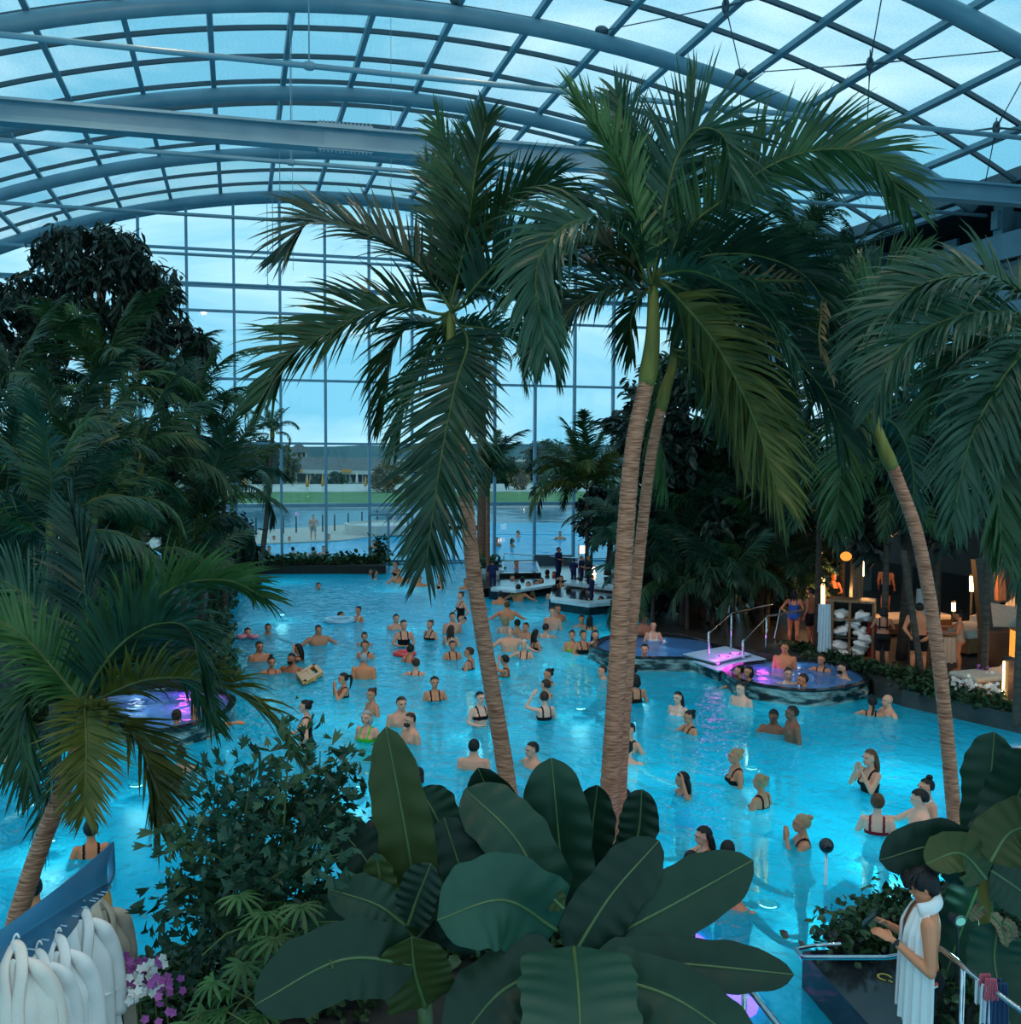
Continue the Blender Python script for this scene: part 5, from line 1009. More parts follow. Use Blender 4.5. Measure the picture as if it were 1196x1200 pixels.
 (1019, 927, 879, -50, 'f_face', 'p', 'long', 'r', 'one', 'k', 'person with flower in hair and hands clasped at the mouth'), (1085, 960, 913, -60, 'f_down', 'p', 'topbun', 'k', 'bikini', 'w', 'person with top knot behind the bent over one'), (1078, 973, 926, -80, 'm_fwd', 'w', 'short', 'k', 'trunks', 'k', 'bare backed person bending towards the crossed strap one'), (1027, 976, 931, 180, 'f_down', 'w', 'bun', 'r', 'one', 'm', 'person with crossed straps and wine red swimsuit'),
 (1021, 838, 816, 170, 'f_low2', 't', 'braid', 'k', 'bikini', 'k', 'person with long braid near the deck edge'), (1040, 837, 814, -60, 'm_low', 'p', 'bald', 'k', 'trunks', 'k', 'bald bearded person beside the one with a braid'),
 # left side
 (212, 905, 876, 170, 'f_low', 'p', 'topbun', 'k', 'one', 'k', 'person with hair knot below the round whirlpool'), (6, 893, 872, 60, 'f_low', 'p', 'bun', 'b', 'one', 'k', 'person at the frame edge below the jungle'), (107, 1003, 962, 180, 'f_down', 'o', 'bun', 'k', 'one', 'k', 'person with black straps seen from behind above the blue canopy'), (40, 1075, 1029, 170, 'm_down', 'o', 'short', 'k', 'trunks', 'k', 'bare shouldered person behind the leaning trunk and canopy'), (85, 1050, 1030, 180, 'm_low', 'p', 'short', 'g', 'trunks', 'k', 'grey head just above the blue canopy'),
]
for p in PEOPLE: person(*p)
TUBP = [
 (754, 744, 720, 10, 'm_down', 'b', 'short', 'k', 'trunks', 'k', 'dark haired person standing in the trunk side whirlpool'), (765, 751, 728, 10, 'f_down', 'p', 'short', 'k', 'bikini', 'w', 'person in cap in the trunk side whirlpool'), (755, 768, 755, 0, 'm_low', 'p', 'short', 'k', 'trunks', 'k', 'person peering over the rim of the trunk side whirlpool'),
 (919, 783, 753, -10, 'm_down', 'o', 'short', 'b', 'trunks', 'k', 'person standing waist deep in the busy whirlpool'), (867, 794, 780, -80, 'f_low', 'p', 'short', 'k', 'one', 'k', 'person at the inner corner of the busy whirlpool'), (877, 797, 781, -40, 'f_low', 't', 'bob', 'k', 'one', 'k', 'dark haired person at the marble rim of the busy whirlpool'),
 (923, 801, 783, 10, 'f_low', 'p', 'bun', 'b', 'one', 'w', 'person in white at the front of the busy whirlpool'), (941, 804, 790, -60, 'm_low', 'o', 'short', 'b', 'trunks', 'k', 'short haired person at the front rim of the busy whirlpool'), (962, 786, 767, -20, 'f_low', 't', 'short', 'b', 'bikini', 'k', 'person at the back of the busy whirlpool'), (988, 794, 777, -60, 'm_rim', 'p', '+short', 'k', 'trunks', 'k', 'person reclining with arm on the whirlpool rim'),
 (207, 848, 832, 160, 'f_low', 't', 'bun', 'b', 'one', 'k', 'person with hair bun in the round whirlpool'), (230, 842, 825, 190, 'm_rim', 'o', 'bald', 'k', 'trunks', 'k', 'bald person with arms spread on the round whirlpool rim'), (116, 838, 815, 60, 'm_low', 'o', 'short', 'b', 'trunks', 'k', 'person behind the palm fronds in the round whirlpool')]
for p in TUBP: person(*p, z=.27, group='bathers in the whirlpools')
DK = [
 (929, 757, 691, 175, 'f_hips', 'o', 'long', 'k', 'one', 'u', 'person in blue one piece swimsuit at the handrail'), (949, 756, 690, -120, 'm_down', 'b', 'short', 'k', 'trunks', 'k', 'person in shadow facing the blue swimsuit'), (1033, 783, 713, 185, 'f_front', 'b', 'bob', 'k', 'shorts', 'k', 'person in black halter and shorts by the towel shelf'),
 (1075, 791, 708, 180, 'm_back', 'o', 'short', 'k', 'trunks', 'k', 'person in black shorts with hands behind the hips'), (1122, 787, 718, -95, 'f_fwd', 'o', 'topbun', 'k', 'one', 't', 'person in beige swimsuit holding a pale cloth'), (1037, 716, 662, 160, 'm_down', 'o', 'short', 'k', 'trunks', 'k', 'person in the warm light beyond the towel shelf'), (975, 735, 672, 30, 'f_down', 'o', 'bun', 'k', 'one', 'k', 'person behind the tall lamp and towel shelf'), (148, 800, 736, 40, 'm_down', 'o', 'short', 'k', 'trunks', 'k', 'person behind the fronds at the round whirlpool')]
for p in DK: person(*p, z=DZ, ground=True, group='people on the deck')
for p in [(654, 680, 642, 60, 'm_front', 'b', 'short', 'k', 'uniform', 'n', 'staff person in navy uniform standing at the upper pool'), (672, 684, 655, 150, 'm_front', 'b', 'short', 'k', 'uniform', 'n', 'staff person in navy behind the bar counter'), (681, 686, 652, 60, 'm_front', 't', 'short', 'k', 'uniform', 'n', 'staff person in navy by the lit menu'), (690, 690, 652, -60, 'f_front', 't', 'bun', 'k', 'uniform', 'k', 'staff person in dark clothes by the date palm'), (577, 690, 657, 175, 'm_front', 'b', 'short', 'k', 'uniform', 'n', 'staff person in navy beside the reddish trunk'), (693, 706, 674, 100, 'm_front', 'b', 'short', 'k', 'uniform', 'n', 'staff person bending at the end of the counter')]:
    person(*p, z=.30, ground=True, group='bar staff')
person(605, 667, 657, 30, 'm_low', 'o', 'short', 'b', 'trunks', 'k', 'swimmer in the upper basin behind the bar', z=.42, group='bathers in the whirlpools')
for p in [(321, 634, 628, 20, 'm_low', 't', 'short', 'k', 'trunks', 'k', 'bather leaning on the far edge outside, first'), (339, 635, 629, 10, 'f_low', 't', 'short', 'b', 'one', 'k', 'bather leaning on the far edge outside, second'), (385, 633, 626, 10, 'm_low', 't', 'short', 'k', 'trunks', 'k', 'bather leaning on the far edge right of the walker'),
          (315, 648, 640, 10, 'm_low', 't', 'short', 'k', 'trunks', 'k', 'bather outside behind the small slim palm'), (298, 653, 646, 170, 'm_low', 't', 'short', 'k', 'trunks', 'k', 'bather outside nearest the jungle'), (343, 650, 641, 180, 'f_down', 'p', 'short', 'k', 'one', 'k', 'bather outside, first of three behind the hedge'), (367, 651, 641, 180, 'm_down', 'p', 'short', 'k', 'trunks', 'k', 'bather outside, second of three behind the hedge'), (379, 649, 640, 10, 'm_low', 'p', 'short', 'k', 'trunks', 'k', 'bather outside, third of three behind the hedge'),
          (438, 642, 633, 20, 'm_low', 't', 'short', 'k', 'trunks', 'k', 'bather outside by the exit door'), (582, 640, 630, 20, 'f_down', 't', 'short', 'k', 'one', 'k', 'bather outside beside the reddish trunk'), (600, 641, 631, 90, 'f_down', 't', 'long', 'k', 'one', 'k', 'bather outside right of the reddish trunk'), (656, 632, 623, 10, 'm_low', 't', 'short', 'k', 'trunks', 'k', 'bather outside before the date palm'), (607, 629, 622, 60, 'm_low', 't', 'short', 'k', 'trunks', 'k', 'bather outside at the farther basin')]:
    person(*p, z=.05, group='bathers in the outdoor pool')
person(367, 633, 604, 10, 'm_walk', 'p', 'short', 'k', 'trunks', 's', 'person walking on the pale deck outside', z=.12, ground=True, group='people outside')
# float ring, armbands
def torus(c, R_, r, n=24, m=10):
    g = MB(); a = np.linspace(0, 2*math.pi, n+1); b_ = np.linspace(0, 2*math.pi, m+1); return g.sheet(np.array([[(c[0]+(R_+r*math.cos(y))*math.cos(x), c[1]+(R_+r*math.cos(y))*math.sin(x), c[2]+r*math.sin(y)) for y in b_] for x in a]))
M['float_blue'] = pmat('pale_blue_vinyl', (.25, .50, .65, 1), rough=.3); M['float_pink'] = pmat('pink_vinyl', (.75, .22, .28, 1), rough=.3); M['float_red'] = pmat('red_vinyl', (.6, .05, .05, 1), rough=.3)
torus(G(398, 727, .03), .38, .08).build('float_ring', M['float_blue'], smooth=True, label='pale blue float ring held by a swimmer', cat='float ring')
for k, (x, lab) in enumerate([(283, 'pink armband on the jungle side of the child'), (297, 'pink armband on the open water side of the child')]): torus(G(x, 746, .06), .09, .055).build('swim_armband', M['float_pink'], smooth=True, label=lab, cat='armband')
torus(G(474, 766, .03), .22, .07).build('float_ring', M['float_red'], smooth=True, label='red float in the row left of the leaning trunk', cat='float ring')
M['counter'] = pmat('pale_counter_stone', (.45, .55, .60, 1), (.55, .64, .68, 1), rough=.3)
# ================================================================== person with towel and phone, in front
def phone_user():
    base = np.array([*W(1082, 1100, 7.3)[:2], DZ]); topz = W(1082, 1016, 7.3)[2]; sc_ = (topz-DZ)/1.73
    AR['ph_far'] = ((.23, -.04, 1.07), (.075, -.255, 1.235), (-.15, -.85, .35)); AR['ph_near'] = ((.265, .02, 1.045), (.13, -.235, 1.205), (-.35, -.8, .28))
    g, H = body_geo(False, (AR['ph_far'], AR['ph_near']), 0, .05, .42, fine=True); me = remesh(g, .0085, 'person_phone', 3)
    o = bpy.data.objects.new('person', me); COL.objects.link(o); v = CAM-base; rz = math.atan2(v[0], -v[1])+math.radians(-82)
    o.location = base; o.rotation_euler = (0, 0, rz); o.scale = (sc_,)*3; o.color = (.66, .24, .12, 1)
    tag(o, 'person with white towel over the shoulders looking down at a phone', 'person', 'people on the deck'); hcx, Rh = H['head']
    hm4 = Matrix(((Rh[0][0], Rh[1][0], Rh[2][0], hcx[0]), (Rh[0][1], Rh[1][1], Rh[2][1], hcx[1]), (Rh[0][2], Rh[1][2], Rh[2][2], hcx[2]), (0, 0, 0, 1)))
    h = MB(); 
    hb = hair_mesh('short'); hobj = inst('hair', hb, o, hm4 @ Matrix.Diagonal((1.10, 1.12, 1.10, 1)), HC['k']); np_ = MB().ellipsoid((0, .058, -.030), (.078, .060, .082), 14, 10)
    for sx in (-1, 1): np_.ellipsoid((sx*.068, .020, .035), (.024, .075, .060), 12, 8)
    inst('nape_hair', np_.mesh('nape_hair', M['hair'], True), o, hm4, HC['k'])
    fr = MB(); rg = np.random.default_rng(5)
    for k in range(46):
        x = rg.uniform(-.08, .08); y0_ = rg.uniform(-.07, .03); fr.tube(spline([(x*.7, y0_+.02, .118), (x*1.05, y0_-.045, .085), (x*1.15, y0_-.052, .035+rg.normal(0, .012))], 5), [.010, .012, .011, .008, .003], 5)
    inst('fringe', fr.mesh('fringe', M['hair'], True), o, hm4, HC['k'])
    for sx in (-1, 1): inst('eye', eye_me, o, hm4 @ Matrix.Translation((sx*.031, -.088, .016)))
    inst('shorts', garment(me, lambda co: ~arm_mask(co, H['arms']) & (co[:, 2] < 1.0) & (co[:, 2] > .50), .014, 'shorts'), o, None, SC['k'])
    st_ = MB(); st_.beam((.185, -.05, .86), (.195, .08, .945), .012, .022); inst('shorts_stripe', st_.mesh('stripe', M['cloth']), o, None, (.75, .10, .06, 1))
    st_ = MB(); st_.beam((.187, -.05, .842), (.197, .08, .927), .012, .012); inst('shorts_stripe', st_.mesh('stripe', M['cloth']), o, None, (.7, .68, .66, 1))
    # towel
    tow = bpy.data.objects.new('towel', None); COL.objects.link(tow); tow.location = base; tow.rotation_euler = (0, 0, rz); tow.scale = (sc_,)*3
    tag(tow, 'long white towel hanging from the neck of the phone user', 'towel')
    for s in (1, -1):
        rows = []
        for u in np.linspace(0, 1, 44):
            z = 1.455-u*.90; hw = .085+.085*min(1, u*3)+.02*u; yc = -.075-.085*min(1, u*2.2); row = []
            for vv in np.linspace(-1, 1, 36):
                fold = (.012*math.sin(vv*15+1.3*u)+.007*math.sin(vv*31+.7))*min(1, u*4); ph_ = math.radians(58+46*vv*(.75+.25*min(1, u*3))); k_ = .55+.45*min(1, u*5)**.7
                x = (.205*k_+fold)*math.sin(ph_)+.01; y = -(.165*k_+.03*u+fold)*math.cos(ph_)+.01; row.append((s*x, y, z-.06*vv*u))
            rows.append(row)
        gsh = MB().slabsheet(np.array(rows)[:, ::s], .008); inst('panel', gsh.mesh('towel_panel', M['white_fab'], True), tow)
    cb_ = spline([(-.125, -.06, 1.452), (-.105, .035, 1.475), (-.05, .085, 1.50), (.0, .095, 1.505), (.05, .085, 1.50), (.105, .035, 1.475), (.125, -.06, 1.452)], 24)
    g2 = MB().tube(cb_, np.c_[np.full(24, .030), np.full(24, .055)], 12); inst('neck_fold', g2.mesh('neck_fold', M['white_fab'], True), tow)
    # phone and wrist band
    Rz = Matrix.Rotation(rz, 4, 'Z'); mw = Matrix.Translation(Vector(base)) @ Rz @ Matrix.Scale(sc_, 4)
    ph = bpy.data.objects.new('phone', None); COL.objects.link(ph); ph.matrix_world = mw @ Matrix.Translation((.02, -.395, 1.30)) @ Matrix.Rotation(.9, 4, 'X') @ Matrix.Rotation(-.25, 4, 'Z'); tag(ph, 'black phone held in both hands by the towel wearer', 'phone')
    inst('case', MB().box((0, 0, 0), (.078, .155, .011)).mesh('case', M['black']), ph); inst('screen', MB().box((0, 0, .0065), (.070, .146, .002)).mesh('screen', M['blackstone']), ph)
    W_ = np.array(AR['ph_near'][1]); E_ = np.array(AR['ph_near'][0]); ax = nrm(W_-E_); c = W_-ax*.03
    wb_ = MB().tube([c-ax*.011, c+ax*.011], .033, 14); wb_.box(c+(.028, .0, .01), (.014, .03, .028)); inst('wrist_band', wb_.mesh('wrist_band', M['black']), o)
phone_user()
# ================================================================== chrome handrails
def rail(label, pts, r=.024, posts=(), zb=DZ, mat='chrome', name='handrail', flat=False):
    P = [np.asarray(p, float) for p in pts]; t = thing(name, label, 'handrail', (P[0][0], P[0][1], zb)); C = []
    for a_, b_ in zip(P[:-1], P[1:]): C += [a_, a_*.94+b_*.06, a_*.06+b_*.94]
    C.append(P[-1]); MB().tube(C, r, 10).build('bar', M[mat], t, smooth=True)
    for p in posts: p = np.asarray(p, float); MB().tube([(p[0], p[1], zb), p], r*.9, 10).build('post', M[mat], t, smooth=True)
    return t
a_ = W(930, 1115, 8.1); b_ = W(1028, 1126, 7.4); c_ = W(1110, 1115, 7.0); d_ = W(1200, 1190, 6.3)
rail('long chrome handrail running behind the phone user', [W(932, 1112, 8.7), W(940, 1122, 8.2), W(1040, 1122, 7.6), W(1103, 1112, 7.2), W(1150, 1150, 6.8), W(1215, 1198, 6.4)], .020, [W(1128, 1132, 7.0)])
rail('inner chrome loop of the long handrail over the water', [W(932, 1112, 8.7), W(955, 1108, 8.9), W(985, 1106, 8.9)], .016)
rail('short chrome handrail below the banana leaf tip', [W(870, 1150, 7.9), W(885, 1168, 7.6), W(930, 1225, 7.0)], .024, [W(872, 1152, 7.9)], zb=-.2)
for lab, pts, ps in [('chrome handrail on the near side of the entry steps', [(830, 767, .33), (830, 742, None), (857, 718, None), (905, 708, None)], (857, 718)), ('chrome handrail ending beside the blue swimsuit', [(871, 772, .33), (870, 752, None), (898, 722, None), (942, 715, None)], (898, 722))]:
    b0 = G(pts[0][0], pts[0][1], .40); dd = (b0-CAM)@FW; P = [b0]+[W(x, y, dd+.9*k) for k, (x, y, _) in enumerate(pts[1:])]
    rail(lab, P, .026, [W(ps[0], ps[1], dd+.9)], zb=.35)
rail('slim chrome rail by the person in shadow', [G(958, 757, DZ), G(958, 757, DZ)+(.3, .2, .9), G(958, 757, DZ)+(-.6, .4, 1.0)], .022)
rail('slim chrome rail before the blue swimsuit', [G(907, 750, DZ), G(907, 750, DZ)+(.15, .0, .8), G(907, 750, DZ)+(1.2, .1, .95)], .022)
# ball topped post in the water
p = G(967, 1037, 0); t = thing('ball_post', 'chrome post with black ball standing in the water', 'post', (p[0], p[1], -1.45)); zt = W(967, 996, (p-CAM)@FW)[2]
for s in (-.012, .012): MB().tube([(p[0]+s, p[1], -1.45), (p[0]+s, p[1], zt)], .009, 8).build('rod', M['chrome'], t, smooth=True)
MB().ellipsoid((p[0], p[1], zt+.06), (.085, .085, .085), 16, 12).build('ball', M['blackstone'], t, smooth=True); MB().tube([(p[0], p[1], zt-.03), (p[0], p[1], zt)], .03, 10).build('collar', M['chrome'], t)
MB().prism([G(x, y, -.03) for x, y in [(966, 1046), (990, 1030), (1050, 1066), (1028, 1083)]], -.34, -.03).build('submerged_ledge', M['counter'], label='pale submerged stone ledge beside the ball topped post', cat='ledge')
# black lettered wall below the handrail
wl_ = thing('pool_kerb', 'black polished kerb with gold lettering under the handrail', 'kerb', G(1000, 1150, 0))
MB().prism([G(x, y, DZ) for x, y in [(940, 1116), (1030, 1110), (1110, 1140), (1110, 1240), (1052, 1240)]], -.4, DZ+.01).build('body', M['blackstone'], wl_)
M['gold'] = pmat('gold_letters', (.42, .36, .06, 1), (.5, .44, .1, 1), rough=.4)
tx = bpy.data.curves.new('letters', 'FONT'); tx.body = "C-'ID"; tx.size = .17; tx.extrude = .003; to = bpy.data.objects.new('letters', tx); COL.objects.link(to); to.parent = wl_
to.data.materials.append(M['gold']); q = G(1023, 1143, DZ+.016); to.location = q-ORG[wl_.name]; to.rotation_euler = (0, 0, math.radians(-72))
# spot lamp in the planting
p = W(1125, 1080, 7.9); t = thing('spot_lamp', 'small spot lamp glowing turquoise among the banana stems', 'lamp', (p[0], p[1], DZ)); MB().tube([(p[0], p[1], DZ), p+(0, .03, -.05)], .012, 8).build('stake', M['black'], t)
MB().tube([p+(0, .10, .0), p+(0, .0, 0)], [.035, .05], 14).build('housing', M['black'], t); MB().ellipsoid(p+(0, -.005, 0), (.044, .012, .030), 14, 8).build('lens', M['cyan_lamp'], t, smooth=True); lamp('spot_light', p+(0, -.12, .05), 3, (.3, 1, .95), .04, t)
# clothes hung on the rail
def drape(label, px, py, d, w, h, col, folds=5, zb=None):
    p = W(px, py, d); t = thing('hung_garment', label, 'garment', p-(0, 0, h)); rows = []
    for u in np.linspace(0, 1, 16): rows.append([p+RT*(w*(vv-.5)*(1+.25*u))+np.array([0, 0, -h*u-.03*abs(math.sin(vv*7))*u])-FW*(.03+.018*math.sin(vv*folds*6.28+u)) for vv in np.linspace(0, 1, 20)])
    g = MB().slabsheet(np.array(rows), .006); o = g.build('front', M['cloth'], t, smooth=True); o.color = col
    rows = [[q+FW*.075 for q in r[::-1]] for r in rows[:10]]; o = MB().slabsheet(np.array(rows), .006).build('back', M['cloth'], t, smooth=True); o.color = col
drape('navy garment hung over the lower handrail', 1166, 1150, 6.75, .13, .42, (.03, .06, .13, 1)); drape('pink cloth hung over the lower handrail', 1158, 1145, 6.72, .07, .12, (.55, .12, .16, 1)); drape('white cloth strip beside the navy garment', 1151, 1152, 6.74, .05, .25, (.6, .62, .65, 1), 2)
# ================================================================== blue canopy with robes
cn = thing('blue_canopy', 'blue curved fabric canopy with laced seam above the robes', 'canopy', (*W(40, 1100, 6.4)[:2], DZ))
M['canopy'] = pmat('blue_canopy_vinyl', (.022, .13, .24, 1), (.032, .165, .29, 1), rough=.38, scale=3)
T_ = [(-60, 1122, 5.4), (0, 1091, 5.8), (60, 1046, 6.3), (105, 1010, 6.8), (132, 986, 7.1)]; S_ = [(-60, 1150, 5.3), (0, 1112, 5.7), (60, 1073, 6.2), (105, 1045, 6.7), (124, 1034, 6.95)]; B_ = [(-60, 1195, 5.3), (0, 1160, 5.7), (60, 1118, 6.2), (100, 1068, 6.7), (122, 1048, 6.95)]
A = spline([W(*p) for p in T_], 30); Bm = spline([W(*p) for p in S_], 30); Cb = spline([W(*p) for p in B_], 30)
bulge = lambda a, b, k: np.array([[a[i]*(1-u)+b[i]*u-FW*k*math.sin(u*math.pi) for u in np.linspace(0, 1, 8)] for i in range(30)])
MB().slabsheet(bulge(A, Bm, .05), .012).build('upper_band', M['canopy'], cn, smooth=True); MB().slabsheet(bulge(Bm, Cb, -.03), .012).build('valance', M['canopy'], cn, smooth=True)
MB().tube(Bm-FW*.012, .014, 8).build('seam_cord', M['canopy'], cn, smooth=True)
E1 = np.array([W(130, 988, 7.1), W(131, 1022, 7.1), W(126, 1036, 7.0)]); MB().tube(spline(E1, 8), .022, 8).build('end_hem', M['canopy'], cn, smooth=True)
M['lace'] = pmat('pale_cord', (.35, .5, .6, 1), rough=.6)
for i in range(16):
    p = Bm[2+i*1.7.__int__()] if False else Bm[min(29, 1+int(i*1.75))]; q = Cb[min(29, 1+int(i*1.75))]; m_ = p*.62+q*.38-FW*.015; MB().tube([m_-RT*.05, m_+RT*.05+(0, 0, -.012)], .005, 5).build('lacing', M['lace'], cn)
for i in range(12):
    m_ = A[2+i*2]*.45+Bm[2+i*2]*.55-FW*.055; MB().ellipsoid(m_, (.010, .010, .010), 8, 5).build('eyelet', M['black'], cn)
MB().tube([W(*B_[1])+FW*.1, W(60, 1100, 6.3)+FW*.1, W(122, 1046, 6.95)+FW*.1], .016, 8).build('hanging_rail', M['chrome'], cn, smooth=True)
for x, y, d in ((-20, 1190, 5.9), (124, 1050, 7.1)): p = W(x, y, d); MB().tube([(p[0], p[1], DZ), p], .03, 10).build('post', M['wood'], cn, smooth=True)
wp = thing('wood_board', 'amber wooden board behind the last robe', 'board', (*W(132, 1125, 7.05)[:2], W(132, 1128, 7.05)[2])); pts = [(119, 1036), (125, 1034), (137, 1118), (135, 1124), (126, 1127)]
fr_ = [W(x, y, 7.05) for x, y in pts]; bk = [p+FW*.04 for p in fr_]; n = len(pts); M['amber'] = pmat('amber_varnished_wood', (.62, .25, .03, 1), (.75, .34, .07, 1), rough=.35, stretch=(1, 1, .2))
MB().add(fr_+bk, [tuple(range(n)), tuple(range(n, 2*n))[::-1]]+[(i, n+i, n+(i+1) % n, (i+1) % n) for i in range(n)]).build('panel', M['amber'], wp)
def robe(label, px, py, d, sc_, mat, seed, turn=0.0):
    rg = np.random.default_rng(seed); c = W(px, py, d); hgt = 1.12*sc_; t = thing('bathrobe', label, 'bathrobe', c-(0, 0, hgt), group='bathrobes hanging under the blue canopy')
    X = RT*math.cos(turn)+FW*math.sin(turn); Y = -RT*math.sin(turn)+FW*math.cos(turn); ph = rg.random(4)*6
    n, m = 26, 48; rows = []
    for i in range(n):
        u = i/(n-1); z = -.05-u*hgt; w_ = (.035+.165*min(1, u*4.5)**.9-.02*math.sin(u*3.1)+.05*u)*sc_; dpt = (.035+.055*min(1, u*4)+.02*u)*sc_; row = []
        for j in range(m+1):
            a = 2*math.pi*j/m; f = 1+(.17*math.sin(a*6+ph[0]+u*1.5)+.10*math.sin(a*11+ph[1]-u))*min(1, u*2.5); row.append(c+X*w_*math.cos(a)*f+Y*dpt*math.sin(a)*f+np.array([0, 0, z-.03*abs(math.cos(a))*(1-u)]))
        rows.append(row)
    MB().slabsheet(np.array(rows)[::-1], .006).build('body', mat, t, smooth=True)
    for s in (-1, 1):
        P = spline([c+X*s*.03*sc_+(0, 0, -.06), c+X*s*.13*sc_+(0, 0, -.13)-Y*.03, c+X*s*.195*sc_+(0, 0, -.30)+Y*.01, c+X*s*.215*sc_+(0, 0, -.55)+Y*.02, c+X*s*.21*sc_+(0, 0, -.74)+Y*.02], 18)
        MB().tube(P, np.c_[np.interp(np.arange(18), [0, 5, 17], [.012, .045, .060])*(1+.10*np.sin(np.arange(18)*1.7+ph[2])), np.interp(np.arange(18), [0, 5, 17], [.012, .05, .075])]*sc_, 12).build('sleeve', mat, t, smooth=True)
    cl = [c+X*s_*.03*sc_+(0, 0, z_)-Y*y_*sc_ for s_, z_, y_ in ((-1.2, -.50, .11), (-1.0, -.3, .10), (-1.6, -.12, .07), (-1.2, -.03, .0), (0, .0, -.03), (1.2, -.03, .0), (1.6, -.12, .07), (1.0, -.3, .10), (1.2, -.5, .11))]
    MB().tube(spline(cl, 40), np.c_[np.full(40, .012), np.full(40, .034*sc_)], 8).build('collar', mat, t, smooth=True)
    bl = [c+X*.2*sc_*math.cos(a)*1.08+Y*.105*sc_*math.sin(a)*1.08+(0, 0, -.56*sc_) for a in np.linspace(0, 2*math.pi, 30)]
    MB().tube(bl, np.c_[np.full(30, .022), np.full(30, .009)], 8, cap=False).build('belt', mat, t, smooth=True)
    q = c-Y*.115*sc_+X*.09*sc_+(0, 0, -.70*sc_); MB().box(q, (.13*sc_, .012, .15*sc_), axes=(X, Y, np.array([0, 0, 1.0]))).build('pocket', mat, t)
    MB().tube(spline([c+X*.07+(0, 0, -.07), c+(0, 0, -.005), c+(0, 0, .05), c+X*.018+(0, 0, .075), c+X*.03+(0, 0, .05)], 14), .006, 6).build('hanger', M['white_lamp'] if False else M['white_fab'], t, smooth=True)
M['robe_cream'] = pmat('cream_towelling', (.50, .39, .30, 1), (.54, .43, .34, 1), rough=.95, scale=90, bump=.05, spec=.1); M['robe_peach'] = pmat('peach_white_towelling', (.78, .63, .54, 1), (.82, .67, .58, 1), rough=.95, scale=90, bump=.05, spec=.1)
for a in [('white bathrobe at the frame edge with tab pocket', 16, 1110, 5.75, 1.0, M['robe_peach'], 1, .3), ('white bathrobe, second from the frame edge', 43, 1118, 6.0, .95, M['white_fab'], 2, .6), ('white bathrobe with wide collar, third from the frame edge', 66, 1102, 6.2, 1.0, M['white_fab'], 3, .4), ('white bathrobe, fourth from the frame edge', 93, 1066, 6.6, 1.0, M['white_fab'], 4, .5), ('cream bathrobe, last one next to the wooden board', 118, 1056, 6.95, 1.0, M['robe_cream'], 5, .9)]: robe(*a)
# ================================================================== floating amber tray by the group of four
t = thing('framed_tray', 'amber framed tray floating beside the group of four', 'tray', G(363, 790, 0)); P = [G(x, y, .06) for x, y in [(350, 791), (368, 780), (376, 789), (357, 800)]]
MB().prism(P, -.03, .04).build('base', M['blackstone'], t)
for i in range(4): MB().beam(P[i]+(0, 0, 0), P[(i+1) % 4], .10, .07).build('frame_bar', M['amber'], t)
MB().beam((P[0]*.45+P[1]*.55), (P[3]*.45+P[2]*.55), .10, .06).build('frame_bar', M['amber'], t); MB().beam((P[0]*.75+P[1]*.25), (P[3]*.75+P[2]*.25), .30, .05).build('frame_bar', M['amber'], t)
MB().prism([G(x, y, -.015) for x, y in [(285, 762), (345, 764), (375, 783), (355, 806), (300, 812), (275, 790)]], -.4, -.015).build('submerged_bench', M['marble'], label='submerged grey bench where the group of four rests', cat='bench')
# ================================================================== deck furniture under warm light
def deck_pt(x, y): return G(x, y, DZ)
def wax(p): return nrm(np.array([p[0], p[1], 0])-np.array([0, 0, 0]))
sh0, sh1 = deck_pt(969, 772), deck_pt(1019, 776); ex = nrm(sh1-sh0); ey = np.cross((0, 0, 1.0), ex); wS = np.linalg.norm(sh1-sh0)*1.05; hS = 1.30
sh = thing('towel_shelf', 'open wooden shelf full of crumpled towels on the deck', 'shelf', sh0)
axs = (ex, ey, np.array([0, 0, 1.0]))
def shb(name, u, v, w_, sx, sy, sz, mat): MB().box(sh0+ex*u+ey*v+np.array([0, 0, w_]), (sx, sy, sz), axes=axs).build(name, M[mat], sh)
shb('side_panel', .05, .25, hS/2, .12, .55, hS, 'wood'); shb('side_panel', wS, .25, hS/2, .05, .55, hS, 'wood'); shb('top_panel', wS/2, .25, hS+.02, wS+.05, .58, .05, 'wood'); shb('back_panel', wS/2, .52, hS/2, wS, .03, hS, 'wood_dark'); shb('bottom_panel', wS/2, .25, .06, wS, .52, .06, 'wood')
shb('shelf_board', wS/2, .25, hS*.70, wS, .50, .04, 'wood'); shb('divider', wS*.48, .25, hS/2, .05, .50, hS, 'wood'); shb('shelf_board', wS/2, .25, hS*.38, wS, .50, .03, 'wood_dark')
def crumple(seed, r):
    rg = np.random.default_rng(seed); ph = rg.random(9)*6; rows = []
    for i in range(15):
        th = math.pi*i/14; row = []
        for j in range(25):
            a = 2*math.pi*j/24; x, y, z = math.sin(th)*math.cos(a), math.sin(th)*math.sin(a), math.cos(th); k = 1+.20*math.sin(3*x+ph[0]+2*z)+.16*math.sin(5*y+ph[1]+3*x)+.12*math.sin(7*z+ph[2]+4*y)+.06*math.sin(13*x+9*y+ph[3]); row.append((x*r[0]*k, y*r[1]*k, z*r[2]*k))
        rows.append(row)
    return MB().sheet(np.array(rows)).mesh('towel_heap', M['white_fab'], True)
CR = [crumple(k, (.19, .18, .11)) for k in range(3)]
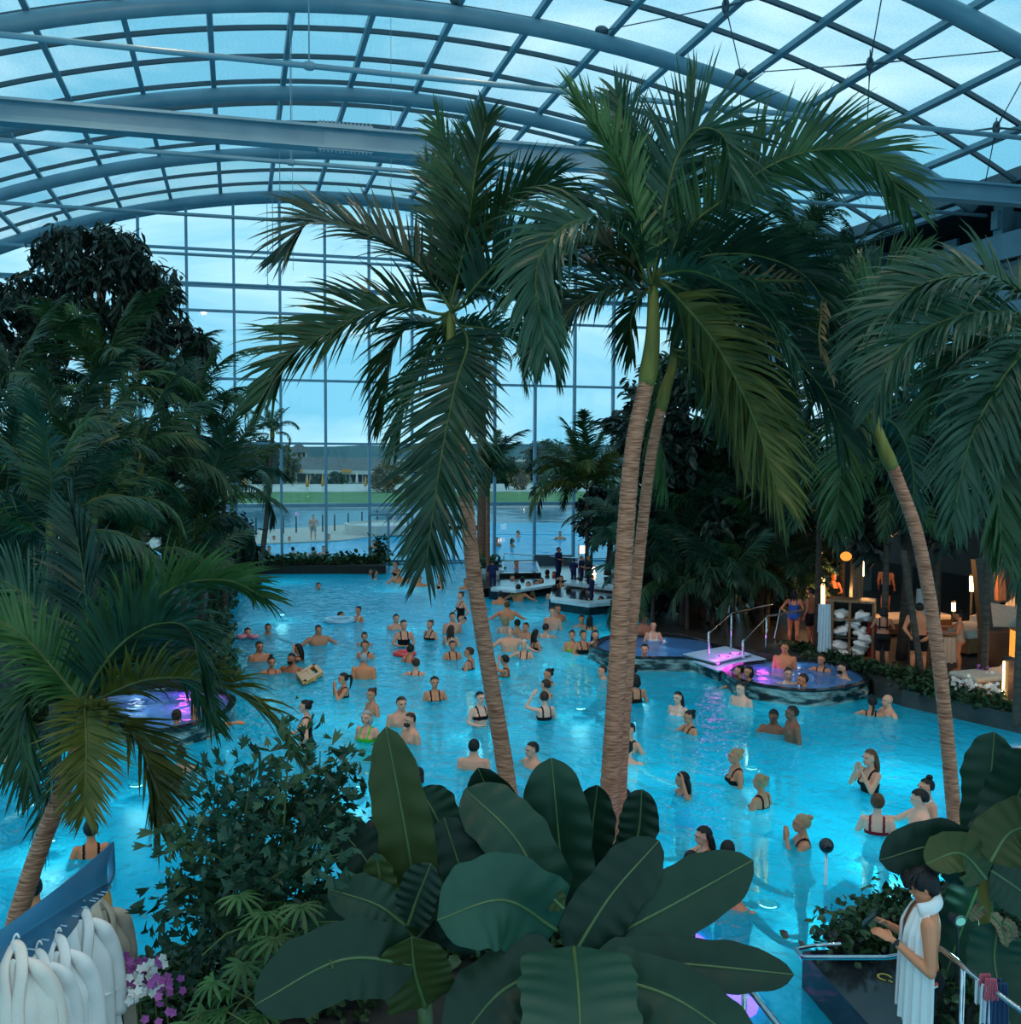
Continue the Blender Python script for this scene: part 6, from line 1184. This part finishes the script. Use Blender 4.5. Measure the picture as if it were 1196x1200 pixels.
for k, (u, zz, lab) in enumerate([(.28, .98, 'folded white towel on the top shelf, inner bay'), (.80, 1.0, 'folded white towel on the top shelf, outer bay'), (.30, .62, 'grey white towel stuffed at the middle of the inner bay'), (.26, .30, 'striped towel hanging out low in the inner bay'), (.78, .64, 'white towel at the middle of the outer bay'), (.86, .50, 'white towel spilling from the outer bay'), (.72, .20, 'white towel at the bottom of the outer bay'), (.28, .12, 'white towel at the bottom of the inner bay'), (.50, .10, 'white towel fallen before the shelf divider'), (.80, .36, 'white towel wedged low in the outer bay'), (.60, .80, 'white towel pressed against the divider')]):
    u = u*wS/1.05; p = sh0+ex*u+ey*(.12 if k % 2 else .2); o = inst('towel', CR[k % 3], None, Matrix.Translation(Vector(p+np.array([0, 0, zz]))) @ Matrix.Rotation(k*1.1, 4, 'Z') @ Matrix.Diagonal((1.0, .9, 1.05, 1))); tag(o, lab, 'towel', 'towels in the shelf')
drape('pale robe hung on the side of the towel shelf', 966, 708, (sh0-CAM)@FW-.2, .24, 1.05, (.50, .60, .66, 1), 4); drape('white robe hung beyond the person in black shorts', 1083, 690, (deck_pt(1083, 770)-CAM)@FW, .32, .95, (.62, .62, .62, 1), 3)
drape('pale cloth held by the person in beige', 1112, 747, (deck_pt(1116, 787)-CAM)@FW-.1, .24, .52, (.62, .44, .33, 1), 3)
drape('red towel hanging at the end of the shelf', 1022, 728, (sh1-CAM)@FW+.1, .16, 1.0, (.45, .03, .03, 1), 2)
# posts and lamps
def tube_lamp(label, x, yb, yt, d, r=.035, e=10, posts=True, mat='warm'):
    a_ = W(x, yb, d); b_ = W(x, yt, d); t = thing('tube_lamp', label, 'lamp', (a_[0], a_[1], DZ if a_[2] > DZ else a_[2])); MB().tube([a_, b_], r, 10).build('tube', M[mat], t, smooth=True)
    MB().tube([b_, b_+(0, 0, .05)], r*1.2, 10).build('cap', M['black'], t)
    if a_[2] > DZ+.1: MB().tube([(a_[0], a_[1], DZ), a_], r*.6, 8).build('stem', M['black'], t)
    lamp('tube_light', (a_+b_)/2-FW*.3, e*1.7, (1, .48, .16), .12, t)
dk = lambda x, y: (deck_pt(x, y)-CAM)@FW
tube_lamp('tall warm tube lamp behind the towel shelf', 964, 708, 677, dk(964, 745), .045, 40); tube_lamp('warm tube lamp beside the wooden post', 1010, 675, 655, dk(1010, 740), .05, 30); tube_lamp('warm tube lamp above the daybed', 1138, 693, 675, dk(1138, 745), .05, 30); tube_lamp('low warm lamp glow beside the daybed', 1117, 716, 706, dk(1117, 745), .05, 12); tube_lamp('warm lamp by the far lounger', 1181, 724, 706, dk(1181, 745), .055, 22)
tube_lamp('thin warm lamp in the dark planting', 946, 640, 664, dk(962, 735)+2, .02, 6)
t = thing('lantern_post', 'black bollard lantern with two warm light strips by the orchids', 'lantern', deck_pt(1181, 822)); p = deck_pt(1181, 822); h = (W(1181, 772, (p-CAM)@FW)[2]-DZ)
MB().box(p+(0, 0, h/2), (.13, .13, h)).build('body', M['wood_dark'], t); MB().box(p+(0, 0, h+.015), (.19, .19, .03)).build('cap', M['black'], t)
for s in (-1, 1): MB().box(p+RT*.10*s+(0, 0, h*.5), (.03, .03, h*.9), rz=-YAW).build('light_strip', M['warm'], t)
lamp('lantern_light', p-FW*.3+(0, 0, h*.6), 10, (1, .55, .2), .1, t)
def plank_post(label, x0, y0, x1, y1, d, w_, mat='wood'):
    a_, b_ = W(x0, y0, d), W(x1, y1, d); t = thing('wooden_post', label, 'post', (a_[0], a_[1], a_[2])); MB().beam(a_, b_, w_, w_, up=FW).build('shaft', M[mat], t); MB().beam(a_+(0, 0, .0), a_+(b_-a_)*.03, w_*1.15, w_*1.15, up=FW).build('foot', M['wood_dark'], t)
plank_post('square wooden post rising from the towel shelf', 1002, 705, 1005, 630, dk(1002, 760), .22); plank_post('leaning dark brown post beside the daybeds', 1155, 742, 1146, 655, dk(1155, 770), .24, 'wood_dark'); plank_post('orange lit post behind the daybeds', 1172, 705, 1170, 640, dk(1172, 745), .2); plank_post('slim leaning pole before the person in black shorts', 1080, 795, 1058, 645, dk(1080, 797), .10, 'trunk_dark'); plank_post('far wooden post at the edge of the deck', 1184, 730, 1186, 640, dk(1184, 745), .16)
t = thing('lamp_box', 'glowing amber lamp box at the frame edge', 'lamp', deck_pt(1194, 800)); p = deck_pt(1194, 800); d_ = (p-CAM)@FW; hz = W(1194, 738, d_)[2]; MB().box((p[0], p[1], (DZ+hz)/2), (.30, .30, hz-DZ), rz=-YAW).build('shade', M['warm_soft'], t); MB().box((p[0], p[1], hz+.02), (.33, .33, .04), rz=-YAW).build('cap', M['wood'], t); lamp('lamp_box_light', p-FW*.4+(0, 0, .5), 20, (1, .5, .15), .15, t)
p = deck_pt(1168, 790); d_ = (p-CAM)@FW; hz = W(1168, 738, d_)[2]; t = thing('planter_box', 'large black planter box between the daybeds', 'planter', p); MB().box((p[0], p[1], (DZ+hz)/2), (.62, .5, hz-DZ), rz=-YAW).build('body', M['black'], t); MB().box((p[0], p[1], hz+.01), (.66, .54, .03), rz=-YAW).build('rim', M['wood_dark'], t)
def daybed(label, x, y, w_, dpt, h, rot, back=True, bm='wood', grp='loungers on the deck'):
    p = deck_pt(x, y); t = thing('daybed', label, 'lounger', p, group=grp); cx_, sx_ = math.cos(rot), math.sin(rot); X = np.array([cx_, sx_, 0]); Y = np.array([-sx_, cx_, 0]); ax_ = (X, Y, np.array([0, 0, 1.0]))
    MB().box(p+(0, 0, h*.45), (w_, dpt, h*.6), axes=ax_).build('base', M[bm], t); g = MB().box(p+(0, 0, h*.9), (w_*.97, dpt*.97, h*.35), axes=ax_); o = g.build('mattress', M['cream_fab'], t); bv = o.modifiers.new('b', 'BEVEL'); bv.width = .04; bv.segments = 2
    for sx in (-1, 1):
        for sy in (-1, 1): MB().box(p+X*sx*w_*.45+Y*sy*dpt*.42+(0, 0, h*.08), (.06, .06, h*.16), axes=ax_).build('leg', M['black'], t)
    if back:
        a_ = math.radians(38); U = X*math.cos(a_)+np.array([0, 0, math.sin(a_)]); c = p+X*w_*.30+(0, 0, h*1.0)+U*.32; o = MB().box(c, (.75, dpt*.95, .10), axes=(U, Y, np.cross(U, Y))).build('backrest', M['cream_fab'], t); bv = o.modifiers.new('b', 'BEVEL'); bv.width = .03; bv.segments = 2
daybed('white lounger with raised back beside the lantern', 1165, 806, 1.7, .75, .30, .1); daybed('wide daybed on wooden base behind the person in beige', 1140, 762, 1.7, 1.1, .55, .2); daybed('raised daybed with white cushion near the planter box', 1180, 752, 1.6, 1.1, .60, .3); daybed('low bench with cream cushion beyond the towel shelf', 1075, 738, 1.5, .8, .40, .0, False, 'wood_dark'); daybed('dark lounger behind the couple in black shorts', 1050, 742, 1.5, .8, .42, .1, False, 'wood_dark')
drape('orange red towel on the daybed', 1101, 728, dk(1110, 765), .5, .18, (.65, .12, .03, 1), 4)
for k, (x, y, mt) in enumerate([(1108, 806, 'orchid_white'), (1118, 808, 'orchid_white'), (1128, 810, 'orchid_white'), (1138, 812, 'orchid_white'), (1150, 798, 'orchid_pink'), (1148, 814, 'orchid_white'), (1158, 816, 'orchid_white'), (1168, 818, 'orchid_white'), (1162, 803, 'orchid_white')]):
    ow = ['first', 'second', 'third', 'fourth', '', 'fifth', 'sixth', 'seventh', 'raised'][k]
    lab = 'magenta orchid flowering among the white ones by the lantern' if mt == 'orchid_pink' else ow+' white orchid of the row from bowed palm trunk to lantern'
    d_ = dk(x, y+6); orchid(lab, x, y-8, d_, mt, 12, s=1.25)
ivy('ivy_border', 'dark planting under the orchids along the deck edge', [(1062, 806), (1120, 818), (1196, 834)], DZ, .12, 900, .11, 41, 'ivy')
# lantern balls glowing in the thicket
for x, y, d, lab in [(991, 652, 22, 'orange paper lantern among the palms')]:
    p = W(x, y, d); t = thing('paper_lantern', lab, 'lantern', (p[0], p[1], p[2]-.12)); MB().ellipsoid(p, (.12, .12, .10), 12, 10).build('shade', M['warm_soft'], t, smooth=True); MB().tube([p+(0, 0, .12), p+(0, 0, 2.5)], .006, 5).build('cord', M['black'], t)
# ================================================================== pool bar at the far end
bar = thing('pool_bar', 'dark tiered pool bar with white counters by the glass wall', 'bar', G(650, 690, 0))
def tier(name, pix, z, th, m, z0=None): MB().prism([G(x, y, z) for x, y in pix], z-th if z0 is None else z0, z).build(name, M[m], bar)
tier('platform', [(566, 690), (600, 686), (632, 678), (720, 684), (720, 662), (560, 664)], .30, .4, 'blackstone', -.5)
tier('counter', [(645, 702), (690, 708), (722, 705), (722, 701), (690, 704), (648, 699)], .42, .10, 'counter'); tier('counter_edge', [(643, 702), (690, 709), (724, 705), (724, 691), (667, 686), (646, 692)], .32, .35, 'blackstone')
tier('counter', [(575, 690), (604, 692), (650, 685), (650, 682), (604, 688), (578, 687)], .40, .08, 'counter'); tier('counter_edge', [(573, 691), (604, 692), (652, 685), (650, 678), (588, 679)], .32, .35, 'blackstone')
tier('counter', [(660, 683), (720, 690), (722, 685), (668, 679)], .45, .08, 'counter')
tier('basin_wall', [(585, 672), (634, 671), (629, 657), (588, 658)], .45, .6, 'blackstone', -.3); tier('basin_water', [(588, 670), (631, 669.5), (627, 659), (590, 659.5)], .455, .02, 'tubwater')
tier('step', [(556, 666), (590, 668), (590, 662), (556, 660)], .5, .3, 'counter')
MB().box(W(648, 664, 43)+(0, 0, -.1), (1.6, .08, 1.2), rz=-YAW).build('bar_front', M['steel_dark'], bar)
sg = thing('lit_menu', 'small lit menu board on a pole at the pool bar', 'sign', (*W(684, 660, 40)[:2], .3)); p = W(684, 644, 40); MB().box(p, (.30, .05, .28), rz=-YAW).build('panel', M['white_lamp'], sg); MB().tube([(p[0]-.2, p[1]+.05, .3), (p[0]-.2, p[1]+.05, p[2]+.2)], .03, 8).build('pole', M['white_fab'], sg, smooth=True)
for k in range(3): MB().box(p-FW*.03+RT*(-.08+.08*k), (.03, .01, .2), rz=-YAW).build('menu_column', M['wood'], sg)
tube_lamp('bright upright lamp at the end of the bar', 694, 676, 664, 39.5, .10, 12, mat='white_lamp')
rail('pale metal railing behind the bar', [W(690, 655, 42.5), W(640, 652, 43), W(590, 648, 43.3)], .03, [W(640, 652, 43), W(590, 648, 43.3)], zb=.3)
dr = thing('door_1', 'metal framed glass exit door beside the hedge', None, (*onY(462, 650, 43.8)[:2], 0), kind='structure')
for x0 in (433, 455, 478): p = onY(x0, 640, 43.8); MB().box((p[0], 43.8, 1.1), (.10, .12, 2.2)).build('jamb', M['mullion'], dr)
a_, b_ = onY(433, 607, 43.8), onY(478, 607, 43.8); MB().box(((a_[0]+b_[0])/2, 43.8, 2.2), (b_[0]-a_[0]+.1, .3, .12)).build('lintel', M['mullion'], dr)
# ================================================================== outside the glass
M['lawn'] = pmat('lawn', (.06, .15, .035, 1), (.10, .21, .05, 1), rough=.9, scale=.4); M['sand'] = pmat('pale_path', (.42, .40, .35, 1), (.52, .49, .43, 1), rough=.9, scale=.6); M['deckw'] = pmat('pale_wood_deck', (.40, .34, .29, 1), (.50, .44, .38, 1), rough=.7, scale=3, stretch=(8, .4, 1))
M['far_ground'] = pmat('far_fields', (.13, .16, .09, 1), (.20, .20, .13, 1), rough=.95, scale=.03); M['hill'] = pmat('wooded_hills_haze_tint', (.045, .105, .115, 1), (.065, .13, .135, 1), rough=.95, scale=.05); M['roofing'] = pmat('grey_thatch', (.085, .085, .085, 1), (.13, .125, .12, 1), rough=.9, scale=2)  # hill colour is lightened bluish to carry the aerial haze
M['wallw'] = pmat('pale_render', (.50, .48, .44, 1), (.58, .56, .52, 1), rough=.85); M['orange'] = pmat('orange_cloth', (.62, .22, .03, 1), (.72, .3, .05, 1), rough=.8); M['autumn'] = leafmat('autumn_leaf', (.17, .11, .03, 1), (.26, .18, .06, 1))
MB().add([(-700, 44.4, -.25), (900, 44.4, -.25), (900, 1500, -.25), (-700, 1500, -.25)], [(0, 1, 2, 3)]).build('ground_outside', M['far_ground'], loc=(0, 44.4, -.25), label='flat land outside the glass hall', kind='structure')
def flat(name, pix, z, th, m, label, extra=()): MB().prism([G(x, y, z) for x, y in pix], z-th, z).build(name, M[m], label=label, kind='structure')
flat('pool_floor_outside', [(120, 656), (980, 656), (980, 625), (600, 622), (400, 631), (120, 644)], -.12, .1, 'pool_tile', 'tiled floor of the outdoor pool')
flat('water_outdoor_pool', [(120, 656), (980, 656), (980, 622), (470, 622), (400, 632), (120, 644)], .05, .02, 'water_out', 'bright turquoise outdoor pool just behind the glass')
flat('path_deck_outside', [(120, 645), (400, 633), (470, 624), (470, 611), (400, 615), (120, 634)], .10, .2, 'deckw', 'pale wooden deck between outdoor pool and lake')
flat('lake', [(-100, 640), (400, 617), (1100, 612), (1100, 590), (-100, 592)], .0, .02, 'lake', 'grey blue lake beyond the outdoor pool')
flat('water_outdoor_pool', [(560, 626), (980, 628), (980, 612), (560, 613)], .07, .03, 'water_out', 'farther turquoise outdoor basin')
flat('lawn', [(-100, 591), (1100, 589), (1100, 575), (-100, 577)], .1, .3, 'lawn', 'green lawn along the far lake shore'); flat('path_far', [(-100, 577), (1100, 575), (1100, 566), (-100, 568)], .15, .3, 'sand', 'pale path behind the lawn'); flat('trim_2', [(-100, 593), (1100, 590.5), (1100, 588.5), (-100, 590.5)], .25, .5, 'wallw', 'pale kerb of the lake')
# round raised outdoor basin
p = G(450, 624, .1); rd = 46/F_PX*((p-CAM)@FW); t = thing('round_basin', 'round raised basin on the deck outside', 'basin', (p[0], p[1], .1)); MB().lathe([(rd, 0), (rd, .55), (rd*.93, .58), (rd*.92, .45)], (p[0], p[1], .1), 40).build('wall', M['wallw'], t); MB().lathe([(rd*.925, 0), (rd*.925, .02)], (p[0], p[1], .52), 40).build('water', M['water_out'], t)
# fence posts on the deck
for k, (x, y) in enumerate([(300, 624), (332, 622), (347, 621), (378, 620), (392, 619), (408, 617), (424, 615), (442, 613)]):
    p = G(x, y+3, .1); MB().tube([p, p+(0, 0, .5), p+(0, 0, 1.0)], [.05, .045, .04], 6).build('fence_post', M['black'], label=['first', 'second', 'third', 'fourth', 'fifth', 'sixth', 'seventh', 'eighth'][k]+' thin fence post of the outdoor deck, counted from the jungle', cat='post', group='posts along the outdoor deck')
# pavilion
def onG(x, y): return G(x, y, .15)
d_ = 165.0
pv = thing('pavilion', 'long open pavilion with grey roof across the lake', 'building', (*W(400, 560, d_)[:2], .1))
def seg(name, x0, y0, x1, y1, dd, th, m, par): 
    a_, b_, c_, e_ = W(x0, y1, dd), W(x1, y1, dd), W(x1, y0, dd), W(x0, y0, dd); fr_ = [a_, b_, c_, e_]; bk = [q+FW*th for q in fr_]
    MB().add(fr_+bk, [(0, 1, 2, 3), (7, 6, 5, 4), (0, 4, 5, 1), (1, 5, 6, 2), (2, 6, 7, 3), (3, 7, 4, 0)]).build(name, M[m], par)
R1, R2, R3, R4 = W(325, 552, d_), W(475, 555, d_), W(462, 537, d_+10), W(338, 535, d_+10); R5, R6 = W(325, 552, d_+20), W(475, 555, d_+20)
MB().add([R1, R2, R3, R4, R5, R6], [(0, 1, 2, 3), (3, 2, 5, 4), (0, 3, 4), (1, 5, 2), (0, 4, 5, 1)]).build('roof', M['roofing'], pv)
MB().beam(R1, R2, .3, .6).build('eave_board', M['wallw'], pv); seg('rear_wall', 335, 553, 470, 565, d_+14, .4, 'wood_dark', pv); seg('plinth', 330, 565, 472, 570, d_+2, 12, 'wallw', pv)
for x in (337, 346, 358, 362, 368, 386, 396, 404, 409, 424, 438, 452, 466): seg('post', x, 552, x+1.6, 569, d_+1, .35, 'wallw', pv)
for x in (342, 366, 387, 412): MB().beam(W(x, 565, d_+1), W(x-4, 553, d_+1), .25, .25).build('brace', M['wallw'], pv)
for x0, x1 in ((345, 354), (400, 411)): seg('sign_board', x0, 550, x1, 553.5, d_-.6, .3, 'orange', pv)
tw = thing('lookout_tower', 'small lookout tower with pointed roof behind the pavilion', 'tower', (*W(350, 545, 185)[:2], .1))
seg('shaft', 343, 530, 357, 560, 185, 2.2, 'wallw', tw); seg('balcony', 340, 537, 360, 545, 184.5, 3.2, 'wallw', tw); a_ = W(350, 518, 186); cr_ = [W(336, 529, 183), W(364, 529, 183), W(364, 529, 189), W(336, 529, 189)]; MB().add(cr_+[a_], [(0, 1, 4), (1, 2, 4), (2, 3, 4), (3, 0, 4), (3, 2, 1, 0)]).build('roof', M['roofing'], tw)
for x in (343, 349, 355): seg('window', x, 531, x+2.2, 536, 184.8, .1, 'wood_dark', tw)
lr = thing('long_hall', 'long low hall with pale eaves behind the pavilion', 'building', (*W(420, 545, 230)[:2], .1)); seg('wall', 385, 540, 700, 553, 230, 8, 'far_ground', lr); seg('roof', 380, 538.5, 705, 541, 229, 10, 'wallw', lr)
hu = thing('beach_hut', 'open hut with pitched roof beside the green tree across the lake', 'hut', (*W(642, 565, 150)[:2], .1)); cr_ = [W(632, 558, 147), W(660, 558, 147), W(660, 558, 153), W(632, 558, 153)]; a_, b_ = W(640, 551, 150), W(652, 551, 150); MB().add(cr_+[a_, b_], [(0, 1, 5, 4), (2, 3, 4, 5), (0, 4, 3), (1, 2, 5), (3, 2, 1, 0)]).build('roof', M['roofing'], hu)
for x in (634, 641, 650, 658): seg('post', x, 558, x+1, 571, 148, .25, 'wood_dark', hu)
for x, y0, y1, lab in [(360, 556, 578, 'closed orange parasol before the pavilion, first'), (378, 554, 578, 'closed orange parasol before the pavilion, second'), (428, 558, 576, 'closed orange parasol before the pavilion, third'), (287, 556, 576, 'closed orange parasol near the jungle edge'), (418, 552, 573, 'closed pale parasol before the pavilion')]:
    a_, b_ = G(x, y1, .1), None; dd = (a_-CAM)@FW; b_ = W(x, y0, dd); t = thing('closed_parasol', lab, 'parasol', a_); MB().tube([a_, b_], .05, 6).build('pole', M['wallw'], t); MB().tube([a_*.65+b_*.35, a_*.4+b_*.6, b_], [.20, .14, .03], 8).build('folded_canopy', M['orange' if 'orange' in lab else 'wallw'], t, smooth=True)
# tree line and hills
for x, y, d, r, lab, mt in [(637, 545, 160, 3.6, 'rounded green tree across the lake', 'ivy'), (455, 559, 120, 1.7, 'golden autumn tree beside the pavilion', 'autumn'), (438, 565, 125, 1.0, 'smaller golden shrub beside the pavilion', 'autumn'), (395, 566, 150, 1.5, 'dark rounded shrub in front of the pavilion', 'ivy'), (372, 567, 150, 1.3, 'dark low shrub near the orange parasols', 'ivy'), (300, 548, 150, 4.0, 'green tree behind the small slim palm', 'ivy'), (324, 545, 150, 2.8, 'pale green tree beside the lookout tower', 'palm_leaf_olive'), (605, 562, 130, 1.4, 'reddish shrub under the short palm crown', 'autumn'), (585, 552, 170, 3.0, 'green tree behind the short palm crown', 'ivy')]:
    broad_tree(lab, x, y, d, r, 64, 26, r*.24, r*.13, 'trees across the lake', zb=.1, seed=int(x), trunk_r=r*.06, mat=mt, droop=.2, clump=r*.25)
def ridge(name, label, d, base_y, amp, x0, x1, seed, mat, th=120):
    rg = np.random.default_rng(seed); n = 90; xs = np.linspace(x0, x1, n); h = np.convolve(rg.normal(0, 1, n+12), np.ones(13)/13, 'valid')*amp+rg.normal(0, .5, n); top = [W(x, base_y-hh, d) for x, hh in zip(xs, h)]; mid = [q+FW*th*.6+(0, 0, -2) for q in top]; rows = [[(q[0], q[1], -.2) for q in [p-FW*th*.15 for p in top]], top, mid, [(q[0], q[1], -.2) for q in [p+FW*th for p in top]]]
    MB().sheet(np.array(rows)).build(name, M[mat], label=label, kind='structure')
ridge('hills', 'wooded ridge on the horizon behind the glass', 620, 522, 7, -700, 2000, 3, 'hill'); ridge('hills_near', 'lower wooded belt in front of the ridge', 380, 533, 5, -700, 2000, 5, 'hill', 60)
